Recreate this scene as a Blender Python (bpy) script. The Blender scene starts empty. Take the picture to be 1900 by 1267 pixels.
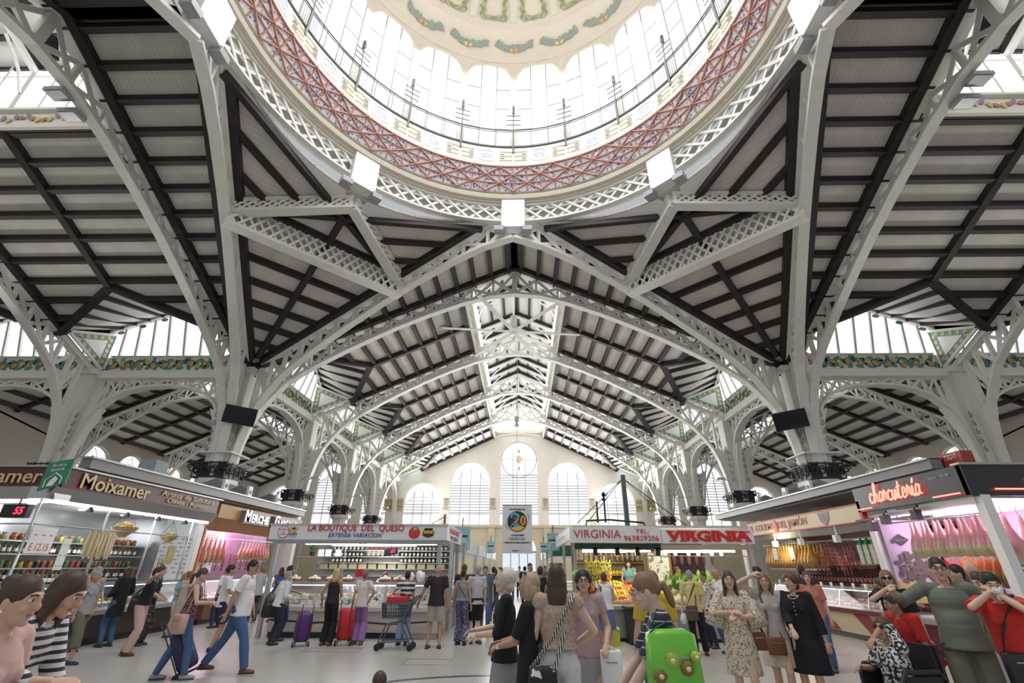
import bpy, bmesh, math, random
from mathutils import Vector, Matrix
rnd = random.Random(7)
scn = bpy.context.scene
COL = scn.collection
PI = math.pi
# ------------------------------------------------------------------ camera, world, light, exposure
def make_camera():
    p, yaw, roll = math.radians(26.282), math.radians(-1.365), math.radians(.358)
    cp, sp, cy, sy = math.cos(p), math.sin(p), math.cos(yaw), math.sin(yaw)
    M = Matrix(((cy, sy, 0), (-sy, cy, 0), (0, 0, 1)))
    F, U, Rt = M @ Vector((0, cp, sp)), M @ Vector((0, -sp, cp)), M @ Vector((1, 0, 0))
    c, s = math.cos(roll), math.sin(roll)
    r, u = c*Rt + s*U, c*U - s*Rt
    cam = bpy.data.cameras.new('camera'); cam.sensor_width = 36; cam.lens = 36*844/1900
    cam.clip_start = .05; cam.clip_end = 300
    o = bpy.data.objects.new('camera', cam); COL.objects.link(o)
    o.matrix_world = Matrix(((r.x, u.x, -F.x, .302), (r.y, u.y, -F.y, 0), (r.z, u.z, -F.z, 1.72), (0, 0, 0, 1)))
    scn.camera = o
make_camera()
W = bpy.data.worlds.new('World'); scn.world = W; W.use_nodes = True
W.node_tree.nodes['Background'].inputs[0].default_value = (.93, .97, 1, 1)
W.node_tree.nodes['Background'].inputs[1].default_value = .45
vs = scn.view_settings; vs.view_transform = 'Standard'; vs.look = 'None'; vs.gamma = 1; vs.use_curve_mapping = False
vs.exposure = 0.22
scn.cycles.use_denoising = True
scn.cycles.max_bounces = 7; scn.cycles.diffuse_bounces = 4
scn.cycles.sample_clamp_indirect = 6
def area_light(name, loc, size, energy, rot=(0, 0, 0), color=(1, 1, 1), size_y=None):
    l = bpy.data.lights.new(name, 'AREA'); l.energy = energy; l.size = size; l.color = color
    if size_y: l.shape = 'RECTANGLE'; l.size_y = size_y
    o = bpy.data.objects.new(name, l); COL.objects.link(o); o.location = loc; o.rotation_euler = rot
    return o
# added area lights that strengthen the daylight from the dome and the windows
area_light('dome_daylight', (0, 6.14, 21.5), 10, 1500, color=(.97, .98, 1))
area_light('end_window_daylight', (0, 42.2, 8), 20, 2600, (-PI/2, 0, 0), (1, .99, .97), 7)
for sx in (-1, 1):
    area_light('clerestory_daylight', (sx*8.3, 29.9, 6.8), 1.6, 480, (0, sx*PI/2, 0), (1, .99, .97), 25)  # added fill hung below the clerestory to brighten the nave ceiling
    area_light('transept_clerestory_daylight', (sx*19, 13.6, 6.6), 15, 420, (-PI/2, 0, 0), (1, .99, .97), 1.2)  # added fill under the transept ribs, inside and below the dormer windows
# ------------------------------------------------------------------ materials
MATS = {}
def mat(name, col, rough=.6, metal=0., noise=0., scale=8., bump=0., emit=0., spec=None, alpha=None, trans=0.):
    if name in MATS: return MATS[name]
    m = bpy.data.materials.new(name); m.use_nodes = True; MATS[name] = m
    nt = m.node_tree; b = nt.nodes['Principled BSDF']
    c = (*col, 1)
    b.inputs['Base Color'].default_value = c; b.inputs['Roughness'].default_value = rough; b.inputs['Metallic'].default_value = metal
    if spec is not None: b.inputs['Specular IOR Level'].default_value = spec
    if trans: b.inputs['Transmission Weight'].default_value = trans
    if alpha is not None: b.inputs['Alpha'].default_value = alpha
    if emit: b.inputs['Emission Color'].default_value = c; b.inputs['Emission Strength'].default_value = emit
    if noise or bump:
        tc = nt.nodes.new('ShaderNodeTexCoord'); n = nt.nodes.new('ShaderNodeTexNoise')
        n.inputs['Scale'].default_value = scale; n.inputs['Detail'].default_value = 4
        nt.links.new(tc.outputs['Object'], n.inputs['Vector'])
        if noise:
            r = nt.nodes.new('ShaderNodeMix'); r.data_type = 'RGBA'
            r.inputs['A'].default_value = (*[max(0, x*(1-noise)) for x in col], 1); r.inputs['B'].default_value = (*[min(1, x*(1+noise)) for x in col], 1)
            nt.links.new(n.outputs['Fac'], r.inputs['Factor']); nt.links.new(r.outputs['Result'], b.inputs['Base Color'])
        if bump:
            bp = nt.nodes.new('ShaderNodeBump'); bp.inputs['Strength'].default_value = bump; bp.inputs['Distance'].default_value = .01
            nt.links.new(n.outputs['Fac'], bp.inputs['Height']); nt.links.new(bp.outputs['Normal'], b.inputs['Normal'])
    return m
def stripes(name, colA, colB, axis, period, duty=.5, rough=.7, noise=.0, rot=0., sharp=True, nscale=1.5):
    """hard stripes across one object-space axis ('X','Y','Z'); rot turns the coordinates about Z first"""
    if name in MATS: return MATS[name]
    m = mat(name, colA, rough); nt = m.node_tree; b = nt.nodes['Principled BSDF']; L = nt.links.new
    tc = nt.nodes.new('ShaderNodeTexCoord'); mp = nt.nodes.new('ShaderNodeMapping'); mp.inputs['Rotation'].default_value = (0, 0, rot)
    L(tc.outputs['Object'], mp.inputs['Vector'])
    sx = nt.nodes.new('ShaderNodeSeparateXYZ'); L(mp.outputs['Vector'], sx.inputs['Vector'])
    f = nt.nodes.new('ShaderNodeMath'); f.operation = 'DIVIDE'; f.inputs[1].default_value = period; L(sx.outputs[axis], f.inputs[0])
    fr = nt.nodes.new('ShaderNodeMath'); fr.operation = 'FRACT'; L(f.outputs[0], fr.inputs[0])
    lt = nt.nodes.new('ShaderNodeMath'); lt.operation = 'LESS_THAN'; lt.inputs[1].default_value = duty; L(fr.outputs[0], lt.inputs[0])
    mx = nt.nodes.new('ShaderNodeMix'); mx.data_type = 'RGBA'; mx.inputs['A'].default_value = (*colB, 1); mx.inputs['B'].default_value = (*colA, 1)
    L(lt.outputs[0], mx.inputs['Factor'])
    out = mx.outputs['Result']
    if noise:
        n = nt.nodes.new('ShaderNodeTexNoise'); n.inputs['Scale'].default_value = nscale; n.inputs['Detail'].default_value = 5; L(tc.outputs['Object'], n.inputs['Vector'])
        rp = nt.nodes.new('ShaderNodeMapRange'); rp.inputs['To Min'].default_value = 1-noise; rp.inputs['To Max'].default_value = 1+noise; L(n.outputs['Fac'], rp.inputs['Value'])
        hs = nt.nodes.new('ShaderNodeHueSaturation'); L(rp.outputs['Result'], hs.inputs['Value']); L(out, hs.inputs['Color']); out = hs.outputs['Color']
    L(out, b.inputs['Base Color'])
    return m
def spots(name, base, cols, scale=12., thresh=.45, rough=.7, kind='VORONOI'):
    """a print: blotches of the given colours scattered over a ground colour"""
    if name in MATS: return MATS[name]
    m = mat(name, base, rough); nt = m.node_tree; b = nt.nodes['Principled BSDF']; L = nt.links.new
    tc = nt.nodes.new('ShaderNodeTexCoord'); prev = None
    for i, c in enumerate(cols):
        n = nt.nodes.new('ShaderNodeTexNoise'); n.inputs['Scale'].default_value = scale*(1+.35*i); n.inputs['Detail'].default_value = 2.5
        mp = nt.nodes.new('ShaderNodeMapping'); mp.inputs['Location'].default_value = (3.1*i, 7.7*i, 1.3*i); L(tc.outputs['Object'], mp.inputs['Vector']); L(mp.outputs['Vector'], n.inputs['Vector'])
        g = nt.nodes.new('ShaderNodeMath'); g.operation = 'GREATER_THAN'; g.inputs[1].default_value = 1-thresh; L(n.outputs['Fac'], g.inputs[0])
        mx = nt.nodes.new('ShaderNodeMix'); mx.data_type = 'RGBA'; mx.inputs['B'].default_value = (*c, 1); L(g.outputs[0], mx.inputs['Factor'])
        if prev is None: mx.inputs['A'].default_value = (*base, 1)
        else: L(prev, mx.inputs['A'])
        prev = mx.outputs['Result']
    L(prev, b.inputs['Base Color'])
    return m
def emis(name, col, strength):
    if name in MATS: return MATS[name]
    m = bpy.data.materials.new(name); m.use_nodes = True; MATS[name] = m; nt = m.node_tree; nt.nodes.clear()
    e = nt.nodes.new('ShaderNodeEmission'); e.inputs[0].default_value = (*col, 1); e.inputs[1].default_value = strength
    o = nt.nodes.new('ShaderNodeOutputMaterial'); nt.links.new(e.outputs[0], o.inputs[0])
    return m
def glass_mat():
    if 'clear_glass' in MATS: return MATS['clear_glass']
    m = bpy.data.materials.new('clear_glass'); m.use_nodes = True; MATS['clear_glass'] = m; nt = m.node_tree; nt.nodes.clear()
    t = nt.nodes.new('ShaderNodeBsdfTransparent'); t.inputs[0].default_value = (.93, .95, .95, 1); g = nt.nodes.new('ShaderNodeBsdfGlossy'); g.inputs['Roughness'].default_value = .03
    lw = nt.nodes.new('ShaderNodeLayerWeight'); pw = nt.nodes.new('ShaderNodeMath'); pw.operation = 'POWER'; pw.inputs[1].default_value = 4; nt.links.new(lw.outputs['Facing'], pw.inputs[0]); fr = nt.nodes.new('ShaderNodeMath'); fr.operation = 'MULTIPLY_ADD'; fr.inputs[1].default_value = .6; fr.inputs[2].default_value = .035; nt.links.new(pw.outputs[0], fr.inputs[0]); mx = nt.nodes.new('ShaderNodeMixShader'); o = nt.nodes.new('ShaderNodeOutputMaterial')
    nt.links.new(fr.outputs[0], mx.inputs[0]); nt.links.new(t.outputs[0], mx.inputs[1]); nt.links.new(g.outputs[0], mx.inputs[2]); nt.links.new(mx.outputs[0], o.inputs[0])
    return m
# ------------------------------------------------------------------ mesh building
class MB:
    def __init__(s): s.v = []; s.f = []; s.m = []; s.mi = 0
    def face(s, pts):
        n = len(s.v); s.v += [tuple(p) for p in pts]; s.f.append(tuple(range(n, n+len(pts)))); s.m.append(s.mi); return s
    def mesh(s, vs_, fs):
        n = len(s.v); s.v += [tuple(p) for p in vs_]; s.f += [tuple(n+i for i in f) for f in fs]; s.m += [s.mi]*len(fs); return s
    HEX = ((0, 3, 2, 1), (4, 5, 6, 7), (0, 1, 5, 4), (1, 2, 6, 5), (2, 3, 7, 6), (3, 0, 4, 7))
    def box(s, c, d, rz=0., M=None):
        x, y, z = d[0]/2, d[1]/2, d[2]/2; c = Vector(c)
        P = [Vector(p) for p in ((-x, -y, -z), (x, -y, -z), (x, y, -z), (-x, y, -z), (-x, -y, z), (x, -y, z), (x, y, z), (-x, y, z))]
        if M is None and rz: M = Matrix.Rotation(rz, 3, 'Z')
        if M is not None: P = [M @ p for p in P]
        return s.mesh([c+p for p in P], MB.HEX)
    def box2(s, a, b): return s.box([(a[i]+b[i])/2 for i in range(3)], [abs(b[i]-a[i]) for i in range(3)])
    def bar(s, p, q, w, h, up=(0, 0, 1)):
        p, q = Vector(p), Vector(q); d = (q-p)
        if d.length < 1e-5: return s
        d.normalize(); u = Vector(up); sd = d.cross(u)
        if sd.length < 1e-4: sd = d.cross(Vector((1, 0, 0)))
        sd.normalize(); u = sd.cross(d); sd = sd*w/2; u = u*h/2
        return s.mesh([p-sd-u, p+sd-u, p+sd+u, p-sd+u, q-sd-u, q+sd-u, q+sd+u, q-sd+u], ((0, 1, 2, 3), (7, 6, 5, 4), (0, 4, 5, 1), (1, 5, 6, 2), (2, 6, 7, 3), (3, 7, 4, 0)))
    def sweep(s, pts, w, h, side):
        """rectangular section swept along pts; side = horizontal direction of the width"""
        pts = [Vector(p) for p in pts]; sd = Vector(side).normalized()*w/2; n = len(pts); vs_ = []
        for i, p in enumerate(pts):
            t = (pts[min(i+1, n-1)]-pts[max(i-1, 0)]).normalized(); u = sd.normalized().cross(t).normalized()*h/2
            vs_ += [p-sd-u, p+sd-u, p+sd+u, p-sd+u]
        fs = [(0, 1, 2, 3), (4*n-1, 4*n-2, 4*n-3, 4*n-4)]
        for i in range(n-1):
            a = 4*i
            fs += [(a+k, a+4+k, a+4+(k+1) % 4, a+(k+1) % 4) for k in range(4)]
        return s.mesh(vs_, fs)
    def tube(s, pts, r, n=8, closed=False, caps=True):
        pts = [Vector(p) for p in pts]; m = len(pts); rs = r if isinstance(r, (list, tuple)) else [r]*m; vs_ = []
        up = None
        for i, p in enumerate(pts):
            if closed: t = pts[(i+1) % m]-pts[i-1]
            else: t = pts[min(i+1, m-1)]-pts[max(i-1, 0)]
            if t.length < 1e-9: t = Vector((0, 0, 1))
            t.normalize()
            if up is None: up = Vector((0, 0, 1)) if abs(t.z) < .9 else Vector((1, 0, 0))
            a = t.cross(up)
            if a.length < 1e-4: a = t.cross(Vector((0, 1, 0)))
            a.normalize(); up = a.cross(t)
            for k in range(n):
                q = 2*PI*k/n; vs_.append(p+a*(math.cos(q)*rs[i])+up*(math.sin(q)*rs[i]))
        fs = []
        for i in range(m if closed else m-1):
            for k in range(n):
                fs.append((i*n+k, i*n+(k+1) % n, ((i+1) % m)*n+(k+1) % n, ((i+1) % m)*n+k))
        if not closed and caps: fs += [tuple(range(n-1, -1, -1)), tuple(range((m-1)*n, m*n))]
        return s.mesh(vs_, fs)
    def lathe(s, prof, n=24, c=(0, 0, 0), a0=0., a1=2*PI, flip=False, cap=False):
        full = abs(a1-a0) > 2*PI-1e-6; k = n if full else n+1; vs_ = []
        for r, z in prof:
            for i in range(k):
                a = a0+(a1-a0)*i/n; vs_.append((c[0]+r*math.cos(a), c[1]+r*math.sin(a), c[2]+z))
        fs = []
        for j in range(len(prof)-1):
            for i in range(n):
                q = (j*k+i, j*k+(i+1) % k, (j+1)*k+(i+1) % k, (j+1)*k+i); fs.append(q[::-1] if flip else q)
        if cap and full: fs += [tuple(range(k-1, -1, -1)), tuple(range((len(prof)-1)*k, len(prof)*k))]
        return s.mesh(vs_, fs)
    def ell(s, c, r, n=12, m=8, M=None):
        vs_ = []; c = Vector(c)
        for j in range(1, m):
            t = PI*j/m
            for i in range(n):
                a = 2*PI*i/n; vs_.append(Vector((r[0]*math.sin(t)*math.cos(a), r[1]*math.sin(t)*math.sin(a), r[2]*math.cos(t))))
        vs_ += [Vector((0, 0, r[2])), Vector((0, 0, -r[2]))]
        if M is not None: vs_ = [M @ p for p in vs_]
        vs_ = [c+p for p in vs_]; T = (m-1)*n; fs = []
        for j in range(m-2):
            for i in range(n): fs.append((j*n+i, (j+1)*n+i, (j+1)*n+(i+1) % n, j*n+(i+1) % n))
        for i in range(n): fs += [(T, i, (i+1) % n), (T+1, (m-2)*n+(i+1) % n, (m-2)*n+i)]
        return s.mesh(vs_, fs)
    def prism(s, poly, vec):
        v = Vector(vec); P = [Vector(p) for p in poly]; n = len(P)
        return s.mesh(P+[p+v for p in P], [tuple(range(n-1, -1, -1)), tuple(range(n, 2*n))]+[(i, (i+1) % n, n+(i+1) % n, n+i) for i in range(n)])
    def disc(s, c, rx, ry, ax, ay, n=16):
        c, ax, ay = Vector(c), Vector(ax), Vector(ay)
        return s.face([c+ax*(rx*math.cos(2*PI*i/n))+ay*(ry*math.sin(2*PI*i/n)) for i in range(n)])
    def build(s, name, mats, parent=None, smooth=False):
        me = bpy.data.meshes.new(name); me.from_pydata(s.v, [], s.f)
        for m in (mats if isinstance(mats, (list, tuple)) else [mats]): me.materials.append(m)
        me.polygons.foreach_set('material_index', s.m)
        if smooth: me.polygons.foreach_set('use_smooth', [True]*len(s.f))
        me.update()
        return link(name, me, parent)
def link(name, me, parent=None):
    o = bpy.data.objects.new(name, me); COL.objects.link(o)
    if parent is not None:
        CH.setdefault(parent.name, []).append(o); o.parent = parent; o.matrix_parent_inverse = wm(parent).inverted()
    return o
def wm(o):
    m = o.matrix_basis.copy()
    return (wm(o.parent) @ o.matrix_parent_inverse @ m) if o.parent else m
def tag(o, label, cat, group=None):
    o['label'] = label; o['category'] = cat
    if group: o['group'] = group
    return o
def thing(name, label, cat, loc=(0, 0, 0), rz=0., group=None):
    o = bpy.data.objects.new(name, None); COL.objects.link(o); o.location = loc; o.rotation_euler = (0, 0, rz); o.empty_display_size = .2
    return tag(o, label, cat, group)
def struct(o): o['kind'] = 'structure'; return o
def sempty(name, loc=(0, 0, 0)):
    o = bpy.data.objects.new(name, None); COL.objects.link(o); o.location = loc; return struct(o)
CH = {}
def tree_of(o):
    return (o, [tree_of(c) for c in CH.get(o.name, ())])
def dup_tree(t, parent=None):
    o, ch = t; c = o.copy(); COL.objects.link(c)
    if parent is not None: c.parent = parent; c.matrix_parent_inverse = o.matrix_parent_inverse
    for k in ch: dup_tree(k, c)
    return c
def dup(t, loc, rz=None, label=None, group=None, scale=None):
    c = dup_tree(t); c.location = loc
    if rz is not None: c.rotation_euler = rz if isinstance(rz, (tuple, list)) else (0, 0, rz)
    if scale is not None: c.scale = (scale,)*3 if not isinstance(scale, (tuple, list)) else scale
    if label: c['label'] = label
    if group: c['group'] = group
    return c
_ws = []
def evaluated(o):
    """mesh of one object with its modifiers applied, worked out in a scratch scene"""
    if not _ws: _ws.append(bpy.data.scenes.new('scratch'))
    sc = _ws[0]; sc.collection.objects.link(o); vl = sc.view_layers[0]; vl.update(); dg = vl.depsgraph
    me = bpy.data.meshes.new_from_object(o.evaluated_get(dg), depsgraph=dg)
    bpy.data.objects.remove(o); return me
def text_mb(txt, size, font=None, extrude=.006, shear=0., bold=0., align='CENTER', space=1.):
    cu = bpy.data.curves.new('lettering', 'FONT'); cu.body = txt; cu.size = size; cu.extrude = extrude; cu.shear = shear; cu.offset = bold
    cu.align_x = align; cu.align_y = 'CENTER'; cu.resolution_u = 3; cu.space_character = space
    o = bpy.data.objects.new('lettering', cu)
    me = evaluated(o); bpy.data.curves.remove(cu)
    return me
def text_on(txt, size, m, c, xdir, ydir, parent, name='lettering', fit=None, **kw):
    """letters as a raised mesh, centred at c, running along xdir, up along ydir; fit=(width) scales in x"""
    me = text_mb(txt, size, **kw); x = Vector(xdir).normalized(); y = Vector(ydir).normalized(); z = x.cross(y)
    xs = [v.co.x for v in me.vertices]
    sx = fit/(max(xs)-min(xs)) if fit and xs else 1.
    mid = (max(xs)+min(xs))/2 if fit and xs else 0.
    c = Vector(c)
    for v in me.vertices:
        p = v.co.copy(); v.co = c+x*((p.x-mid)*sx)+y*p.y+z*p.z
    me.materials.clear(); me.materials.append(m)
    return link(name, me, parent)
def interp(tab, u):
    if u <= tab[0][0]: return tab[0][1]
    for (a, b), (c, d) in zip(tab, tab[1:]):
        if u <= c: return b+(d-b)*(u-a)/(c-a)
    return tab[-1][1]
def ordinal(k): return ['first', 'second', 'third', 'fourth', 'fifth', 'sixth', 'seventh', 'eighth', 'ninth', 'tenth', 'eleventh', 'twelfth', 'thirteenth', 'fourteenth', 'fifteenth', 'sixteenth', 'seventeenth', 'eighteenth', 'nineteenth', 'twentieth'][k] if k < 20 else ('%dth' % (k+1))
# ------------------------------------------------------------------ the iron roof
ZR, SL, HW, BAY, Y1, YC = 13.86, .46, 11., 6.4, 17.14, 6.14
ZN = ZR-SL*HW
white = mat('white_painted_iron', (.79, .775, .72), .55, noise=.07, scale=3., bump=.15)
whiteR = mat('riveted_iron', (.75, .735, .68), .5, noise=.1, scale=5., bump=.3)
cream = mat('cream_plaster', (.78, .74, .66), .8, noise=.06, scale=2.)
dark = mat('dark_timber', (.028, .017, .015), .6, noise=.25, scale=6.)
boardY = stripes('boards_nave', (.66, .615, .56), (.46, .42, .38), 'Y', .14, .93, .85, noise=.22)
boardX = stripes('boards_transept', (.66, .615, .56), (.46, .42, .38), 'X', .14, .93, .85, noise=.22)
boardD = stripes('boards_corner_left', (.66, .615, .56), (.46, .42, .38), 'X', .14, .93, .85, noise=.22, rot=PI/4)
boardE = stripes('boards_corner_right', (.66, .615, .56), (.46, .42, .38), 'X', .14, .93, .85, noise=.22, rot=-PI/4)
boardW = mat('pale_lantern_boards', (.80, .77, .72), .8, noise=.06)
pane = emis('daylit_glass', (.97, .985, 1.), 1.5)
paneS = emis('daylit_skylight_glass', (.97, .985, 1.), 1.6); paneN = emis('daylit_lantern_glass', (.98, .99, 1.), 2.4)
paneL = emis('daylit_lower_glass', (.96, .98, 1.), 1.25)
ironD = mat('dark_wrought_iron', (.02, .022, .02), .5)
muntin = mat('grey_glazing_bar', (.30, .30, .29), .5)
teal = mat('teal_glaze', (.10, .30, .27), .4); orange_g = mat('orange_glaze', (.72, .36, .08), .4); tilew = mat('white_glaze', (.80, .79, .73), .35)
inkd = mat('dark_glaze', (.05, .06, .06), .4); ochre = mat('ochre_glaze', (.62, .50, .16), .4); violet = mat('violet_glaze', (.28, .24, .40), .4); blueg = mat('blue_glaze', (.12, .16, .48), .4)
ARCH = [(0, 12.47), (1.1, 12.36), (2.25, 12.02), (3.7, 11.45), (5.0, 10.85), (6.2, 10.22), (7.2, 9.66), (8.0, 9.17), (8.6, 8.78), (9.23, 8.28), (9.7, 7.7), (10.05, 7.15), (10.3, 6.5), (10.45, 5.8), (10.53, 5.1), (10.56, 4.55)]
def half_truss(root, A, B, tag_up=True, dz=0.):
    """one half of an arched truss from its crown over A to its springing at B (plan points)"""
    A, B = Vector((A[0], A[1], 0)), Vector((B[0], B[1], 0)); D = B-A; side = Vector((-D.y, D.x, 0)).normalized()
    P = lambda u, z: A+D*(u/HW)+Vector((0, 0, z))
    top = lambda u: ZR-SL*u
    mb = MB(); mb.sweep([P(0, top(0)-.1), P(HW, top(HW)-.1)], .32, .2, side); mb.build('top_chord', white, root)
    us = [a for a, _ in ARCH]; pts = [P(u, interp(ARCH, u)+.05) for u in us]
    mb = MB(); mb.sweep(pts, .30, .11, side)
    mb.build('arched_chord', whiteR, root)
    st = [0, .95, 1.9, 2.8, 3.65, 4.5, 5.35, 6.2, 7.0, 7.75, 8.5, 9.2, 9.8, 10.3]
    for i, u in enumerate(st):
        zb, zt = interp(ARCH, u)+.1, top(u)-.2
        if i and zt-zb > .12: MB().bar(P(u, zb), P(u, zt), .09, .16, side).build('strut', white, root)
        if i < len(st)-1:
            v = st[i+1]; zb2, zt2 = interp(ARCH, v)+.1, top(v)-.2
            MB().bar(P(u, zb), P(v, zt2), .14, .035, side).build('brace', white, root)
            if i not in (11, 12): MB().bar(P(u, zt)-side*.05, P(v, zb2)-side*.05, .14, .035, side).build('brace', white, root)
T0N = (0, YC+7.15)
def full_truss(label, P_a, P_c, P_b, group=None):
    r = thing('roof_truss', label, 'roof truss', (P_c[0], P_c[1], 12), group=group)
    half_truss(r, P_c, P_a); half_truss(r, P_c, P_b)
    MB().bar((P_c[0], P_c[1], 12.6), (P_c[0], P_c[1], ZR-.3), .22, .22).build('king_post', white, r)
    return r
wh = ['closest to the dome', 'second behind the dome', 'third behind the dome', 'farthest, just before the end wall']
for k in range(4):
    y = Y1+BAY*k
    full_truss('white riveted arched truss across the nave, '+wh[k], (-HW, y), (0, y), (HW, y))
for s, nm in ((-1, 'left'), (1, 'right')):
    for k in range(3):
        x = s*(HW+BAY*k)
        full_truss('white riveted arched truss across the %s transept, %s' % (nm, ['beside the dome pillar', 'one bay out from the dome', 'two bays out from the dome'][k]), (x, Y1), (x, YC), (x, YC-HW))
# the eight half arches that spring from the dome pillars to the ring
R0 = 7.15
for s, nm in ((-1, 'left'), (1, 'right')):
    r = thing('dome_arch', 'white half arch from the %s dome pillar to the ring over the nave' % nm, 'arch', (s*5, 15, 11)); half_truss(r, (0, YC+R0), (s*HW, Y1))
    r = thing('dome_arch', 'white half arch from the %s dome pillar up to the %s side of the ring' % (nm, nm), 'arch', (s*9, 12, 11)); half_truss(r, (s*R0, YC), (s*HW, Y1))
    r = thing('dome_arch', 'white half arch leaving the %s side of the ring overhead towards the viewer' % nm, 'arch', (s*9, 1, 11)); half_truss(r, (s*R0, YC), (s*HW, YC-HW))
# ---- ceilings: boards between dark timbers
def quad_roof(name, polys, mats, parent=None):
    mb = MB()
    for p in polys: mb.prism([Vector(q)+Vector((0, 0, .0)) for q in p], (0, 0, .08))
    o = mb.build(name, mats, parent); return o
def purlin(root, p, q, w=.17, h=.2, drop=.1):
    p, q = Vector(p), Vector(q)
    if (q-p).length < .08: return
    MB().bar(p-Vector((0, 0, drop)), q-Vector((0, 0, drop)), w, h).build('purlin', dark, root)
OFF = [.31+.73*k for k in range(15)]
N0 = 2.3      # half width of the lanterns
def slope_bay(frame, s0, s1, boards, n_in, dormer=True):
    """one bay of one roof slope; frame(s, n, z) -> world point; s runs along the ridge, n outwards"""
    z = lambda n: ZR-SL*n; mid = (s0+s1)/2
    NV, NE = 7.1, 8.95
    if dormer: poly = [(s0, n_in), (s1, n_in), (s1, NE), (mid, NV), (s0, NE)]
    else: poly = [(s0, n_in), (s1, n_in), (s1, HW), (s0, HW)]
    if dormer: o = quad_roof('ceiling', [[frame(a, b, z(b)) for a, b in ((s0, n_in), (mid, n_in), (mid, NV), (s0, NE))], [frame(a, b, z(b)) for a, b in ((mid, n_in), (s1, n_in), (s1, NE), (mid, NV))]], boards)
    else: o = quad_roof('ceiling', [[frame(a, b, z(b)) for a, b in poly]], boards)
    struct(o)
    for n in OFF:
        if n < n_in+.2 or n > HW-.2: continue
        if dormer and n > NV:
            if n > NE: continue
            e = (mid-s0)*(n-NV)/(NE-NV); purlin(o, frame(s0, n, z(n)), frame(mid-e, n, z(n))); purlin(o, frame(mid+e, n, z(n)), frame(s1, n, z(n)))
        else: purlin(o, frame(s0, n, z(n)), frame(s1, n, z(n)))
    a, b = s0+(.3 if s1 > s0 else -.3), s1-(.3 if s1 > s0 else -.3)
    for s in (a, b): MB().bar(frame(s, n_in, z(n_in)-.12), frame(s, NE if dormer else HW, z(NE if dormer else HW)-.12), .2, .24).build('edge_rafter', dark, o)
    MB().bar(frame(mid, n_in, z(n_in)-.12), frame(mid, NV if dormer else HW, z(NV if dormer else HW)-.12), .22, .24).build('middle_rafter', dark, o)
    if n_in > 1: MB().bar(frame(s0, n_in+.06, z(n_in)-.14), frame(s1, n_in+.06, z(n_in)-.14), .2, .26).build('lantern_trimmer', dark, o)
    if dormer:
        RI, RO, ZO, EO, ZE = NV, 10.3, 11.35, 10.95, 10.78
        for sg, c0 in ((1, s0), (-1, s1)):
            pi, po, eo, vb = frame(mid, RI, z(RI)), frame(mid, RO, ZO), frame(c0, EO, ZE), frame(c0, NE, z(NE))
            d = quad_roof('dormer_ceiling', [[pi, po, eo, vb]], boardW, o)
            for k in range(1, 6):
                t = k/5.; lerp = lambda A, B, q: Vector(A)+(Vector(B)-Vector(A))*q
                a_, b_ = lerp(pi, vb, t), lerp(po, eo, t); a_.z -= .08; b_.z -= .08
                MB().bar(a_, b_, .15, .16).build('dormer_joist', dark, d)
            MB().bar(Vector(pi)-Vector((0, 0, .12)), Vector(vb)-Vector((0, 0, .12)), .24, .24).build('valley_beam', dark, o)
    return o
def nave_f(sx): return lambda s, n, z: Vector((sx*n, s, z))
def tran_f(sx, sy): return lambda s, n, z: Vector((sx*s, YC+sy*n, z))
for sx in (-1, 1):
    for k in range(4):
        slope_bay(nave_f(sx), Y1+BAY*k, Y1+BAY*(k+1), boardY, N0)
    for k in range(3):
        slope_bay(tran_f(sx, 1), HW+BAY*k, HW+BAY*(k+1), boardX, N0)
        if k < 2: slope_bay(tran_f(sx, -1), HW+BAY*k, HW+BAY*(k+1), boardX, N0, dormer=False)
# wedges between the dome arches and the first nave / transept trusses
def wedge(frame, s_at0, s1, boards):
    z = lambda n: ZR-SL*n
    o = struct(quad_roof('ceiling', [[frame(s_at0, 0, z(0)), frame(s1, 0, z(0)), frame(s1, HW, z(HW))]], boards))
    for n in [.02]+OFF:
        if n > HW-.6: continue
        purlin(o, frame(s_at0+(s1-s_at0)*n/HW, n, z(n)), frame(s1, n, z(n)), w=.3 if n < .1 else .17)
    MB().bar(frame(s1-.32, 0, z(0)-.12), frame(s1-.32, HW, z(HW)-.12), .22, .24).build('edge_rafter', dark, o)
    d = (s1-s_at0)/HW
    MB().bar(frame(s_at0+.4, 0, z(0)-.12), frame(s_at0+.4+d*(HW-1.2), HW-1.2, z(HW-1.2)-.12), .22, .24).build('edge_rafter', dark, o)
for sx in (-1, 1):
    wedge(nave_f(sx), YC+R0, Y1, boardY)
    wedge(tran_f(sx, 1), R0, HW, boardX); wedge(tran_f(sx, -1), R0, HW, boardX)
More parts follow.
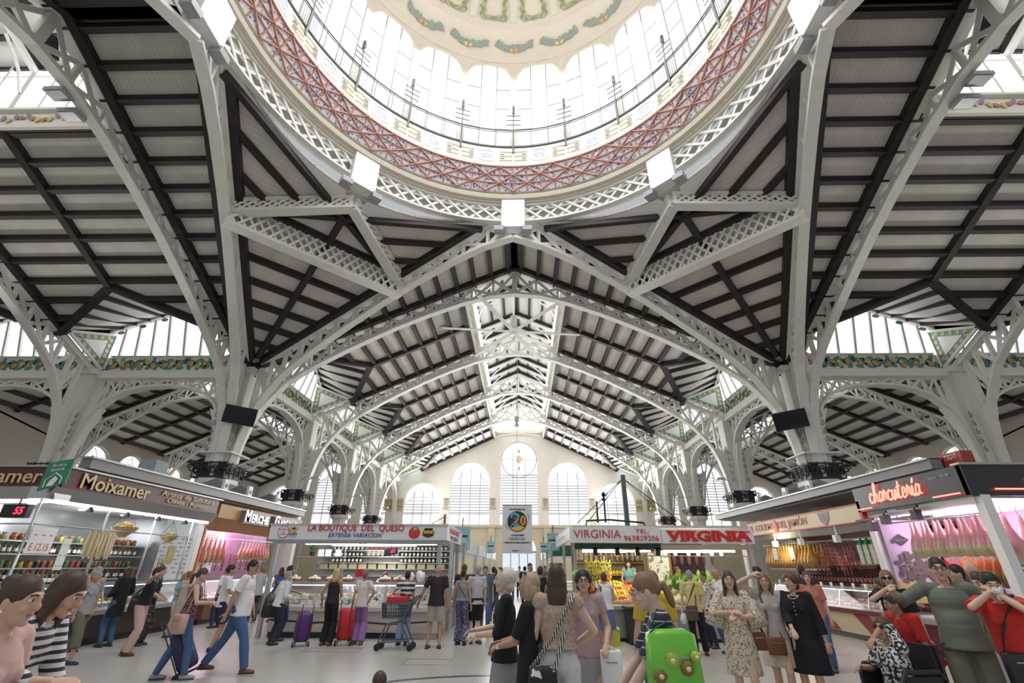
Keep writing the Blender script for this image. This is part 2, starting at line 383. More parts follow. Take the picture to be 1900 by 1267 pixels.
# corner facets between the dome arches, rising to the ring
for sx in (-1, 1):
    P1_ = Vector((sx*HW, Y1, ZN)); Nn = Vector((0, YC+R0, ZR)); Ww = Vector((sx*R0, YC, ZR))
    dg = Vector((sx*1, 1, 0)).normalized(); lv = Vector((-sx*1, 1, 0)).normalized()   # outwards / along the level lines
    cen = Vector((0, YC, 0)); d0 = (Nn-cen).dot(dg); d1 = (P1_-cen).dot(dg)
    zf = lambda d: ZR-(ZR-ZN)*(d-d0)/(d1-d0)
    pt = lambda d, l, dz=0.: Vector((cen.x+dg.x*d+lv.x*l, cen.y+dg.y*d+lv.y*l, zf(d)+dz))
    lmax = lambda d: (Nn-cen).dot(lv)*(d1-d)/(d1-d0)
    arc = [pt(7.3*math.cos(a), 7.3*math.sin(a)) for a in [(-45+90*i/16)*PI/180 for i in range(17)]]
    o = MB()
    fan = [P1_]+arc
    for i in range(len(arc)-1): o.prism([P1_, arc[i], arc[i+1]] if sx > 0 else [P1_, arc[i+1], arc[i]], (0, 0, .08))
    o = struct(o.build('ceiling', boardE if sx > 0 else boardD))
    d = 8.2
    while d < d1-.8:
        L = lmax(d)-.25
        if d < 9.2: L = 3.04*(d-8.0)/1.2
        if L > .2: purlin(o, pt(d, -L), pt(d, L), .18, .2)
        d += .82
    MB().bar(pt(8.2, 0, -.1), pt(d1-1, 0, -.1), .2, .22).build('middle_rafter', dark, o)
    for q in (-1, 1): MB().bar(pt(6.2, q*(lmax(6.2)-.32), -.11), pt(d1-.9, q*(lmax(d1-.9)-.25), -.11), .22, .24).build('edge_rafter', dark, o)
    # white boarded skirt between the ring and the straight trimmers
    for q in (-1, 1):
        mb = MB(); e0, e1 = pt(8.05, 0, -.14), pt(6.1, q*(lmax(6.1)-.15), -.14)
        ar = [pt(7.25*math.cos(a), q*7.25*math.sin(a), -.14) for a in [(3+40*i/8)*PI/180 for i in range(9)]]
        for i in range(8): mb.face([ar[i], ar[i+1], Vector(e0).lerp(e1, (i+1)/8), Vector(e0).lerp(e1, i/8)])
        mb.build('boarded_skirt', mat('skirt_white', (.74, .73, .70), .7), o)
        MB().bar(Vector(e0)+Vector((0, 0, -.02)), Vector(e1)+Vector((0, 0, -.02)), .2, .24).build('trimmer', dark, o)
        cc = pt(9.25, q*(lmax(9.25)-.3), -.12)
        for f_ in (.34, .68): MB().bar(Vector(e1).lerp(cc, f_), Vector(e0).lerp(cc, f_), .16, .18).build('jack_rafter', dark, o)
        MB().bar(Vector(e0)+(cc-Vector(e0))*.1, cc, .22, .22).build('edge_rafter', dark, o)
def lattice(mb, p, q, h, n, w=.07, th=.03, off=.0):
    """double diagonal lattice between two parallel horizontal chords, p..q along the bottom"""
    p, q = Vector(p), Vector(q); D = q-p; sd = Vector((-D.y, D.x, 0)).normalized()
    for i in range(-1, n+1):
        for a, b, o_ in ((i, i+2, 0), (i+2, i, 1)):
            t0, t1 = a/n, b/n; z0, z1 = 0., 1.
            if min(t0, t1) < 0:
                if t0 < 0: z0 = -t0/(t1-t0); t0 = 0
                else: z1 = t0/(t0-t1); t1 = 0
            if max(t0, t1) > 1:
                if t1 > 1: z1 = z0+(1-z0)*(1-t0)/(t1-t0); t1 = 1
                else: z0 = 1-(1-t1)/(t0-t1) if t0 != t1 else 0; z0 = (t0-1)/(t0-t1); t0 = 1
            if abs(t1-t0) < 1e-4: continue
            mb.bar(p+D*t0+Vector((0, 0, h*z0))+sd*(o_*.03+off), p+D*t1+Vector((0, 0, h*z1))+sd*(o_*.03+off), w, th, sd)
def lattice_girder(name, label, p, q, h, n, cat='girder', w=.42):
    p, q = Vector(p), Vector(q); D = (q-p); sd = Vector((-D.y, D.x, 0)).normalized()
    r = thing(name, label, cat, (p+q)/2)
    MB().sweep([p, q], w, .1, sd).build('bottom_flange', whiteR, r)
    up = Vector((0, 0, h)); MB().sweep([p+up, q+up], w, .1, sd).build('top_flange', white, r)
    for e in (-w/2+.05, w/2-.08):
        mb = MB(); lattice(mb, p, q, h, n, .075, .03, e); mb.build('lattice_web', white, r)
    for a, b in ((0, .035), (.965, 1)): MB().sweep([p+D*a+up/2, p+D*b+up/2], w*.7, h-.1, sd).build('end_plate', white, r)
    return r
for sx, nm in ((-1, 'left'), (1, 'right')):
    gN = Vector((sx*4.38, YC+R0+.35*4.38, 10.98)); gW = Vector((sx*(R0+.35*4.38), YC+4.38, 10.98)); jt = Vector((sx*(R0+.3)*.7071, YC+(R0+.3)*.7071, 12.55))
    lattice_girder('lattice_girder', 'long white diagonal lattice girder across the corner under the %s side of the dome' % nm, gW, gN, .85, 20)
    a = Vector((jt.x, jt.y, 12.25)); b1 = gN+Vector((0, 0, .35)); b2 = gW+Vector((0, 0, .35))
    lattice_girder('lattice_girder', 'short white lattice strut from the ring out to the %s transept arch' % nm, a, b2, .42, 13, w=.36)
    lattice_girder('lattice_girder', 'short white lattice strut from the ring down to the nave arch on the %s' % nm, a, b1, .42, 13, w=.36)
# ---- pillars
def crest(root, x, y, w, z0=4.5, h=.58):
    c = thing_part = MB()
    for k, (dx, dy) in enumerate(((0, -1), (1, 0), (0, 1), (-1, 0))):
        t = Vector((-dy, dx, 0)); o = Vector((x+dx*w/2, y+dy*w/2, z0))
        c.bar(o-t*w/2+Vector((0, 0, .03)), o+t*w/2+Vector((0, 0, .03)), .05, .05); c.bar(o-t*w/2+Vector((0, 0, h-.05)), o+t*w/2+Vector((0, 0, h-.05)), .05, .05)
        n = max(3, int(w/.24))
        for i in range(n):
            cc = o+t*(-w/2+w*(i+.5)/n)+Vector((dx, dy, 0))*.02+Vector((0, 0, h/2)); r_ = min(h*.36, w/n*.46)
            c.tube([cc+t*(r_*math.cos(a))*(1-a/14)+Vector((0, 0, r_*1.25*math.sin(a)*(1-a/14))) for a in [j*.62 for j in range(15)]], .026, 5)
            c.bar(cc+t*(w/n/2)-Vector((0, 0, h/2)), cc+t*(w/n/2)+Vector((0, 0, h*.5)), .03, .03)
        for e in (-1, 1):
            cc = o+t*(e*w*.5)+Vector((dx, dy, 0))*.05+t*e*.05+Vector((0, 0, h*.55))
            c.tube([cc+(t*e+Vector((dx, dy, 0)))*(.1*math.cos(a)*(1-a/12))+Vector((0, 0, .15*math.sin(a)*(1-a/12))) for a in [j*.6 for j in range(14)]], .024, 5)
    c.build('wrought_crest', ironD, root)
    MB().box((x, y, z0+h/2), (w*.86, w*.86, h)).build('neck_band', mat('green_black_iron', (.035, .045, .04), .5), root)
def pillar(label, x, y, arms, big=False, group=None):
    r = thing('iron_pillar', label, 'pillar', (x, y, 0), group=group)
    sw = .62 if not big else .8
    MB().box2((x-sw/2, y-sw/2, 0), (x+sw/2, y+sw/2, ZN-.15)).build('shaft', white, r)
    MB().box2((x-sw*.75, y-sw*.75, ZN-.18), (x+sw*.75, y+sw*.75, ZN+.02)).build('capital_plate', white, r)
    cw = 1.0 if not big else 1.18
    MB().lathe([(cw*.46, 0), (cw*.46, .9), (cw*.44, 1.0), (cw*.44, 4.2), (cw*.6, 4.35), (cw*.6, 4.5)], 8, (x, y, 0), PI/8, 2*PI+PI/8).build('pedestal', whiteR, r)
    if big: MB().box((x, y, 5.42), (1.3, 1.3, .05)).build('ledge_plate', white, r)
    crest(r, x, y, cw, h=.56 if not big else .6)
    for a in arms:
        d = Vector((math.cos(a), math.sin(a), 0)); sd = Vector((-d.y, d.x, 0))
        prof = [(.44, 4.6), (.47, 5.1), (.55, 5.8), (.70, 6.5), (.93, 7.1), (1.02, 7.25)]
        o = Vector((x, y, 0)); poly = [o+Vector((0, 0, 4.6))]+[o+d*u+Vector((0, 0, z)) for u, z in prof]+[o+d*.45+Vector((0, 0, 7.0)), o+d*.3+Vector((0, 0, 7.3)), o+Vector((0, 0, 7.35))]
        MB().prism([p-sd*.13 for p in poly], sd*.26).build('bracket_plate', white, r)
    # iron leaf ornament on the nave face
    for sx_ in (1, -1):
        c = MB(); f = Vector((sx_*(sw/2+.04), -sw/2-.02, 0))
        for k in range(5):
            z = 5.6+.32*k; c.tube([(x+f.x+sx_*.07*math.sin(a)*(1-a/9), y+f.y-.02, z+.13*math.cos(a)*(1-a/9)) for a in [j*.7 for j in range(10)]], .022, 5)
        c.build('scroll_ornament', mat('grey_iron', (.32, .32, .30), .5), r)
    return r
def arcade(label, p, q, zdrop=0., frieze=True):
    """frieze beam with lattice spandrels and a flat arch between two pillar axes"""
    p, q = Vector(p), Vector(q); D = q-p; L = D.length; d = D.normalized(); sd = Vector((-d.y, d.x, 0)); up = Vector((0, 0, 1))
    r = thing('arcade_beam', label, 'beam', (p+q)/2+up*8.6)
    MB().sweep([p+up*(ZN-.15), q+up*(ZN-.15)], .5, .3, sd).build('beam', white, r)
    prof = [(.33, 5.4), (.42, 6.1), (.58, 6.8), (.85, 7.35), (1.2, 7.72), (1.7, 7.98), (2.3, 8.15), (3.2, 8.22)]
    pts = [p+d*u+up*z for u, z in prof]+[q-d*u+up*z for u, z in reversed(prof[:-1])]
    MB().sweep(pts, .36, .1, sd).build('flat_arch', whiteR, r)
    tab = [(u, z) for u, z in prof]+[(L-u, z) for u, z in reversed(prof[:-1])]
    st = [.33, .8, 1.3, 1.85, 2.45, 3.2]; st = st+[L-u for u in reversed(st[:-1])]
    for i, u in enumerate(st):
        zb = interp(tab, u); zt = ZN-.3
        if zt-zb > .1: MB().bar(p+d*u+up*zb, p+d*u+up*zt, .07, .07, sd).build('strut', white, r)
        if i < len(st)-1:
            v = st[i+1]; zb2 = interp(tab, v)
            MB().bar(p+d*u+up*zb, p+d*v+up*zt, .09, .03, sd).build('brace', white, r); MB().bar(p+d*u+up*zt+sd*.04, p+d*v+up*zb2+sd*.04, .09, .03, sd).build('brace', white, r)
    return r
def tile_frieze(label, p, q, inward, z0=ZN+.02, h=.66, motif=0):
    p, q, inw = Vector(p), Vector(q), Vector(inward); D = q-p; L = D.length; d = D/L; up = Vector((0, 0, 1)); sd = Vector((-d.y, d.x, 0))
    r = thing('tile_frieze', label, 'frieze', (p+q)/2+up*z0)
    MB().sweep([p+up*(z0+h/2), q+up*(z0+h/2)], .16, h, sd).build('tile_panel', tilew, r)
    for z in (z0+.02, z0+h+.02): MB().sweep([p+up*z+inw*.06, q+up*z+inw*.06], .2, .05, sd).build('moulding', cream, r)
    mb = MB(); n = int(L/.98); f = inw*.088; cols = [teal, orange_g, inkd, ochre] if motif == 0 else [violet, orange_g, blueg, ochre]
    for i in range(n):
        c = p+d*(L*(i+.5)/n)+up*(z0+h/2)+f; sg = 1 if i % 2 else -1
        mb.mi = 2; 
        for e in (-1, 1):
            pts = [c+d*(e*(.3+.23*math.cos(a)*(1-a/10)))+up*(sg*e*.22*math.sin(a)*(1-a/10)) for a in [j*.6 for j in range(13)]]
            mb.tube(pts, .02, 4)
        for k in range(9):
            a = k*.9+i; u_ = Vector(d)*math.cos(a)+up*math.sin(a); w_ = Vector(d)*(-math.sin(a))+up*math.cos(a)
            mb.mi = 0; mb.disc(c+d*((k-4)*.12)+up*(.17*math.sin(k*2.4+i))+f*.05, .17, .085, u_, w_, 8)
        for k in range(3):
            mb.mi = 1 if k != 1 else 3; mb.disc(c+d*((k-1)*.3)+up*(.1*math.cos(k*3.1+i))+f*.12, .115, .11, d, up, 10)
    mb.build('painted_scrolls', cols, r); return r
colname = ['first', 'second', 'third', 'fourth']
for sx, nm in ((-1, 'left'), (1, 'right')):
    pillar('massive white riveted %s dome pillar with dark wrought iron crest' % nm, sx*HW, Y1, [0, PI/2, PI, -PI/2], True)
    for k in range(1, 4):
        pillar('white iron nave pillar with dark crest on the %s, %s behind the dome pillar' % (nm, colname[k-1]), sx*HW, Y1+BAY*k, [0, PI/2, PI, -PI/2])
    for k in range(1, 3):
        pillar('white iron transept pillar on the far %s, %s out from the dome pillar' % (nm, colname[k-1]), sx*(HW+BAY*k), Y1, [0, PI/2, PI, -PI/2])
    for k in range(4):
        y = Y1+BAY*k
        arcade('white latticed arcade beam along the %s side of the nave, %s bay from the dome' % (nm, colname[k]), (sx*HW, y, 0), (sx*HW, y+BAY, 0))
        tile_frieze('fruit and leaf tile frieze along the %s of the nave, %s bay from the dome' % (nm, colname[k]), (sx*HW, y+.5, 0), (sx*HW, y+BAY-.5, 0), (-sx, 0, 0))
    for k in range(2):
        x = sx*(HW+BAY*k)
        arcade('white latticed arcade beam across the %s transept, %s bay from the dome' % (nm, colname[k]), (x, Y1, 0), (x+sx*BAY, Y1, 0))
        tile_frieze('fruit and leaf tile frieze across the %s transept, %s bay from the dome' % (nm, colname[k]), (x+sx*.5, Y1, 0), (x+sx*(BAY-.5), Y1, 0), (0, -1, 0))
# ---- dormer windows and cheek triangles in every bay
NWIN = [0]
def dormer_window(frame, s0, s1, nm):
    NWIN[0] += 1; mid = (s0+s1)/2
    r = sempty('window_%d' % NWIN[0], frame(mid, HW, ZN+.7))
    zb, nb = ZN+.7, 10.98
    a, b, c, d, e = frame(s0+.1, nb, zb), frame(s1-.1, nb, zb), frame(s1-.1, 10.95, 10.66), frame(mid, 10.3, 11.27), frame(s0+.1, 10.95, 10.66)
    MB().face([a, b, c, d]).face([a, d, e]).build('pane', paneS, r)
    n = 9
    for i in range(n+1):
        t = i/n; s = s0+.1+(s1-s0-.2)*t; q = 1-abs(2*t-1)
        bot = frame(s, nb-.05, zb); top = frame(s, 10.93-.65*q, 10.66+.61*q)
        MB().bar(bot, top, .09, .09).build('mullion', mat('pale_glazing_bar', (.72, .70, .66), .5), r)
    MB().bar(frame(s0, 10.88, 10.62), frame(mid, 10.22, 11.24), .16, .14).build('gable_rail', white, r); MB().bar(frame(s1, 10.88, 10.62), frame(mid, 10.22, 11.24), .16, .14).build('gable_rail', white, r)
    mb = MB()
    for i in range(6):
        t = .1+.8*i/5; s = s0+(s1-s0)*t; q = 1-abs(2*t-1); P = Vector(frame(s, 10.86-.65*q, 10.42+.61*q)); ax = (Vector(frame(s1, 0, 0))-Vector(frame(s0, 0, 0))).normalized()
        mb.mi = i % 2; mb.disc(P, .16, .09, ax, Vector((0, 0, 1)), 10)
    mb.build('stained_glass', [teal, mat('sage_glass', (.45, .52, .42), .4)], r)
def cheek(frame, s, facing, label):
    """triangular tile panel between a truss and the dormer eaves"""
    r = thing('tiled_spandrel', label, 'tile panel', frame(s, 10.2, 9.9))
    zt = 9.74; T = [frame(s, 10.98, 10.55), frame(s, 9.02, zt), frame(s, 10.98, 8.9)]
    ax = Vector(facing); P = [Vector(p)+ax*.22 for p in T]; c = (P[0]+P[1]+P[2])/3
    MB().prism(P, ax*.05).build('border', mat('blue_green_tile', (.12, .30, .33), .4, noise=.4, scale=3), r)
    mb = MB(); mb.prism([c+(p-c)*.5+ax*.052 for p in P], ax*.01); mb.build('field', tilew, r)
    mb = MB()
    for i in range(3):
        for k in range(5):
            q = P[i].lerp(P[(i+1) % 3], (k+.5)/5); q = q+(c-q)*.27+ax*.06
            t_ = (P[(i+1) % 3]-P[i]).normalized(); mb.disc(q, .09, .09, t_, ax.cross(t_), 8)
    mb.build('lemon_motif', mat('ochre_lemon', (.66, .46, .13), .4), r)
    mb = MB()
    for i in range(3): mb.bar(P[i]+ax*.05, P[(i+1) % 3]+ax*.05, .1, .08, ax)
    mb.build('rim', white, r)
for sx, nm in ((-1, 'left'), (1, 'right')):
    for k in range(4):
        y = Y1+BAY*k; dormer_window(nave_f(sx), y, y+BAY, nm)
        if k: cheek(nave_f(sx), y, (0, -1, 0), 'triangular blue tile panel with lemons above the %s nave pillar, %s from the dome' % (nm, colname[k-1]))
    cheek(nave_f(sx), Y1+BAY*4-.4, (0, -1, 0), 'triangular blue tile panel with lemons against the end wall on the %s' % nm)
    for k in range(3):
        x = HW+BAY*k; dormer_window(tran_f(sx, 1), x, x+BAY, nm)
        if k: cheek(tran_f(sx, 1), x, (-sx, 0, 0), 'triangular blue tile panel with lemons high on the %s transept, %s pillar out' % (nm, colname[k-1]))
# ---- roof lanterns
def lantern(label_i, frame, s0, s1, nb, stops, endwall=None):
    ze, zr = 15.15, 16.25; zb = 13.1
    r = sempty('ceiling_lantern_'+label_i, frame((s0+s1)/2, 0, 13))
    for sg in (-1, 1):
        n = sg*N0
        NWIN[0] += 1
        w = sempty('window_%d' % NWIN[0], frame((s0+s1)/2, n, 14))
        MB().face([frame(s0, n, zb), frame(s1, n, zb), frame(s1, n*.98, ze), frame(s0, n*.98, ze)]).build('pane', paneN, w)
        m = nb*4
        for i in range(m+1):
            s = s0+(s1-s0)*i/m; MB().bar(frame(s, n*.98, zb), frame(s, n*.96, ze), .07 if i % 4 else .16, .08).build('mullion', mat('pale_glazing_bar', (.72, .70, .66), .5), w)
        MB().bar(frame(s0, n*.97, ze-.45), frame(s1, n*.97, ze-.45), .05, .05).build('transom', white, w)
        MB().bar(frame(s0, n*.985, zb-.28), frame(s1, n*.985, zb-.28), .1, .6).build('frieze_board', cream, r)
        MB().bar(frame(s0, n*.95, zb+.02), frame(s1, n*.95, zb+.02), .2, .09).build('sill_moulding', white, r)
        mb = MB(); L = abs(s1-s0); k = int(L/.5)
        for i in range(k):
            s = s0+(s1-s0)*(i+.5)/k; P = Vector(frame(s, n*.945, zb-.27)); t_ = (Vector(frame(s1, 0, 0))-Vector(frame(s0, 0, 0))).normalized()
            for j in range(3):
                mb.mi = (i+j) % 3; a = i*1.3+j; mb.disc(P+t_*((j-1)*.16)+Vector((0, 0, .08*math.sin(a*2))), .11, .07, t_*math.cos(a)+Vector((0, 0, math.sin(a))), t_*(-math.sin(a))+Vector((0, 0, math.cos(a))), 8)
        mb.build('painted_frieze', [violet, ochre, mat('rust_glaze', (.45, .22, .12), .4)], r)
        quadp = [frame(s0, n*1.1, ze-.05), frame(s1, n*1.1, ze-.05), frame(s1, 0, zr), frame(s0, 0, zr)]
        MB().prism(quadp, (0, 0, .07)).build('lantern_boards', boardW, r)
        for t in (.02, .33, .66, .98):
            z_ = zr+(ze-zr)*t-.07; MB().bar(frame(s0, n*t, z_), frame(s1, n*t, z_), .13, .14).build('purlin', dark, r)
    for i, s in enumerate(stops):
        for sg in (-1, 1):
            a, b = Vector(frame(s, sg*N0*.97, ze-.1)), Vector(frame(s, 0, zr-.16))
            MB().bar(a, b, .2, .2).build('dark_rafter', dark, r)
            a2, b2 = Vector(frame(s, sg*N0*.97, ze-.28)), Vector(frame(s, 0, zr-.34)); MB().bar(a2, b2, .14, .16).build('white_rafter', white, r)
            pts = [frame(s, sg*N0*.95*(1-math.sin(q)*.45), ze-1.3+1.25*math.sin(q)**.6*(1)) for q in (0.01, .3, .6, .9, 1.2, 1.5)]
            MB().tube(pts, .045, 6).build('bracket', white, r)
    return r
lantern('nave', lambda s, n, z: Vector((n, s, z)), Y1, Y1+4*BAY, 8, [Y1+BAY*k+q for k in range(4) for q in (1.6, 3.2, 4.8)])
for sx, nm in ((-1, 'left'), (1, 'right')):
    lantern('transept_'+nm, lambda s, n, z: Vector((sx*s, YC+n, z)), HW, HW+3*BAY, 6, [HW+BAY*k+q for k in range(3) for q in (1.6, 3.2, 4.8)])
    # gable glass that closes each lantern towards the dome
for nm, P in (('nave', lambda n, z: Vector((n, Y1+.02, z))), ('left', lambda n, z: Vector((-HW-.02, YC+n, z))), ('right', lambda n, z: Vector((HW+.02, YC+n, z)))):
    NWIN[0] += 1; w = sempty('window_%d' % NWIN[0], P(0, 14))
    MB().face([P(-N0, ZR-SL*N0+.1), P(0, ZR+.1), P(N0, ZR-SL*N0+.1), P(N0, 15.1), P(0, 16.2), P(-N0, 15.1)]).build('pane', pane, w)
    for k in range(-4, 5): MB().bar(P(k*.5, ZR-SL*abs(k*.5)), P(k*.5, 16.1-SL*abs(k*.5)), .06, .06).build('mullion', white, w)
# ------------------------------------------------------------------ the dome
DC = Vector((0, YC, 0))
def dp(r, a, z): return Vector((r*math.sin(a), YC+r*math.cos(a), z))
dome = thing('dome', 'glazed dome with tiled drum and painted garlands over the crossing', 'dome', (0, YC, 16))
terra = mat('terracotta', (.56, .30, .24), .7, noise=.12, scale=6)
tileblue = spots('blue_white_tile', (.92, .92, .94), [(.14, .16, .56), (.92, .92, .94)], 11., .44, .35)
creamD = mat('dome_cream', (.86, .80, .70), .8, noise=.05, scale=1.)
mb = MB()
for z in (13.28, 14.03): mb.lathe([(7.06, z-.04), (7.26, z-.04), (7.26, z+.04), (7.06, z+.04), (7.06, z-.04)], 96, DC)
mb.build('ring_flanges', white, dome)
NB = 80
for (dr, sg) in ((7.14, 1), (7.11, -1)):
    mb = MB()
    for i in range(NB):
        a = 2*PI*i/NB
        mb.bar(dp(dr, a, 13.3), dp(dr, a+sg*2*PI/NB*1.5, 14.02), .085, .025, dp(1, a, 0)-DC)
    mb.build('ring_lattice', white, dome)
MB().lathe([(7.4, 13.3), (7.42, 14.05)], 96, DC).build('ring_backing', mat('grey_plaster', (.56, .55, .52), .8), dome)
for k in range(8):
    a = PI/4*k; t = Vector((math.cos(a), -math.sin(a), 0)); c = dp(7.1, a, 13.5)
    b = MB(); ax = dp(1, a, 0)-DC
    M = Matrix((t, ax, (0, 0, 1))).transposed(); b.box(c, (.86, .42, 1.3), M=M); b.build('joint_box', mat('clean_white_iron', (.80, .80, .80), .45), dome)
    for e in (-1, 1):
        b = MB(); b.box(c+t*(e*.52)+Vector((0, 0, -.72))-ax*.1, (.34, .3, .2), M=M); b.build('floodlight', mat('grey_lamp', (.35, .36, .36), .4), dome)
MB().lathe([(7.3, 14.05), (6.98, 14.07), (6.98, 14.14), (6.86, 14.16), (6.82, 14.3), (6.90, 14.42), (6.80, 14.44)], 96, DC, flip=True).build('cornice', mat('pale_stone', (.66, .61, .52), .7), dome)
MB().lathe([(6.83, 14.44), (6.40, 15.27)], 96, DC, flip=True).build('tile_band', tileblue, dome)
mb = MB(); NT = 80; zr_ = lambda q: (6.80-.42*q, 14.46+.80*q)
for i in range(NT):
    a = 2*PI*i/NT; st = 2*PI/NT
    p = [dp(zr_(q/3)[0], a, zr_(q/3)[1]) for q in range(4)]; pn = [dp(zr_(q/3)[0], a+st, zr_(q/3)[1]) for q in range(4)]; pp = [dp(zr_(q/3)[0], a-st, zr_(q/3)[1]) for q in range(4)]
    up = DC-dp(1, a, 0)
    mb.bar(p[0], p[3], .04, .05, up)
    for q in range(3):
        if (i+q) % 2 == 0: mb.bar(p[q], pn[q+1], .045, .06, up); mb.bar(p[q], pp[q+1], .045, .06, up)
    for q in (1, 2): mb.bar(p[q], pn[q], .035, .05, up)
    for q in range(4):
        if (i+q) % 2 == 0: mb.box(p[q]+up*.02, (.09, .09, .08))
mb.build('terracotta_ribs', terra, dome)
MB().lathe([(6.46, 15.24), (6.34, 15.26), (6.34, 15.31), (6.46, 15.34)], 96, DC, flip=True).build('terracotta_rim', terra, dome)
MB().lathe([(6.44, 15.33), (6.48, 15.6), (6.52, 15.62), (6.68, 16.62)], 96, DC, flip=True).build('drum_frieze', creamD, dome)
NP = 20
fz = lambda q: (6.52+.16*q, 15.62+1.0*q)
mb3 = MB()
for k in range(NP):
    a = 2*PI*(k+.5)/NP; r_, z_ = fz(.42); t = Vector((math.cos(a), -math.sin(a), 0)); s_ = (dp(fz(1)[0], a, fz(1)[1])-dp(fz(0)[0], a, fz(0)[1])).normalized(); nn = -(t.cross(s_)) if (t.cross(s_)).dot(dp(1, a, 0)-DC) > 0 else t.cross(s_)
    c = dp(r_, a, z_)+nn*.02
    mb1 = MB(); mb2 = MB(); mb1.tube([c+t*(.36*math.cos(q*PI/10))+s_*(.36*math.sin(q*PI/10)) for q in range(20)], .05, 5, closed=True)
    mb2.disc(c+nn*.012, .33, .33, t, s_, 20); mb1.build('medallion_rim', mat('white_plaster', (.84, .83, .80), .7), dome); mb2.build('medallion', mat('pale_blue_tile', (.52, .57, .68), .4), dome)
    for q in range(8):
        u = t*math.cos(q*PI/4)+s_*math.sin(q*PI/4); mb3.mi = 0; mb3.disc(c+nn*.02+u*.16, .11, .05, u, t*(-math.sin(q*PI/4))+s_*math.cos(q*PI/4), 8)
    for e in (-1, 1):
        for j, q in enumerate((.15, .42, .7)):
            a0, a1 = a+e*.075, a+e*.152; rr, zz = fz(q)
            mb3.mi = 1; mb3.bar(dp(rr-.03, a0, zz), dp(rr-.03, a1, zz), .035, .02, s_)
            if j < 2: mb3.mi = 0; mb3.bar(dp(rr-.035, a0+e*.005, zz+.09), dp(rr-.035, a0+e*.03, zz+.09), .05, .02, s_)
mb3.build('painted_bands', [mat('grey_blue_glaze', (.36, .40, .56), .5), mat('olive_gold', (.56, .52, .30), .6)], dome)
# balcony
MB().lathe([(6.68, 16.62), (6.62, 16.64), (6.62, 16.70), (7.1, 16.72)], 96, DC, flip=True).build('balcony_floor', mat('dark_grey_steel', (.10, .10, .105), .5), dome)
steel = mat('grey_steel', (.07, .07, .075), .5)
rail = thing('balcony_railing', 'thin grey steel railing with lamp posts around the foot of the dome windows', 'railing', (0, YC, 17))
MB().tube([dp(6.65, 2*PI*i/96, 17.62) for i in range(96)], .025, 6, closed=True).build('handrail', steel, rail)
MB().tube([dp(6.65, 2*PI*i/96, 17.52) for i in range(96)], .016, 5, closed=True).build('lower_rail', steel, rail)
for k in range(NP):
    a = 2*PI*k/NP; d = dp(1, a, 0)-DC; t = Vector((math.cos(a), -math.sin(a), 0))
    b = MB(); b.bar(dp(6.62, a, 16.25), dp(6.62, a, 17.62), .07, .07, d); b.bar(dp(6.62, a, 17.62), dp(6.72, a, 18.75), .035, .035, d)
    for j in range(3): b.bar(dp(6.66, a, 17.95+.27*j)-t*(.3), dp(6.66, a, 17.95+.27*j)+t*.3, .025, .025)
    b.build('lamp_post', steel, rail)
    MB().box(dp(6.75, a, 18.95), (.1, .1, .42)).build('lamp', steel, rail)
    bal = MB()
    for j in (-4, -3, -2, -1, 1, 2, 3, 4): bal.bar(dp(6.65, a+j*.012, 16.72), dp(6.65, a+j*.012, 17.6), .012, .012, d)
    for j in (1, 2): bal.bar(dp(6.65, a+j*2*PI/NP/3, 16.72), dp(6.65, a+j*2*PI/NP/3, 17.6), .02, .02, d)
    bal.build('baluster_panel', steel, rail)
# drum windows
RWN = 7.05; ZW0, ZW1, ZWT = 16.74, 21.65, 22.25
for k in range(NP):
    a = 2*PI*(k+.5)/NP; h = PI/NP*.86; NWIN[0] += 1
    w = struct(bpy.data.objects.new('window_%d' % NWIN[0], None)); COL.objects.link(w); w.location = dp(RWN, a, 19)
    top = lambda q: ZW1+(ZWT-ZW1)*math.sqrt(max(0, 1-q*q))
    Q = [-1+2*i/8 for i in range(9)]; mb = MB()
    for i in range(8): mb.face([dp(RWN, a+h*Q[i], ZW0), dp(RWN, a+h*Q[i+1], ZW0), dp(RWN, a+h*Q[i+1], top(Q[i+1])), dp(RWN, a+h*Q[i], top(Q[i]))])
    mb.build('pane', pane, w)
    for q in (-.36, .36): MB().bar(dp(RWN-.05, a+h*q, ZW0), dp(RWN-.05, a+h*q, top(q)), .035, .035).build('mullion', muntin, w)
    for j in range(3):
        z_ = 18.1+1.25*j; MB().bar(dp(RWN-.05, a-h, z_), dp(RWN-.05, a-h*.36, z_), .025, .03).build('bar', muntin, w); MB().bar(dp(RWN-.05, a+h*.36, z_), dp(RWN-.05, a+h, z_), .025, .03).build('bar', muntin, w)
    mb = MB(); mb.tube([dp(RWN-.06, a+h*q, top(q)) for q in Q], .05, 5); mb.build('arch_moulding', creamD, w)
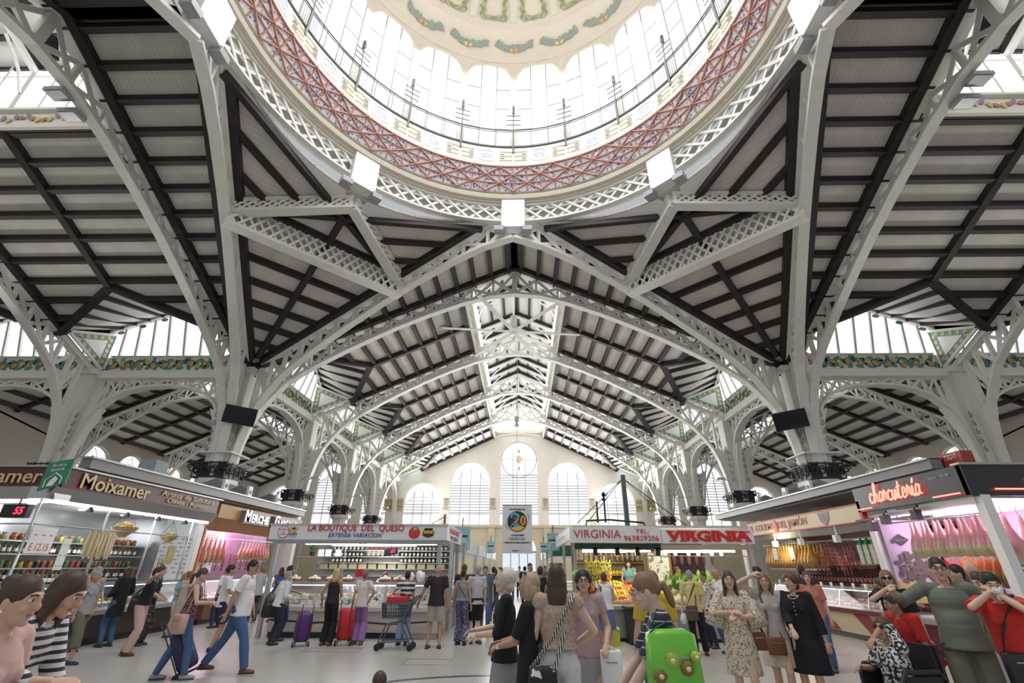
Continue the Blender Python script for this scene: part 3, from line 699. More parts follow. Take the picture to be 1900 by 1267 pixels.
# wall between the windows and the shell above
mb = MB()
for k in range(NP):
    a = 2*PI*k/NP; h0 = PI/NP*.14
    mb.mesh([dp(RWN-.1, a-h0, ZW0), dp(RWN-.1, a+h0, ZW0), dp(RWN-.1, a+h0, ZW1+.1), dp(RWN-.1, a-h0, ZW1+.1)], [(0, 1, 2, 3)])
    a = 2*PI*(k+.5)/NP; h = PI/NP; Q = [-1+2*i/10 for i in range(11)]
    tp = lambda q: ZW1+(ZWT-ZW1)*math.sqrt(max(0, 1-min(1, abs(q)/.86)**2))
    for i in range(10): mb.face([dp(RWN-.02, a+h*Q[i], tp(Q[i])), dp(RWN-.02, a+h*Q[i+1], tp(Q[i+1])), dp(RWN-.1, a+h*Q[i+1], 22.5), dp(RWN-.1, a+h*Q[i], 22.5)])
mb.build('window_piers', creamD, dome)
SH = [(6.95, 22.45), (6.8, 22.85), (6.5, 23.3), (6.2, 23.55), (6.12, 23.56), (6.05, 23.75), (5.6, 24.3), (5.0, 24.95), (4.2, 25.65), (3.2, 26.3), (2.0, 26.8), (.8, 27.0), (0, 27.05)]
MB().lathe(SH, 80, DC, flip=True).build('vault', mat('vault_cream', (.88, .80, .69), .8, noise=.05, scale=.6), dome)
def shell(a, s):
    """point on the vault at arc position s (index into SH)"""
    i = min(int(s), len(SH)-2); q = s-i; r_ = SH[i][0]*(1-q)+SH[i+1][0]*q; z_ = SH[i][1]*(1-q)+SH[i+1][1]*q; return dp(r_-.03, a, z_-.03)
mb = MB(); gar = MB(); leafc = [mat('leaf_green', (.36, .40, .22), .6), mat('leaf_grey', (.36, .42, .40), .6), mat('lemon', (.88, .72, .28), .6), mat('orange_fruit', (.86, .52, .16), .6), mat('sage_leaf', (.50, .54, .34), .6)]
def leaf(m, c, ang, a, L_, mi):
    t = Vector((math.cos(a), -math.sin(a), 0)); up_ = (DC-dp(1, a, 0)); s_ = (Vector((0, 0, .82))+up_*.57).normalized()
    u = t*math.cos(ang)+s_*math.sin(ang); v = t*(-math.sin(ang))+s_*math.cos(ang); m.mi = mi; m.disc(c+up_*.03, L_, L_*.38, u, v, 7)
for k in range(NP):
    a0 = 2*PI*k/NP
    mb.sweep([shell(a0, s)+Vector((0, 0, -.02)) for s in (5.2, 6, 7, 8, 9, 10)], .3, .1, Vector((math.cos(a0), -math.sin(a0), 0)))
    # lower garland: one under every pier
    for i in range(15):
        q = (i-7)/7.; a = a0+q*.115; sg = .55*(1-abs(q))
        leaf(gar, shell(a, 1.55-.0*sg-.35*(1-q*q)+.25), rnd.uniform(0, PI), a, .19, 1 if i % 3 else 0)
        leaf(gar, shell(a+.01, 1.5-.35*(1-q*q)+.15), rnd.uniform(0, PI), a, .16, 1)
    for i in range(4): leaf(gar, shell(a0+(i-1.5)*.018, 1.32-(.12 if i in (1, 2) else 0)), 0, a0, .13, 2 if k % 2 else 3)
    # U shaped garland in the panel between the ribs
    a1 = a0+PI/NP
    for e in (-1, 1):
        for i in range(12):
            s = 5.35+i*.22; w_ = .085
            leaf(gar, shell(a1+e*w_, s), PI/2+e*rnd.uniform(.3, 1.0)*(1 if i % 2 else -1), a1, .19, 0 if i % 3 else 4)
            if i % 3 == 1: leaf(gar, shell(a1+e*(w_-.012), s), 0, a1, .11, 2)
    for i in range(7):
        q = (i-3)/3.; leaf(gar, shell(a1+q*.075, 5.33), rnd.uniform(-.6, .6), a1, .2, 4 if i % 2 else 0)
    leaf(gar, shell(a1, 5.25), 0, a1, .1, 3)
mb.build('vault_ribs', creamD, dome); gar.build('painted_garlands', leafc, dome)
# ------------------------------------------------------------------ floor
def floor_mat():
    m = mat('floor_tile', (.50, .485, .45), .32); nt = m.node_tree; b = nt.nodes['Principled BSDF']; L = nt.links.new
    tc = nt.nodes.new('ShaderNodeTexCoord'); n = nt.nodes.new('ShaderNodeTexNoise'); n.inputs['Scale'].default_value = 1.3; n.inputs['Detail'].default_value = 6; L(tc.outputs['Object'], n.inputs['Vector'])
    v = nt.nodes.new('ShaderNodeTexVoronoi'); v.inputs['Scale'].default_value = 22; L(tc.outputs['Object'], v.inputs['Vector'])
    lt = nt.nodes.new('ShaderNodeMath'); lt.operation = 'LESS_THAN'; lt.inputs[1].default_value = .17; L(v.outputs['Distance'], lt.inputs[0])
    mx = nt.nodes.new('ShaderNodeMix'); mx.data_type = 'RGBA'; mx.inputs['A'].default_value = (.42, .405, .37, 1); mx.inputs['B'].default_value = (.52, .505, .465, 1); L(n.outputs['Fac'], mx.inputs['Factor'])
    m2 = nt.nodes.new('ShaderNodeMix'); m2.data_type = 'RGBA'; L(lt.outputs[0], m2.inputs['Factor']); L(mx.outputs['Result'], m2.inputs['A']); m2.inputs['B'].default_value = (.33, .31, .28, 1)
    L(m2.outputs['Result'], b.inputs['Base Color']); return m
struct(MB().box2((-45, -14, -.1), (45, 46, 0)).build('floor', floor_mat()))
fl = sempty('floor_inlay', (0, YC, 0))
MB().lathe([(0, .004), (3.5, .004)], 64, DC, cap=False).build('inlay_disc', mat('inlay_grey', (.47, .47, .45), .3, noise=.08, scale=2), fl)
MB().lathe([(3.5, .004), (3.5, .006), (3.62, .006), (3.62, .0)], 96, DC).build('inlay_ring', mat('inlay_dark', (.06, .055, .055), .3), fl)
for c, d in (((-1.6, 10.9), (.9, .6)), ((.9, 11.2), (.8, .6)), ((-4.0, 12.2), (1.2, .5))):
    o = MB(); x0, y0, x1, y1 = c[0]-d[0]/2, c[1]-d[1]/2, c[0]+d[0]/2, c[1]+d[1]/2
    for p, q in (((x0, y0), (x1, y0)), ((x1, y0), (x1, y1)), ((x1, y1), (x0, y1)), ((x0, y1), (x0, y0))): o.bar((*p, .003), (*q, .003), .012, .006)
    o.build('floor_hatch', mat('hatch_line', (.30, .29, .27), .5), fl)
# ------------------------------------------------------------------ end wall with arched windows
wallc = mat('rendered_wall', (.80, .775, .71), .85, noise=.10, scale=.7, bump=.1)
stonec = mat('sandstone', (.58, .51, .39), .85, noise=.12, scale=1.2, bump=.15)
YE = Y1+4*BAY
WINS = [(0, 1.68, 4.9, 10.65), (-4.42, 1.78, 4.9, 8.62), (4.42, 1.78, 4.9, 8.62), (-8.68, 1.62, 4.9, 6.95), (8.68, 1.62, 4.9, 6.95), (-13.0, 1.1, 4.9, 7.0), (13.0, 1.1, 4.9, 7.0), (-16.9, 1.55, 4.9, 8.75), (16.9, 1.55, 4.9, 8.75), (-21.4, 1.25, 4.9, 7.0), (21.4, 1.25, 4.9, 7.0)]
def wall_top(x):
    x = abs(x)
    return ZR-SL*x if x < 11 else 11.25-.46*abs(x-17.4)
def strip_wall(mb, P, xs, lo, hi):
    for a, b in zip(xs, xs[1:]):
        m = (a+b)/2
        if hi(m)-lo(m) > 1e-3: mb.face([P(a, lo(a)), P(b, lo(b)), P(b, hi(b)), P(a, hi(a))])
def arched_wall(name, P, x0, x1, base, top, wins, m, depth):
    """wall as faces around arched openings, with reveals of the given depth (a vector)"""
    xs = {x0, x1}; 
    for c, h, zb, zs in wins:
        for i in range(21): xs.add(c-h*math.cos(PI*i/20))
    for c in (-23.8, -17.4, -11, 0, 11, 17.4, 23.8):
        if x0 < c < x1: xs.add(c)
    xs = sorted(xs); mb = MB()
    def win_at(x):
        for w in wins:
            if abs(x-w[0]) < w[1]-1e-6: return w
    for a, b in zip(xs, xs[1:]):
        w = win_at((a+b)/2)
        if not w: mb.face([P(a, base), P(b, base), P(b, top(b)), P(a, top(a))])
        else:
            c, h, zb, zs = w; arc = lambda x: zs+math.sqrt(max(0, h*h-(x-c)**2))
            if zb > base: mb.face([P(a, base), P(b, base), P(b, zb), P(a, zb)])
            mb.face([P(a, arc(a)), P(b, arc(b)), P(b, top(b)), P(a, top(a))])
            mb.face([P(a, arc(a)), P(a, arc(a))+depth, P(b, arc(b))+depth, P(b, arc(b))])
    for c, h, zb, zs in wins:
        for e in (-1, 1): mb.face([P(c+e*h, zb), P(c+e*h, zs), P(c+e*h, zs)+depth, P(c+e*h, zb)+depth])
        mb.face([P(c-h, zb), P(c+h, zb), P(c+h, zb)+depth, P(c-h, zb)+depth])
    return struct(mb.build(name, m))
def arched_window(P, c, h, zb, zs, depth, kind):
    NWIN[0] += 1; d = depth*.8; r = sempty('window_%d' % NWIN[0], P(c, zs)+d)
    Q = [math.cos(PI*i/20) for i in range(21)]
    f = [P(c+h*q, zs+h*math.sqrt(max(0, 1-q*q)))+d for q in Q]
    MB().face(f).build('upper_pane', pane, r); MB().face([P(c-h, zb)+d, P(c+h, zb)+d, P(c+h, zs)+d, P(c-h, zs)+d]).build('lower_pane', paneL, r)
    fr = d*.9; mm = MB()
    MB().sweep([p-d+fr for p in f], .09, .09, depth).build('frame', white, r)
    n = 4 if kind != 'rose' else 3
    for i in range(1, n):
        x = c-h+2*h*i/n; MB().bar(P(x, zb)+fr, P(x, zs+(h*.85 if kind != 'rose' and i != n/2 or kind == 'rose' else h*.95)*.6)+fr, .05, .05).build('mullion', muntin, r)
    sl = MB(); z = zb+1.05
    while z < zs-.12+(0 if kind != 'rose' else -1.2): sl.bar(P(c-h, z)+fr, P(c+h, z)+fr, .03, .055); z += .235
    sl.build('louvre_slats', mat('louvre_grey', (.16, .16, .18), .5), r)
    MB().bar(P(c-h, zb+.95)+fr, P(c+h, zb+.95)+fr, .05, .09).build('transom', white, r)
    tn = MB(); tn.bar(P(c-h, zs)+fr, P(c+h, zs)+fr, .04, .05)
    tn.sweep([P(c+h*q*.98, zs-.35+h*.42*math.sqrt(max(0, 1-q*q)))+fr for q in Q], .06, .05, depth); tn.build('arched_transom', white, r)
    lead = MB()
    if kind == 'rose':
        lead.tube([P(c+h*.97*math.cos(a), zs+h*.97*math.sin(a))+fr for a in [2*PI*i/40 for i in range(40)]], .035, 5, closed=True)
        for x in (-.33, .33): lead.bar(P(c+h*x, zs-h)+fr, P(c+h*x, zs+h*.9)+fr, .02, .02); lead.bar(P(c-h, zs+h*x)+fr, P(c+h, zs+h*x)+fr, .02, .02)
    elif kind == 'diamond':
        pts = [P(c, zs+h*.9), P(c+h*.5, zs+.1), P(c, zs-h*.6), P(c-h*.5, zs+.1)]
        for i in range(4): lead.bar(pts[i]+fr, pts[(i+1) % 4]+fr, .025, .025)
        for e in (-1, 1):
            for k in range(4): cc = P(c+e*h*.68, zs-.2+.28*k); lead.tube([cc+fr+(P(1, 0)-P(0, 0))*.11*math.cos(a)+Vector((0, 0, .11*math.sin(a))) for a in [2*PI*i/9 for i in range(9)]], .018, 4, closed=True)
    else:
        for e in (-1, 1):
            for k in range(5):
                cc = P(c+e*h*(.72-.06*k), zs-.1+.24*k); lead.tube([cc+fr+(P(1, 0)-P(0, 0))*.12*math.cos(a)+Vector((0, 0, .12*math.sin(a))) for a in [2*PI*i/9 for i in range(9)]], .014, 4, closed=True)
        for q in (.45, .62): lead.tube([P(c+h*q*math.cos(a), zs-.1+h*q*math.sin(a))+fr for a in [PI*i/16 for i in range(17)]], .014, 4)
    lead.build('lead_tracery', muntin, r)
    if kind == 'rose':
        s = MB()
        for i in range(4): s.mi = i % 2; x = -.24+.16*i; s.face([P(c+x, zs-.36+.9*abs(x+.08))+fr*.97, P(c+x+.13, zs-.36+.9*abs(x+.08))+fr*.97, P(c+x+.13, zs+.42-.9*abs(x+.08))+fr*.97, P(c+x, zs+.42-.9*abs(x+.08))+fr*.97])
        s.mi = 2
        for z0, k in ((.62, .3), (-.95, .3)): s.face([P(c-.09, zs+z0)+fr*.97, P(c+.09, zs+z0)+fr*.97, P(c+.05, zs+z0+k)+fr*.97, P(c-.05, zs+z0+k)+fr*.97])
        s.build('stained_shield', [mat('gold_glass', (.80, .55, .12), .4), mat('amber_glass', (.74, .36, .08), .4), mat('slate_glass', (.25, .27, .30), .4)], r)
    return r
PE = lambda x, z: Vector((x, YE, z)); dep = Vector((0, .35, 0))
arched_wall('wall_far', PE, -23.8, 23.8, 4.9, wall_top, WINS, wallc, dep)
for i, (c, h, zb, zs) in enumerate(WINS): arched_window(PE, c, h, zb, zs, dep, 'rose' if i == 0 else ('diamond' if i > 8 else 'scroll'))
DW = 1.45
arched_wall('wall_far_base', PE, -23.8, 23.8, 0, lambda x: 4.75, [(0, DW, 0, 2.85)], stonec, dep)
struct(MB().box2((-23.8, YE-.22, 4.72), (23.8, YE+.1, 4.95)).build('trim_1', stonec))
for x in (-6.6, -2.4, 2.4, 6.6):
    struct(MB().box2((x-.28, YE-.16, 0), (x+.28, YE+.05, 4.72)).build('trim_pilaster', stonec))
dr = sempty('door_1', (0, YE, 1.4))
MB().face([PE(DW*math.cos(PI*i/16), 2.85+DW*math.sin(PI*i/16))+dep*.6 for i in range(17)]).build('fanlight', paneL, dr)
MB().face([PE(-DW, 0)+dep*.6, PE(DW, 0)+dep*.6, PE(DW, 2.75)+dep*.6, PE(-DW, 2.75)+dep*.6]).build('door_glass', emis('street_glass', (.62, .68, .74), 1.1), dr)
for x in (-DW, -.72, 0, .72, DW): MB().bar(PE(x, 0)+dep*.5, PE(x, 2.8)+dep*.5, .07, .07).build('stile', muntin, dr)
MB().bar(PE(-DW, 2.82)+dep*.4, PE(DW, 2.82)+dep*.4, .1, .14).build('transom', muntin, dr)
mb = MB()
for i, x in enumerate((-.85, -.68, -.45, -.2, -.02, .2, .4, .62, .8)): mb.bar(PE(x, 3.1)+dep*.55, PE(x+(.0 if i % 2 else .08), 3.42)+dep*.55, .05, .02)
mb.build('etched_strokes', mat('etched_grey', (.45, .47, .48), .5), dr)
# gable window closing the nave lantern on the end wall, with its arched moulding
NWIN[0] += 1; w = sempty('window_%d' % NWIN[0], PE(0, 14.2))
MB().face([PE(-2.2, 13.25), PE(2.2, 13.25), PE(2.2, 15.0), PE(0, 16.05), PE(-2.2, 15.0)]).build('pane', pane, w)
for k in range(-4, 5): MB().bar(PE(k*.5, 13.25), PE(k*.5, 16.0-.46*abs(k*.5)), .04, .06).build('mullion', mat('pale_glazing_bar', (.72, .70, .66), .5), w)
MB().bar(PE(-2.25, 13.2), PE(2.25, 13.2), .3, .3).build('sill', cream, w)
mb = MB(); mb.tube([PE(2.6*q, 12.55+.42*(1-q*q))-Vector((0, .1, 0)) for q in [-1+i/10 for i in range(21)]], .1, 6); struct(mb.build('trim_2', cream))
for i, x in enumerate((-6.5, -2.35, 2.35, 6.5)):
    r = thing('coat_of_arms_tile', 'painted tile shield on the end wall, %s of four' % ['leftmost', 'second from left', 'third from left', 'rightmost'][i], 'tile', (x, YE-.02, 6.7))
    MB().box((x, YE-.03, 6.7), (.62, .05, 1.05)).build('tile', mat('old_tile', (.60, .58, .50), .5, noise=.1), r)
    mb = MB(); mb.mi = 0; mb.face([(x-.2, YE-.06, 6.95), (x+.2, YE-.06, 6.95), (x+.18, YE-.06, 6.6), (x, YE-.06, 6.4), (x-.18, YE-.06, 6.6)]); mb.mi = 1; mb.box((x, YE-.06, 7.05), (.4, .02, .14)); mb.mi = 2; mb.box((x, YE-.06, 6.32), (.56, .02, .1)); mb.build('shield', [mat('dull_ochre', (.44, .38, .22), .6), mat('grey_brown', (.28, .26, .22), .6), mat('grey_blue_glaze', (.36, .40, .56), .5)], r)
for sx, nm in ((-1, 'left'), (1, 'right')):
    r = thing('tile_band', 'ochre toothed tile band on the end wall beside the %s arcade' % nm, 'tile band', (sx*11.2, YE-.05, 6.6))
    MB().box((sx*11.2, YE-.06, 6.6), (1.7, .1, 1.0)).build('band', mat('ochre_tile', (.56, .47, .26), .5, noise=.12), r)
    mb = MB()
    for k in range(12): mb.box((sx*11.2-.78+.14*k, YE-.13, 6.42), (.07, .05, .2)); mb.box((sx*11.2-.78+.14*k, YE-.13, 6.85), (.07, .05, .14))
    mb.build('teeth', mat('brown_tile', (.36, .29, .18), .5), r)
# ------------------------------------------------------------------ aisles
AR, AE, AM = 11.25, 8.3, 17.4
aw = mat('aisle_wall', (.42, .38, .32), .85, noise=.1, scale=.8)
def aisle_truss(label, sx, y, closed=False):
    r = thing('aisle_truss', label, 'roof truss', (sx*AM, y, 9))
    P = lambda u, z: Vector((sx*(AM+u), y, z)); hw = 6.1; top = lambda u: AR-.46*abs(u)
    tab = [(0, 10.0), (1.5, 9.75), (3, 9.05), (4.2, 8.2), (5, 7.4), (5.6, 6.4), (5.85, 5.2)]
    for e in (-1, 1):
        MB().sweep([P(0, top(0)-.15), P(e*hw, top(hw)-.15)], .24, .22, (0, 1, 0)).build('top_chord', white, r)
        MB().sweep([P(e*u, z) for u, z in tab], .24, .1, (0, 1, 0)).build('arched_chord', whiteR, r)
        st = [0, .9, 1.8, 2.7, 3.5, 4.3, 5.0, 5.6]
        for a, b in zip(st, st[1:]):
            MB().bar(P(e*b, interp(tab, b)), P(e*b, top(b)-.25), .07, .07).build('strut', white, r)
            MB().bar(P(e*a, interp(tab, a)+.05), P(e*b, top(b)-.25), .08, .03, (0, 1, 0)).build('brace', white, r); MB().bar(P(e*a, top(a)-.25), P(e*b, interp(tab, b)+.05), .08, .03, (0, 1, 0)).build('brace', white, r)
for sx, nm in ((-1, 'left'), (1, 'right')):
    for k in range(4):
        y = Y1+BAY*k
        if k: aisle_truss('white arched truss over the %s aisle, %s behind the transept' % (nm, colname[k-1]), sx, y)
        for e in (-1, 1):
            z = lambda n: AR-.46*n
            F = lambda s, n: Vector((sx*AM+e*n, s, z(n)))
            o = struct(quad_roof('ceiling', [[F(y, 1.3), F(y+BAY, 1.3), F(y+BAY, 6.35), F(y, 6.35)]], boardY))
            for j in range(7): purlin(o, F(y, 1.45+.78*j), F(y+BAY, 1.45+.78*j), .15, .18)
            for s in (.16, BAY/2, BAY-.16): MB().bar(F(y+s, 1.3)-Vector((0, 0, .1)), F(y+s, 6.35)-Vector((0, 0, .1)), .18, .2).build('rafter', dark, o)
    # aisle skylight
    r = sempty('ceiling_lantern_aisle_'+nm, (sx*AM, 30, 11)); NWIN[0] += 1; w = sempty('window_%d' % NWIN[0], (sx*AM, 30, 12))
    for e in (-1, 1):
        n = e*1.3; MB().face([(sx*AM+n, Y1, 11.1), (sx*AM+n, YE, 11.1), (sx*AM+n, YE, 12.3), (sx*AM+n, Y1, 12.3)]).build('pane', pane, w)
        for i in range(33): s = Y1+(YE-Y1)*i/32; MB().bar((sx*AM+n*.97, s, 11.1), (sx*AM+n*.97, s, 12.3), .07, .05).build('mullion', mat('pale_glazing_bar', (.72, .70, .66), .5), w)
        MB().box2((sx*AM+n*.93, Y1, 10.62), (sx*AM+n*1.04, YE, 11.12)).build('frieze_board', cream, r)
        mb = MB()
        for i in range(60):
            y = Y1+.25+i*.42; mb.mi = i % 3; mb.disc((sx*AM+n*.92, y, 10.88+.07*math.sin(i*1.7)), .14, .08, (0, math.cos(i), math.sin(i)), (0, -math.sin(i), math.cos(i)), 8)
        mb.build('painted_frieze', [violet, ochre, mat('rust_glaze', (.45, .22, .12), .4)], r)
        MB().prism([(sx*AM+e*1.5, Y1, 12.2), (sx*AM+e*1.5, YE, 12.2), (sx*AM, YE, 12.9), (sx*AM, Y1, 12.9)], (0, 0, .06)).build('lantern_boards', boardW, r)
    NWIN[0] += 1; w = sempty('window_%d' % NWIN[0], (sx*AM, Y1, 12)); MB().face([(sx*AM-1.3, Y1+.05, 10.7), (sx*AM+1.3, Y1+.05, 10.7), (sx*AM+1.3, Y1+.05, 12.3), (sx*AM, Y1+.05, 12.9), (sx*AM-1.3, Y1+.05, 12.3)]).build('pane', pane, w)
    # outer wall of the aisle and its arched windows
    PW = lambda s, z: Vector((sx*23.8, s, z)); dd = Vector((sx*.3, 0, 0)); wn = []
    for k in range(1, 4): wn += [(Y1+BAY*k+1.9, 1.15, 4.6, 6.6), (Y1+BAY*k+4.6, 1.15, 4.6, 6.6)]
    arched_wall('wall_'+nm, PW, Y1, YE, 0, lambda x: 8.32, wn, aw, dd)
    for c in wn: arched_window(PW, *c, dd, 'diamond')
    # the transept's own outer end
    struct(MB().box2((sx*30.3, YC-HW, 0), (sx*30.6, Y1+6, ZN)).build('wall_transept_'+nm, aw))
    struct(MB().box2((sx*23.8, Y1+5.7, 0), (sx*30.4, Y1+6, ZN)).build('wall_transept_back_'+nm, aw))
    struct(quad_roof('ceiling', [[(sx*23.8, Y1, ZN-.4), (sx*30.4, Y1, ZN-.4), (sx*30.4, Y1+6, ZN-1.4), (sx*23.8, Y1+6, ZN-1.4)]], boardX))
# ------------------------------------------------------------------ market stalls
steelb = mat('brushed_steel', (.50, .51, .52), .28, metal=.85)
steelm = mat('matt_aluminium', (.42, .43, .43), .4, metal=.5)
whitep = mat('white_panel', (.78, .78, .77), .4)
glass = glass_mat()
tube_w = emis('cool_tube', (.92, .96, 1.), 7.); tube_p = emis('pink_tube', (1., .72, .95), 7.); tube_y = emis('warm_tube', (1., .86, .55), 9.)
blackm = mat('black_matt', (.012, .012, .014), .45); redm = mat('sign_red', (.52, .02, .03), .45); bluem = mat('sign_blue', (.05, .09, .32), .45); goldm = mat('sign_gold', (.66, .52, .26), .4); paper = mat('white_card', (.84, .84, .82), .7)
led = emis('red_led', (1., .03, .05), 3.)
def F_left(a, b, z): return Vector((-9.9-b, a, z))
def F_right(a, b, z): return Vector((9.3+b, a, z))
def fb(F, a, b, z, mb=None):
    mb = mb or MB(); return mb.box2(F(a[0], b[0], z[0]), F(a[1], b[1], z[1]))
def part(F, a, b, z, name, m, root): return fb(F, a, b, z).build(name, m, root)
def spot(name, loc, energy, color, r=.15):
    l = bpy.data.lights.new(name, 'POINT'); l.energy = energy; l.color = color; l.shadow_soft_size = r
    o = bpy.data.objects.new(name, l); COL.objects.link(o); o.location = loc
def counter(F, a0, a1, root, base, top=1.3, kick=blackm, deep=.95, band=None):
    """glass display counter: kick, clad base, ledge, inclined front glass, top shelf"""
    part(F, (a0, a1), (.08, deep), (0, .14), 'kick', kick, root)
    part(F, (a0, a1), (0, deep), (.14, .62), 'base_panel', base, root)
    part(F, (a0, a1), (-.06, deep), (.62, .72), 'ledge', band or steelm, root)
    part(F, (a0, a1), (.12, deep), (.72, .76), 'display_deck', whitep, root)
    MB().face([F(a0, -.02, .73), F(a1, -.02, .73), F(a1, .16, top-.05), F(a0, .16, top-.05)]).build('front_glass', glass, root)
    part(F, (a0, a1), (.12, .62), (top-.02, top), 'top_shelf', glass, root); part(F, (a0, a1), (.1, .14), (top-.05, top+.01), 'shelf_edge', steelb, root)
    n = max(2, int(abs(a1-a0)/1.2))
    for i in range(n+1): x = a0+(a1-a0)*i/n; MB().bar(F(x, .05, .76), F(x, .18, top-.06), .02, .03).build('glass_clip', steelb, root)
    MB().bar(F(a0+.05, .22, top-.08), F(a1-.05, .22, top-.08), .03, .02).build('case_lamp', emis('case_lamp', (.97, .95, 1.), 3.), root)
GOODS = {}
def proto(kind, fn):
    if kind not in GOODS:
        o = fn(); o.location = (0, 0, -60); bpy.context.view_layer.update(); GOODS[kind] = [tree_of(o), False]
    return GOODS[kind]
def put(kind, fn, loc, label, cat, group, rz=0., scale=None):
    g = proto(kind, fn); o = g[0][0]
    if not g[1]: g[1] = True; c = o
    else: c = dup_tree(g[0])
    c.location = loc; c.rotation_euler = rz if isinstance(rz, (tuple, list)) else (0, 0, rz)
    c.scale = (1, 1, 1) if scale is None else ((scale,)*3 if not isinstance(scale, (list, tuple)) else scale)
    tag(c, label, cat, group); return c
def ham(name, body, skin, hoof, h=.72):
    def f():
        r = thing(name, 'x', 'ham'); prof = [(.012, 0), (.03, -.02), (.035, -.1), (.045, -.2), (.08, -.32), (.125, -.45), (.135, -.55), (.11, -.64), (.06, -.70), (.0, -.72)]
        MB().mesh(*(lambda m: ([(x*.75, y*1.15, z*h/.72) for x, y, z in m.v], m.f))(MB().lathe(prof, 12, flip=True))).build('meat', body, r, True)
        MB().mesh(*(lambda m: ([(x*.78, y*1.12+.02, z*h/.72-.012) for x, y, z in m.v], m.f))(MB().lathe([(0, -.42), (.10, -.47), (.136, -.56), (.115, -.65), (.06, -.712), (0, -.73)], 12, flip=True))).build('rind', skin, r, True)
        MB().tube([(0, 0, -.02), (0, 0, .09), (.015, 0, .12)], .008, 5).build('hanging_cord', hoof, r)
        MB().lathe([(.002, -h-.1), (.045, -h-.03), (.05, -h-.03), (.0, -h-.11)], 8).build('drip_cup', mat('white_cup', (.85, .83, .84), .4), r)
        return r
    return f
def bottle(colr, capc, h=.26, r=.035):
    def f():
        t = thing('bottle', 'x', 'bottle'); MB().lathe([(0, 0), (r, 0), (r, h*.58), (r*.4, h*.76), (r*.36, h), (0, h)], 10).build('body', mat('bottle_'+colr[0], colr[1], .2), t, True)
        MB().lathe([(r*1.02, h*.18), (r*1.02, h*.48)], 10).build('label_band', paper, t); MB().lathe([(r*.42, h*.95), (r*.42, h*1.04), (0, h*1.04)], 8).build('cap', mat('cap_'+capc[0], capc[1], .4), t); return t
    return f
def jar(colr, lid, h=.16, r=.055):
    def f():
        t = thing('jar', 'x', 'jar'); MB().lathe([(0, 0), (r, 0), (r*1.03, h*.7), (r*.8, h*.85), (0, h*.85)], 12).build('glass_body', mat('jar_'+colr[0], colr[1], .2), t, True)
        MB().lathe([(r*.84, h*.84), (r*.84, h), (0, h)], 12).build('lid', mat('lid_'+lid[0], lid[1], .4), t); MB().disc((0, -r*1.04, h*.42), r*.72, h*.30, (1, 0, 0), (0, 0, 1), 12).build('label_disc', mat('jar_label', (.72, .66, .52), .6), t); return t
    return f
def blob(name, fn_parts):
    def f():
        t = thing(name, 'x', name)
        for pn, mb, m in fn_parts(): mb.build(pn, m, t, True)
        return t
    return f
# ======================= left row: pickled goods stall
ma, mz = (9.78, 15.5), 3.56
maroon = mat('maroon_sign', (.105, .014, .022), .4)
S = thing('market_stall', 'salt fish and olive stall under a maroon fascia on the far left', 'market stall', (-11.5, 12.6, 0))
counter(F_left, 9.78, 15.35, S, mat('dark_stone', (.035, .022, .022), .35))
fa = part(F_left, (9.78, 15.3), (-.4, -.3), (3.17, 3.57), 'fascia', maroon, S)
fa2 = MB().box2((-14.5, 9.73, 3.17), (-9.5, 9.83, 3.57)).build('fascia', maroon, S)
X_, Z_ = Vector((0, 1, 0)), Vector((0, 0, 1)); xw = -9.47
text_on('Moixamer', .46, goldm, (xw, 11.25, 3.36), X_, Z_, fa, fit=2.05, bold=.004)
text_on('Artesà de Saladura', .19, goldm, (xw, 13.85, 3.45), X_, Z_, fa, fit=2.3); text_on('Olives i Fumats', .18, goldm, (xw, 13.85, 3.29), X_, Z_, fa, fit=1.75)
text_on('Moixamer', .40, goldm, (-10.85, 9.71, 3.37), (1, 0, 0), Z_, fa2, fit=1.95, bold=.004)
part(F_left, (9.7, 15.4), (-.46, -.26), (3.57, 3.61), 'top_trim', steelm, S); MB().box2((-14.5, 9.68, 3.57), (-9.44, 9.9, 3.61)).build('top_trim', steelm, S)
MB().prism([F_left(9.7, -.42, 3.17), F_left(9.7, -.28, 2.93), F_left(9.7, .1, 2.93), F_left(9.7, .1, 3.17)], (0, 5.7, 0)).build('hood', steelb, S)
MB().prism([(-14.5, 9.72, 3.17), (-14.5, 9.86, 2.93), (-14.5, 10.2, 2.93), (-14.5, 10.2, 3.17)], (4.95, 0, 0)).build('hood', steelb, S)
part(F_left, (9.9, 15.5), (0, 4.4), (3.0, 3.1), 'stall_ceiling', mat('stall_ceiling', (.62, .61, .58), .4), S)
part(F_left, (10.0, 15.5), (2.4, 2.5), (0, 3.0), 'back_wall', mat('steel_back', (.52, .53, .54), .22, metal=.7), S)
for a in (11.2, 12.6, 14.0): MB().lathe([(0, 2.985), (.09, 2.985)], 16, F_left(a, .75, 0)).build('downlight', tube_w, S); MB().lathe([(0, 2.985), (.09, 2.985)], 16, F_left(a, 1.5, 0)).build('downlight', tube_w, S)
MB().bar(F_left(9.9, -.2, 2.9), F_left(15.3, -.2, 2.9), .05, .05).build('light_tube', tube_w, S); MB().bar((-13.5, 9.98, 2.9), (-9.8, 9.98, 2.9), .05, .05).build('light_tube', tube_w, S)
for z in (2.45,): MB().tube([F_left(9.9, -.1, z), F_left(14.8, -.1, z)], .018, 6).build('hanging_rail', steelb, S); MB().tube([(-13.5, 9.85, z), (-9.8, 9.85, z)], .018, 6).build('hanging_rail', steelb, S)
for a in (9.85, 11.6, 13.2, 14.75): MB().bar(F_left(a, -.1, 1.3), F_left(a, -.1, 3.0), .035, .035).build('upright', steelb, S)
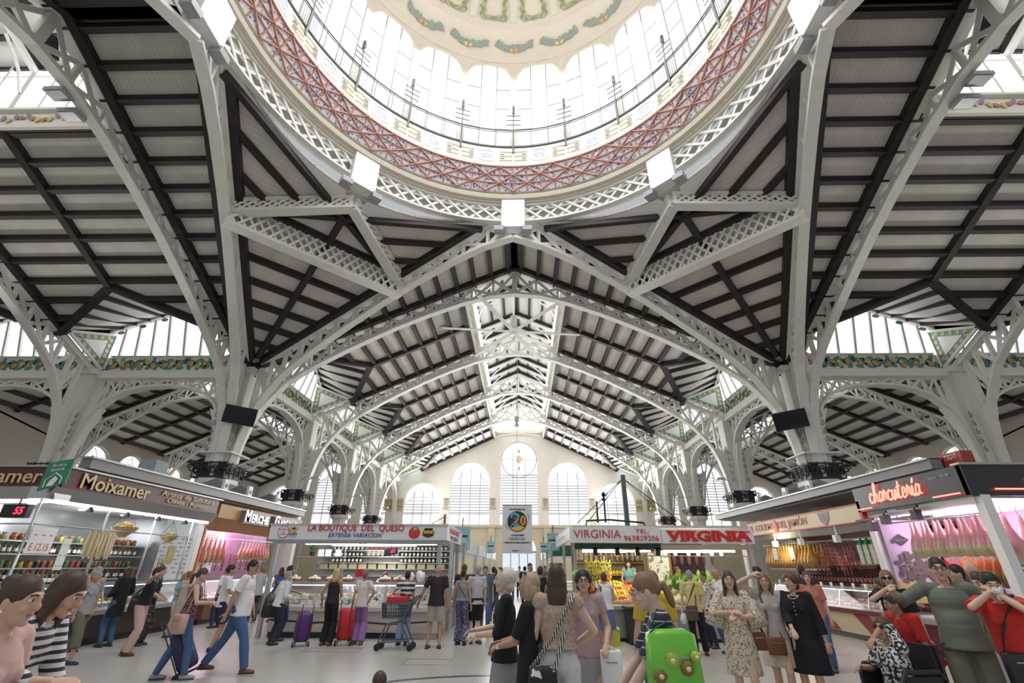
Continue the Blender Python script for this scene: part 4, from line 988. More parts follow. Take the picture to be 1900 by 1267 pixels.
for a in (10.9, 12.0, 13.1, 14.2):
    MB().lathe([(.03, .09), (.09, -.02), (.08, -.02), (.0, .06)], 12, F_left(a, -.25, 2.8)).build('spot_lamp', blackm, S)
for z in (1.35, 1.62, 1.92, 2.2): part(F_left, (10.3, 15.2), (1.5, 2.35), (z-.03, z), 'shelf', steelb, S)
wt = part(F_left, (15.36, 15.46), (0, 1.15), (.7, 3.0), 'tile_partition', mat('white_tile', (.74, .75, .73), .25), S)
fi = MB()
for j in range(9):
    for i in range(4):
        c = F_left(15.34, .18+.26*i+(.08 if j % 2 else 0), 1.5+.115*j); fi.face([c+Vector((dx*.085, 0, dz*.03)) for dx, dz in ((-1, 0), (-.4, .8), (.4, .5), (.8, 0), (1.1, .7), (1.1, -.7), (.8, 0), (.4, -.5), (-.4, -.8))])
fi.build('painted_fish', mat('grey_paint', (.34, .36, .38), .5), wt)
part(F_left, (15.3, 15.5), (-.02, .12), (0, 3.0), 'corner_post', whitep, S); part(F_left, (15.38, 15.5), (1.15, 2.5), (0, 3.0), 'end_wall', mat('steel_back', (.52, .53, .54), .22, metal=.7), S)
kindsB = [('olive', (.10, .12, .03)), ('dark', (.03, .02, .02)), ('amber', (.35, .14, .03)), ('green', (.05, .16, .06)), ('oil', (.45, .36, .10)), ('red', (.30, .05, .03))]
for j, z in enumerate((1.35, 1.62, 1.92, 2.2)):
    a = 10.4
    while a < 15.1:
        k = rnd.randrange(6)
        if j % 2 == 0: put('bottle_%d' % k, bottle(kindsB[k], ('gold', (.5, .38, .1)) if k % 2 else ('black', (.02, .02, .02))), F_left(a, 1.62+rnd.uniform(0, .1), z), 'small %s bottle standing on the back shelves of the maroon stall' % kindsB[k][0], 'bottle', '%s bottles on the back shelves of the maroon stall' % kindsB[k][0], rnd.uniform(0, 6)); a += .13
        else: put('jar_%d' % k, jar(kindsB[k], ('gold', (.42, .33, .12)) if k % 2 else ('rust', (.22, .06, .03))), F_left(a, 1.62+rnd.uniform(0, .1), z), 'small %s jar standing on the back shelves of the maroon stall' % kindsB[k][0], 'jar', '%s jars on the back shelves of the maroon stall' % kindsB[k][0], -PI/2); a += .17
for i in range(16):
    k = i % 6; put('bottle_%d' % k, None, F_left(10.5+.11*i, .4, 1.3), '%s bottle standing on the counter top of the maroon stall' % kindsB[k][0], 'bottle', '%s bottles on the counter of the maroon stall' % kindsB[k][0], 0)
put('tall_orange', bottle(('orange', (.75, .13, .02)), ('black', (.02, .02, .02)), .36, .045), F_left(12.35, .38, 1.3), 'tall orange bottle among dark ones on the maroon stall counter', 'bottle', None)
# trays of food in the case
traycols = [('olive', (.25, .28, .08)), ('pale', (.75, .68, .5)), ('yellow', (.75, .62, .2)), ('brown', (.30, .16, .08)), ('white', (.8, .8, .76))]
def tray(k):
    def f():
        t = thing('food_tray', 'x', 'tray'); MB().box((0, 0, .025), (.28, .36, .05)).build('steel_pan', steelb, t); b = MB(); r2 = random.Random(k)
        for i in range(26): b.ell((r2.uniform(-.11, .11), r2.uniform(-.15, .15), .055+r2.uniform(0, .02)), (.035, .03, .025), 6, 4)
        o = b.build('contents', mat('food_'+traycols[k][0], traycols[k][1], .5), t, True); o['kind'] = 'stuff'; return t
    return f
for i in range(15):
    k = (i*3) % 5
    for b, z in ((.36, .77), (.72, .82)): put('tray_%d' % k, tray(k), F_left(10.0+.35*i, b, z), 'steel tray of %s deli food in the glass counter of the maroon stall' % traycols[k][0], 'tray', '%s trays in the glass counter of the maroon stall' % traycols[k][0], PI/2)
# hanging cod, baskets, cards, number display
def dried_fish():
    t = thing('dried_cod', 'x', 'dried fish'); MB().prism([(0, 0, 0), (.07, 0, -.08), (.10, 0, -.3), (.06, 0, -.52), (0, 0, -.62), (-.06, 0, -.52), (-.10, 0, -.3), (-.07, 0, -.08)], (0, .02, 0)).build('fillet', mat('cod', (.62, .53, .33), .7, noise=.2, scale=20), t)
    MB().prism([(-.02, -.004, 0), (.02, -.004, 0), (.03, -.004, -.55), (-.03, -.004, -.55)], (0, .028, 0)).build('backbone', mat('cod_dark', (.38, .30, .16), .7), t); return t
for i in range(7): put('cod', dried_fish, F_left(11.35+.11*i, -.12-.03*(i % 2), 2.42), 'flattened dried cod hanging from the rail of the maroon stall', 'dried fish', 'dried cod hanging in a bundle', PI/2+.3*(i-3)/3)
for i in range(8): put('cod', None, F_left(14.35+.09*(i % 4), .1+.2*(i//4), 2.2-.3*(i//4)), 'dried cod hanging in the corner by the fish tiled partition', 'dried fish', 'dried cod by the tiled partition', 1.2+.2*i, .8)
def basket():
    t = thing('mesh_basket', 'x', 'basket'); MB().lathe([(.06, -.22), (.26, -.05), (.30, .02), (.28, .02), (.05, -.2)], 18).build('bowl', mat('wicker', (.50, .36, .17), .7, noise=.3, scale=30), t)
    b = MB(); r2 = random.Random(4)
    for i in range(40): a = r2.uniform(0, 6.28); q = r2.uniform(0, .24); b.ell((q*math.cos(a), q*math.sin(a), .02+.1*(1-q/.26)+r2.uniform(0, .03)), (.045, .035, .03), 6, 4)
    o = b.build('dried_snacks', mat('dried_gold', (.58, .42, .17), .7, noise=.3, scale=25), t, True); o['kind'] = 'stuff'
    for a in (0, 2.1, 4.2): MB().tube([(.28*math.cos(a), .28*math.sin(a), .02), (0, 0, .5)], .006, 4).build('cord', blackm, t)
    return t
put('basket', basket, F_left(12.5, .1, 2.55), 'larger hanging basket heaped with golden dried fish at the maroon stall', 'basket', None)
put('basket', None, F_left(14.2, .1, 2.45), 'smaller hanging basket of dried fish near the tiled partition', 'basket', None, 0, .8)
def price_card(w, h, lines, label, P, xd, tilt=0.):
    t = thing('price_card', label, 'card', P); xd = Vector(xd).normalized(); n = xd.cross(Vector((0, 0, 1))); up = Vector((0, 0, 1))
    M = Matrix((xd, -n, up)).transposed(); MB().box(P, (w, .01, h), M=M).build('card', paper, t)
    for i, (s, m) in enumerate(lines): text_on(s, h*.8/len(lines), m, Vector(P)+up*(h*(.5-(i+.55)/len(lines)))+n*.008, xd, up, t, fit=w*.75, extrude=.001)
    return t
price_card(.62, .42, [('DIRECTO DE', bluem), ('FABRICA', redm)], 'white handwritten card with rounded corner hanging at the left of the maroon stall', (-11.0, 9.78, 2.2), (1, 0, 0))
price_card(.55, .5, [('- - -', redm), ('E 12.15', redm)], 'larger white price card hanging on the corner of the maroon stall', F_left(10.15, -.15, 2.15), (0, 1, 0))
price_card(.2, .62, [('- - -', bluem), ('- -', bluem), ('- - -', bluem)], 'narrow tall white card hanging beside the dried cod', F_left(10.75, -.16, 1.9), (0, 1, 0))
def number_display(label, P, xd, txt, s=1.):
    t = thing('number_display', label, 'display', P); xd = Vector(xd).normalized(); n = xd.cross(Vector((0, 0, 1))); M = Matrix((xd, -n, Vector((0, 0, 1)))).transposed()
    MB().box(P, (.55*s, .12, .26*s), M=M).build('case', blackm, t); text_on(txt, .2*s, led, Vector(P)+n*.065+xd*(.1*s), xd, (0, 0, 1), t, 'digits', extrude=.002, bold=.004, shear=.15)
    MB().bar(Vector(P)+Vector((0, 0, .1)), Vector(P)+Vector((0, 0, .4)), .03, .03).build('hanger', blackm, t); return t
number_display('black queue display reading 55 hung in the maroon stall', (-10.35, 9.95, 2.7), (1, 0, 0), '55')
t = thing('hanging_sign', 'green hanging sign with a white fish arrow on the maroon stall corner', 'sign', (-9.35, 9.75, 3.5))
gs = MB().prism([(-9.72, 9.6, 3.05), (-9.2, 9.6, 3.22), (-9.2, 9.6, 3.72), (-9.72, 9.6, 3.62)], (0, -.03, 0)).build('panel', mat('market_green', (.03, .24, .12), .4), t)
text_on('Servei a', .09, paper, (-9.46, 9.56, 3.58), (1, 0, .12), (0, 0, 1), gs, extrude=.001); text_on('domicili', .09, paper, (-9.46, 9.56, 3.49), (1, 0, .12), (0, 0, 1), gs, extrude=.001)
b = MB(); b.tube([(-9.62, 9.56, 3.12), (-9.62, 9.56, 3.28), (-9.46, 9.56, 3.42), (-9.3, 9.56, 3.33), (-9.3, 9.56, 3.2)], .012, 4); b.prism([(-9.56, 9.555, 3.14), (-9.42, 9.555, 3.16), (-9.36, 9.555, 3.3), (-9.44, 9.555, 3.36), (-9.52, 9.555, 3.26)], (0, -.004, 0)); b.build('emblem', paper, gs)
spot('stall_fill_maroon', (-10.6, 12.5, 2.7), 60, (.95, .97, 1), .4)
# shoppers' side service row top
r = thing('roof_gutter', 'long grey box gutter along the roofs of the left stall row', 'gutter', (-9.6, 16, 3.7)); MB().box2((-9.75, 10.3, 3.66), (-9.5, 21.6, 3.9)).build('channel', mat('grey_sheet', (.22, .225, .23), .45, noise=.08, scale=2), r); MB().box2((-9.78, 10.26, 3.88), (-9.46, 21.6, 3.92)).build('lip', steelm, r); MB().box2((-13.5, 10.3, 3.62), (-9.75, 21.6, 3.66)).build('roof_deck', mat('stall_roof', (.5, .5, .5), .5), r)
r = thing('roof_gutter', 'long grey box gutter along the roofs of the right stall row', 'gutter', (9.2, 16, 3.75)); MB().box2((9.15, 10.2, 3.66), (9.4, 22.5, 3.88)).build('channel', mat('grey_sheet', (.22, .225, .23), .45, noise=.08, scale=2), r); MB().box2((9.1, 10.2, 3.86), (9.43, 22.5, 3.9)).build('lip', steelm, r); MB().box2((9.4, 10.2, 3.62), (13.2, 22.5, 3.66)).build('roof_deck', mat('stall_roof', (.5, .5, .5), .5), r)
for i, a in enumerate((15.4, 16.9, 19.0)):
    for sx in (-1, 1):
        v = thing('loudspeaker_box', 'small white loudspeaker on a grey cowl above the %s stall row, %s from the front' % ('left' if sx < 0 else 'right', colname[i]), 'loudspeaker', (sx*9.9, a, 3.9))
        MB().prism([(sx*9.78, a, 3.66), (sx*10.4, a, 3.66), (sx*10.4, a, 4.1), (sx*9.9, a, 4.3), (sx*9.75, a, 4.2)], (0, .4, 0)).build('cowl', mat('grey_sheet', (.36, .37, .38), .4), v)
        MB().box((sx*9.66, a+.2, 4.08), (.1, .24, .4)).build('case', whitep, v); MB().lathe([(0, 0), (.07, 0)], 14, (0, 0, 0)).mesh([], []).build('cone', blackm, v).matrix_basis = Matrix.Translation((sx*9.6, a+.2, 4.08)) @ Matrix.Rotation(PI/2, 4, 'Y')
# ======================= left row: butcher under a wooden fascia
wood = stripes('light_wood', (.50, .29, .10), (.44, .25, .085), 'Y', .5, .9, .5, noise=.2, nscale=3); wood2 = stripes('wood_slats', (.46, .25, .09), (.28, .14, .05), 'Y', .09, .75, .5, noise=.2)
S = thing('market_stall', 'butcher stall under a light wooden fascia behind the walking man', 'market stall', (-11.5, 18.5, 0))
counter(F_left, 16.6, 21.5, S, mat('butcher_base', (.16, .08, .05), .4), 1.3)
fa = part(F_left, (15.5, 21.6), (-.36, -.26), (3.08, 3.5), 'fascia', wood, S)
MB().prism([F_left(15.5, -.4, 3.08), F_left(15.5, -.26, 3.08), F_left(15.5, .15, 2.72), F_left(15.5, .05, 2.72)], (0, 6.1, 0)).build('slatted_hood', wood2, S)
silver = mat('silver_letter', (.74, .75, .76), .25, metal=.4); dkbx = mat('letter_box', (.20, .21, .22), .4)
for (c, wd, s) in ((17.62, 1.75, 'MERCHE'), (19.85, 2.0, 'GARGALLO')):
    bx = part(F_left, (c-wd/2, c+wd/2), (-.5, -.36), (3.02, 3.42), 'letter_box', dkbx, S)
    text_on(s[0], .52, silver, (-9.38, c-wd/2+.2, 3.24), X_, Z_, bx, bold=.012, extrude=.012); text_on(s[1:], .36, silver, (-9.38, c+.17, 3.19), X_, Z_, bx, fit=wd-.55, bold=.01, extrude=.012)
orange_w = mat('orange_wood', (.56, .15, .03), .35, noise=.15, scale=4)
dW = part(F_left, (15.6, 15.68), (0, 1.5), (0, 2.95), 'door_panel', orange_w, S); 
for i, b in enumerate((.15, .8)): part(F_left, (15.5+.06, 15.6), (b, b+.58), (.3, 2.9), 'door_leaf', orange_w, S)
for b, z, hh in ((.28, 1.55, .5), (.75, 1.9, .55), (1.05, 1.6, .3)): part(F_left, (15.53, 15.56), (b, b+.2), (z, z+hh), 'notice', mat('purple_notice', (.20, .10, .26), .5) if z < 1.58 else paper, S)
part(F_left, (15.6, 16.4), (2.6, 2.7), (0, 3.0), 'back_wall', mat('purple_wall', (.22, .12, .20), .4, noise=.5, scale=3), S); part(F_left, (16.4, 21.5), (1.02, 1.1), (0, 3.0), 'back_wall', mat('purple_wall', (.22, .12, .20), .4), S); part(F_left, (16.36, 16.4), (1.02, 2.7), (0, 3.0), 'side_wall', mat('purple_wall', (.22, .12, .20), .4), S); part(F_left, (15.5, 21.6), (0, 2.7), (2.95, 3.05), 'stall_ceiling', mat('stall_ceiling', (.62, .61, .58), .4), S)
for b in (.15, .5, .9): MB().bar(F_left(15.8, b, 2.88), F_left(21.3, b, 2.88), .05, .05).build('light_tube', tube_p, S)
MB().tube([F_left(15.8, .35, 2.55), F_left(21.3, .35, 2.55)], .015, 6).build('ham_rail', steelb, S)
spot('stall_fill_butcher', (-10.7, 18.3, 2.6), 80, (1, .62, .88), .4)
pinkmeat = mat('pink_ham', (.55, .22, .17), .45, noise=.25, scale=9); rind = mat('ham_rind', (.52, .38, .20), .5, noise=.25, scale=12); cordm = mat('cord', (.4, .33, .22), .8)
for i in range(5): put('ham_pink', ham('hanging_ham', pinkmeat, rind, cordm), F_left(16.35+.26*i, .35, 2.5), 'pink cured ham hung at the near end of the butcher rail', 'ham', 'hams at the near end of the butcher rail', .3*i)
for i in range(9): put('ham_pink', None, F_left(18.55+.24*i, .35, 2.5), 'pink cured ham hung at the far end of the butcher rail', 'ham', 'hams at the far end of the butcher rail', .4*i, .85)
def sausage():
    t = thing('sausage_string', 'x', 'sausages')
    for k in range(5): MB().ell((0, 0, -.06-.115*k), (.022, .022, .06), 8, 6).build('link', mat('dark_sausage', (.22, .04, .035), .4), t, True)
    return t
for i in range(22): put('sausage', sausage, F_left(16.5+.2*i, .65+.15*(i % 2), 2.1), 'dark red sausage string hanging behind the hams of the butcher stall', 'sausages', 'sausage strings of the butcher stall', i)
meatc = [('pale', (.62, .40, .36)), ('rosy', (.60, .24, .22)), ('red', (.42, .08, .07))]
def meat(k):
    def f():
        t = thing('meat_cut', 'x', 'meat'); r2 = random.Random(k+20); b = MB(); b.ell((0, 0, .035), (.09, .065, .04), 10, 6); b.v = [(x*(1+.2*math.sin(7*y*20+k)), y*(1+.15*math.cos(x*30)), z) for x, y, z in b.v]; b.build('flesh', mat('meat_'+meatc[k][0], meatc[k][1], .4, noise=.25, scale=18), t, True)
        MB().ell((-.03, 0, .04), (.065, .069, .041), 8, 6).build('fat', mat('meat_fat', (.74, .60, .54), .4), t, True); return t
    return f
for i in range(26):
    k = i % 3; put('meat_%d' % k, meat(k), F_left(16.8+.18*i, .35+.22*(i % 2), .765), '%s cut of meat in the glass counter of the butcher stall' % meatc[k][0], 'meat', '%s cuts in the butcher counter' % meatc[k][0], i)
# ======================= cheese stall
def F_q(a, b, z): return Vector((a, 13.97+b, z))
S = thing('market_stall', 'cheese stall with a white fascia lettered in red and blue', 'market stall', (-4.2, 15.5, 0))
beige = mat('beige_panel', (.55, .50, .44), .5, noise=.06, scale=2)
counter(F_q, -6.45, -1.95, S, beige, 1.3, kick=mat('green_black', (.03, .04, .035), .5), band=mat('pink_ledge', (.60, .52, .48), .4))
FS = lambda a, b, z: Vector((-1.95-b, 13.97+a, z)); 
part(FS, (.06, 3.4), (.01, .9), (.01, .61), 'side_base', beige, S); part(FS, (.03, 3.4), (-.06, .9), (.625, .715), 'side_ledge', steelm, S); MB().face([FS(0, -.02, .73), FS(3.4, -.02, .73), FS(3.4, .14, 1.25), FS(0, .14, 1.25)]).build('side_glass', glass, S); part(FS, (0, 3.4), (.12, .6), (1.25, 1.3), 'side_shelf', steelb, S)
MB().tube([F_q(-6.4, -.08, .42), F_q(-5.2, -.1, .36), F_q(-4.2, -.08, .40), F_q(-3.2, -.1, .34), F_q(-2.2, -.08, .40)], .025, 6).build('bumper_rail', blackm, S)
whf = mat('white_fascia', (.72, .73, .74), .4)
fa = MB().box2((-6.82, 13.72, 2.36), (-1.8, 13.82, 2.74)).build('fascia', whf, S); fb_ = MB().box2((-1.9, 13.82, 2.36), (-1.8, 17.2, 2.74)).build('fascia', whf, S); MB().box2((-6.82, 13.82, 2.36), (-6.72, 17.2, 2.74)).build('fascia', whf, S)
MB().box2((-6.84, 13.70, 2.73), (-1.78, 17.2, 2.77)).build('roof', mat('stall_roof', (.5, .5, .5), .5), S)
MB().box2((-6.75, 13.86, 2.26), (-1.9, 13.98, 2.36)).build('track', steelm, S)
yq = 13.705
text_on('LA BOUTIQUE  DEL  QUESO', .24, redm, (-4.38, yq, 2.655), (1, 0, 0), Z_, fa, fit=2.72, bold=.002); text_on('EXTENSA VARIACION', .16, bluem, (-4.38, yq, 2.47), (1, 0, 0), Z_, fa, fit=1.5, shear=.15)
text_on('LA BOUTIQUE', .2, redm, (-1.785, 15.2, 2.62), (0, 1, 0), Z_, fb_, fit=2.2); text_on('DEL QUESO', .16, bluem, (-1.785, 15.2, 2.45), (0, 1, 0), Z_, fb_, fit=1.6)
b = MB(); b.mi = 0; b.disc((-6.42, yq-.003, 2.55), .16, .16, (1, 0, 0), Z_, 28); b.mi = 1; b.disc((-6.42, yq-.006, 2.55), .145, .145, (1, 0, 0), Z_, 28); b.build('round_emblem', [redm, whf], fa)
text_on('BOUTIQUE', .06, redm, (-6.42, yq-.01, 2.61), (1, 0, 0), Z_, fa, extrude=.001); text_on('DEL', .045, bluem, (-6.42, yq-.01, 2.55), (1, 0, 0), Z_, fa, extrude=.001); text_on('QUESO', .06, redm, (-6.42, yq-.01, 2.49), (1, 0, 0), Z_, fa, extrude=.001)
b = MB(); b.mi = 0; b.prism([(-6.26, yq, 2.66), (-6.14, yq, 2.69), (-6.02, yq, 2.66), (-6.06, yq, 2.58), (-6.14, yq, 2.54), (-6.22, yq, 2.58)], (0, -.006, 0)); b.mi = 1; b.prism([(-6.2, yq-.006, 2.64), (-6.14, yq-.006, 2.60), (-6.08, yq-.006, 2.64), (-6.1, yq-.006, 2.66), (-6.18, yq-.006, 2.66)], (0, -.004, 0)); b.build('gold_crest', [mat('gold_yellow', (.62, .48, .05), .4), blackm], fa)
text_on('ASGPRI', .075, bluem, (-6.14, yq-.005, 2.49), (1, 0, 0), Z_, fa, extrude=.001, bold=.003); text_on('- - DE ZAMORA', .03, bluem, (-6.14, yq-.005, 2.43), (1, 0, 0), Z_, fa, extrude=.001)
b = MB(); b.ell((-2.72, yq, 2.55), (.16, .01, .155), 24, 10); b.build('red_ball_emblem', mat('ball_red', (.62, .03, .03), .35), fa, True); b = MB(); b.disc((-2.7, yq-.014, 2.64), .07, .05, (1, 0, 0), Z_, 18); b.build('green_cap', mat('emblem_green', (.22, .33, .10), .4), fa); text_on('NL', .06, paper, (-2.7, yq-.018, 2.64), (1, 0, 0), Z_, fa, extrude=.001)
b = MB(); b.disc((-2.33, yq-.004, 2.54), .17, .11, (1, 0, 0), Z_, 24); 
for e in (-.09, -.03, .03, .09): b.box((-2.33+e, yq-.004, 2.64), (.05, .006, .05))
b.build('dark_oval', blackm, fa); text_on('ONNO', .11, mat('label_yellow', (.78, .50, .04), .4), (-2.33, yq-.012, 2.555), (1, 0, 0), Z_, fa, extrude=.002, bold=.006); text_on('- - - - -', .05, paper, (-2.33, yq-.012, 2.475), (1, 0, 0), Z_, fa, extrude=.001)
for x, y in ((-6.62, 13.9), (-2.02, 13.92), (-1.93, 15.7), (-1.93, 17.1), (-6.62, 17.1)): MB().box2((x-.05, y-.05, 0 if y > 14 or x < -6 else .6), (x+.05, y+.05, 2.4)).build('post', steelm, S)
MB().box2((-6.7, 13.84, 2.20), (-6.66, 13.88, 2.25)).build('clip', steelm, S)
for x0, x1, y in ((-6.0, -4.5, 14.4), (-4.2, -2.2, 14.4), (-5.6, -3.0, 15.4)): MB().bar((x0, y, 2.28), (x1, y, 2.28), .18, .05).build('light_tube', tube_w, S)
MB().box2((-6.6, 16.75, 0), (-2.0, 16.85, 2.6)).build('back_wall', mat('cream_back', (.42, .38, .33), .5, noise=.2, scale=2), S)
for z in (1.42, 1.62, 1.80, 1.98, 2.16): MB().box2((-6.4, 16.35, z-.02), (-2.05, 16.75, z)).build('shelf', steelb, S)
dj = jar(('choc', (.06, .025, .02)), ('choc', (.05, .02, .018)), .15, .055)
for z in (1.80, 1.98, 2.16):
    for x in [-5.9+.13*i for i in range(8)]+[-3.65+.13*i for i in range(12)]: put('djar', dj, (x, 16.45, z), 'dark glass jar with a pale round label on the cheese stall back shelves', 'jar', 'dark jars on the cheese stall shelves')
def sachet():
    t = thing('snack_bag', 'x', 'bag'); b = MB(); b.ell((0, 0, .11), (.085, .05, .11), 10, 8); b.build('pouch', mat('clear_pouch', (.62, .54, .40), .3, noise=.3, scale=30), t, True); MB().lathe([(.02, .2), (.05, .27), (0, .27)], 8).build('red_top', redm, t); return t
for i in range(7): put('sachet', sachet, (-4.78+.155*i, 16.5, 1.98), 'clear snack bag with red top in the middle of the cheese stall shelves', 'bag', 'snack bags in the middle of the cheese stall shelves')
def box_tin():
    t = thing('biscuit_tin', 'x', 'tin'); MB().box((0, 0, .07), (.26, .16, .14)).build('tin', mat('straw_tin', (.46, .38, .22), .5, noise=.2, scale=10), t); MB().box((0, 0, .145), (.27, .17, .02)).build('lid', mat('brown_tin', (.25, .15, .08), .5), t); return t
for i in range(13): put('tin', box_tin, (-6.2+.32*i, 16.5, 1.62), 'straw coloured tin on the second shelf of the cheese stall', 'tin', 'straw tins on the cheese stall shelf')
chc = [('white', (.82, .80, .74)), ('cream', (.76, .68, .46)), ('yellow', (.72, .52, .16)), ('pale rind', (.62, .56, .45)), ('blue wrapped', (.10, .22, .42))]
def cheese(k):
    def f():
        t = thing('cheese_piece', 'x', 'cheese')
        if k % 2: b = MB().prism([(0, 0, 0), (.16, -.05, 0), (.16, .07, 0)], (0, 0, .09))
        else: b = MB().lathe([(0, 0), (.085, 0), (.09, .03), (.085, .07), (0, .07)], 14)
        b.build('paste', mat('cheese_'+chc[k][0], chc[k][1], .5), t); MB().box((.06 if k % 2 else 0, -.1, .05), (.09, .006, .055)).build('price_ticket', paper, t); return t
    return f
for j in range(3):
    for i in range(22):
        k = (i*2+j*3+i//5) % 5; put('cheese_%d' % k, cheese(k), (-6.3+.2*i, 14.25+.24*j, .77+.07*j), '%s piece of cheese with a ticket inside the cheese stall counter' % chc[k][0], 'cheese', '%s cheeses in the cheese counter' % chc[k][0], rnd.uniform(-.4, .4))
for i in range(14): k = (i*3) % 5; put('cheese_%d' % k, None, FS(.3+.22*i, .35, .77), '%s cheese in the side counter of the cheese stall along the aisle' % chc[k][0], 'cheese', '%s cheeses in the side counter' % chc[k][0], 1.5, 1.2)
def cheese_board(k):
    def f():
        t = thing('cheese_board', 'x', 'basket'); MB().lathe([(0, 0), (.16, 0), (.22, .06), (.2, .06), (0, .02)], 16).build('wicker_tray', mat('red_wicker', (.30, .09, .05), .7, noise=.3, scale=30), t)
        for i in range(7): a = i*.9; MB().ell((.11*math.cos(a)*(i > 0), .11*math.sin(a)*(i > 0), .08+(.05 if i == 0 else 0)), (.06, .06, .045), 8, 6).build('small_cheese', mat('cheese_'+chc[(i+k) % 2][0], chc[(i+k) % 2][1], .5), t, True)
        return t
    return f
for i, x in enumerate((-6.1, -5.55, -5.05, -4.6, -3.55, -3.15)): put('cboard%d' % (i % 2), cheese_board(i % 2), (x, 14.3, 1.3), 'wicker tray of small cheeses on the glass counter, %s from the left' % ordinal(i), 'basket', None, i)
put('bagheap', blob('bread_bags', lambda: [('bags', (lambda b: ([b.ell((rnd.uniform(-.2, .2), rnd.uniform(-.1, .1), .1+rnd.uniform(0, .08)), (.05, .12, .13), 8, 6, Matrix.Rotation(rnd.uniform(-.5, .5), 3, 'X')) for _ in range(9)], b)[1])(MB()), mat('paper_bag_white', (.80, .76, .70), .6))]), (-2.65, 14.3, 1.3), 'heap of white paper bags on the cheese counter beside the bald man', 'bags', None)
t = thing('scale', 'red faced scale standing on the middle of the cheese counter', 'scale', (-4.35, 14.4, 1.3)); MB().box((-4.35, 14.4, 1.36), (.26, .26, .12)).build('base', steelm, t); MB().box((-4.35, 14.45, 1.52), (.2, .06, .2)).build('red_face', redm, t)
t = thing('potted_plant', 'potted green plant on the left upper shelf of the cheese stall', 'plant', (-6.0, 14.9, 1.95)); MB().lathe([(0, 0), (.06, 0), (.085, .13), (0, .13)], 12, (-6.0, 14.9, 1.95)).build('pot', blackm, t)
b = MB()
for i in range(40): a, e = rnd.uniform(0, 6.3), rnd.uniform(.2, 1.5); d = Vector((math.cos(a)*math.cos(e), math.sin(a)*math.cos(e), math.sin(e))); b.disc(Vector((-6.0, 14.9, 2.1))+d*rnd.uniform(.06, .16), .045, .02, d, d.orthogonal(), 7)
b.build('foliage', mat('plant_green', (.06, .16, .05), .6), t)
MB().box2((-6.4, 14.75, 1.93), (-5.0, 15.1, 1.95)).build('hanging_shelf', steelb, S); 
for x in (-6.38, -5.02): MB().bar((x, 14.92, 1.3), (x, 14.92, 2.3), .025, .025).build('shelf_rod', steelb, S)
for i, x in enumerate((-5.72, -5.5, -5.2)): price_card(.18, .18, [('- - -', bluem)], 'small white card on the hanging shelf of the cheese stall, %s from left' % ordinal(i), (x, 14.86, 2.05), (1, 0, 0))
number_display('black queue display with red digits hung over the cheese counter', (-3.55, 14.6, 2.08), (1, 0, .2), '61', .7)
spot('stall_fill_cheese', (-4.3, 15.0, 2.1), 45, (.97, .98, 1), .4)
# ======================= fruit stall
def F_v(a, b, z): return Vector((a, 13.9+b, z))
S = thing('market_stall', 'fruit and vegetable stall with a white fascia lettered in red', 'market stall', (4, 15.3, 0))
stb = mat('dull_steel', (.34, .33, .32), .4, metal=.5, noise=.1, scale=2)
part(F_v, (2.0, 6.4), (.0, 1.0), (.08, .74), 'base_panel', stb, S); part(F_v, (2.0, 6.4), (-.05, 1.0), (.72, .8), 'ledge', mat('worn_ledge', (.45, .40, .36), .5), S); part(F_v, (2.0, 6.4), (.06, 1.0), (0, .08), 'kick', blackm, S)
MB().prism([F_v(1.9, .0, .8), F_v(1.9, 1.3, 1.3), F_v(1.9, 1.3, .8)], (4.5, 0, 0)).build('sloping_display', mat('pale_crate_bed', (.55, .47, .33), .6), S)
fa = MB().box2((1.6, 13.65, 2.31), (4.1, 13.75, 2.70)).build('fascia', whf, S); fc = MB().box2((4.12, 13.65, 2.30), (6.62, 13.75, 2.66)).build('fascia', whf, S); fd = MB().box2((1.6, 13.75, 2.38), (1.7, 19.6, 2.76)).build('fascia', whf, S)
text_on('VIRGINIA', .30, redm, (2.36, 13.635, 2.52), (1, 0, 0), Z_, fa, fit=1.3, bold=-.002); text_on('TEL:', .16, redm, (3.6, 13.635, 2.60), (1, 0, 0), Z_, fa, fit=.36, bold=-.001); text_on('963829206', .19, redm, (3.56, 13.635, 2.42), (1, 0, 0), Z_, fa, fit=.95, bold=-.001)
sr = mat('sign_red_bold', (.56, .02, .02), .4); t_ = text_on('VIRGINIA', .33, sr, (5.4, 13.635, 2.48), (1, 0, 0), Z_, fc, fit=2.3, bold=.018)
b = MB()
for x in (4.4, 4.68, 5.0, 5.35, 5.62, 5.95, 6.2, 6.45):
    for z in (2.365, 2.6): b.box((x, 13.632, z), (.17, .012, .03))
b.build('letter_serifs', sr, fc)
text_on('- - - - -', .2, mat('grey_letter', (.45, .46, .48), .5), (1.585, 16.5, 2.57), (0, -1, 0), Z_, fd, fit=2.5)
part(F_v, (1.6, 6.6), (-.1, 3.2), (2.70, 2.76), 'roof', mat('stall_roof', (.5, .5, .5), .5), S)
MB().box2((1.75, 13.78, 2.16), (4.1, 13.9, 2.30)).build('awning_box', mat('awning_green', (.02, .06, .045), .6), S); MB().box2((4.1, 13.78, 2.16), (6.6, 13.9, 2.28)).build('awning_box', mat('awning_cream', (.55, .50, .40), .6), S)
for x in (2.3, 2.9, 3.45, 4.0): MB().box((x, 13.84, 2.1), (.12, .12, .2)).build('blind_bracket', blackm, S)
for x, y in ((1.75, 13.95), (4.12, 15.9), (6.5, 13.95), (1.7, 17.0)): MB().box2((x-.04, y-.04, .8 if y < 15 else 0), (x+.04, y+.04, 2.4)).build('post', steelm, S)
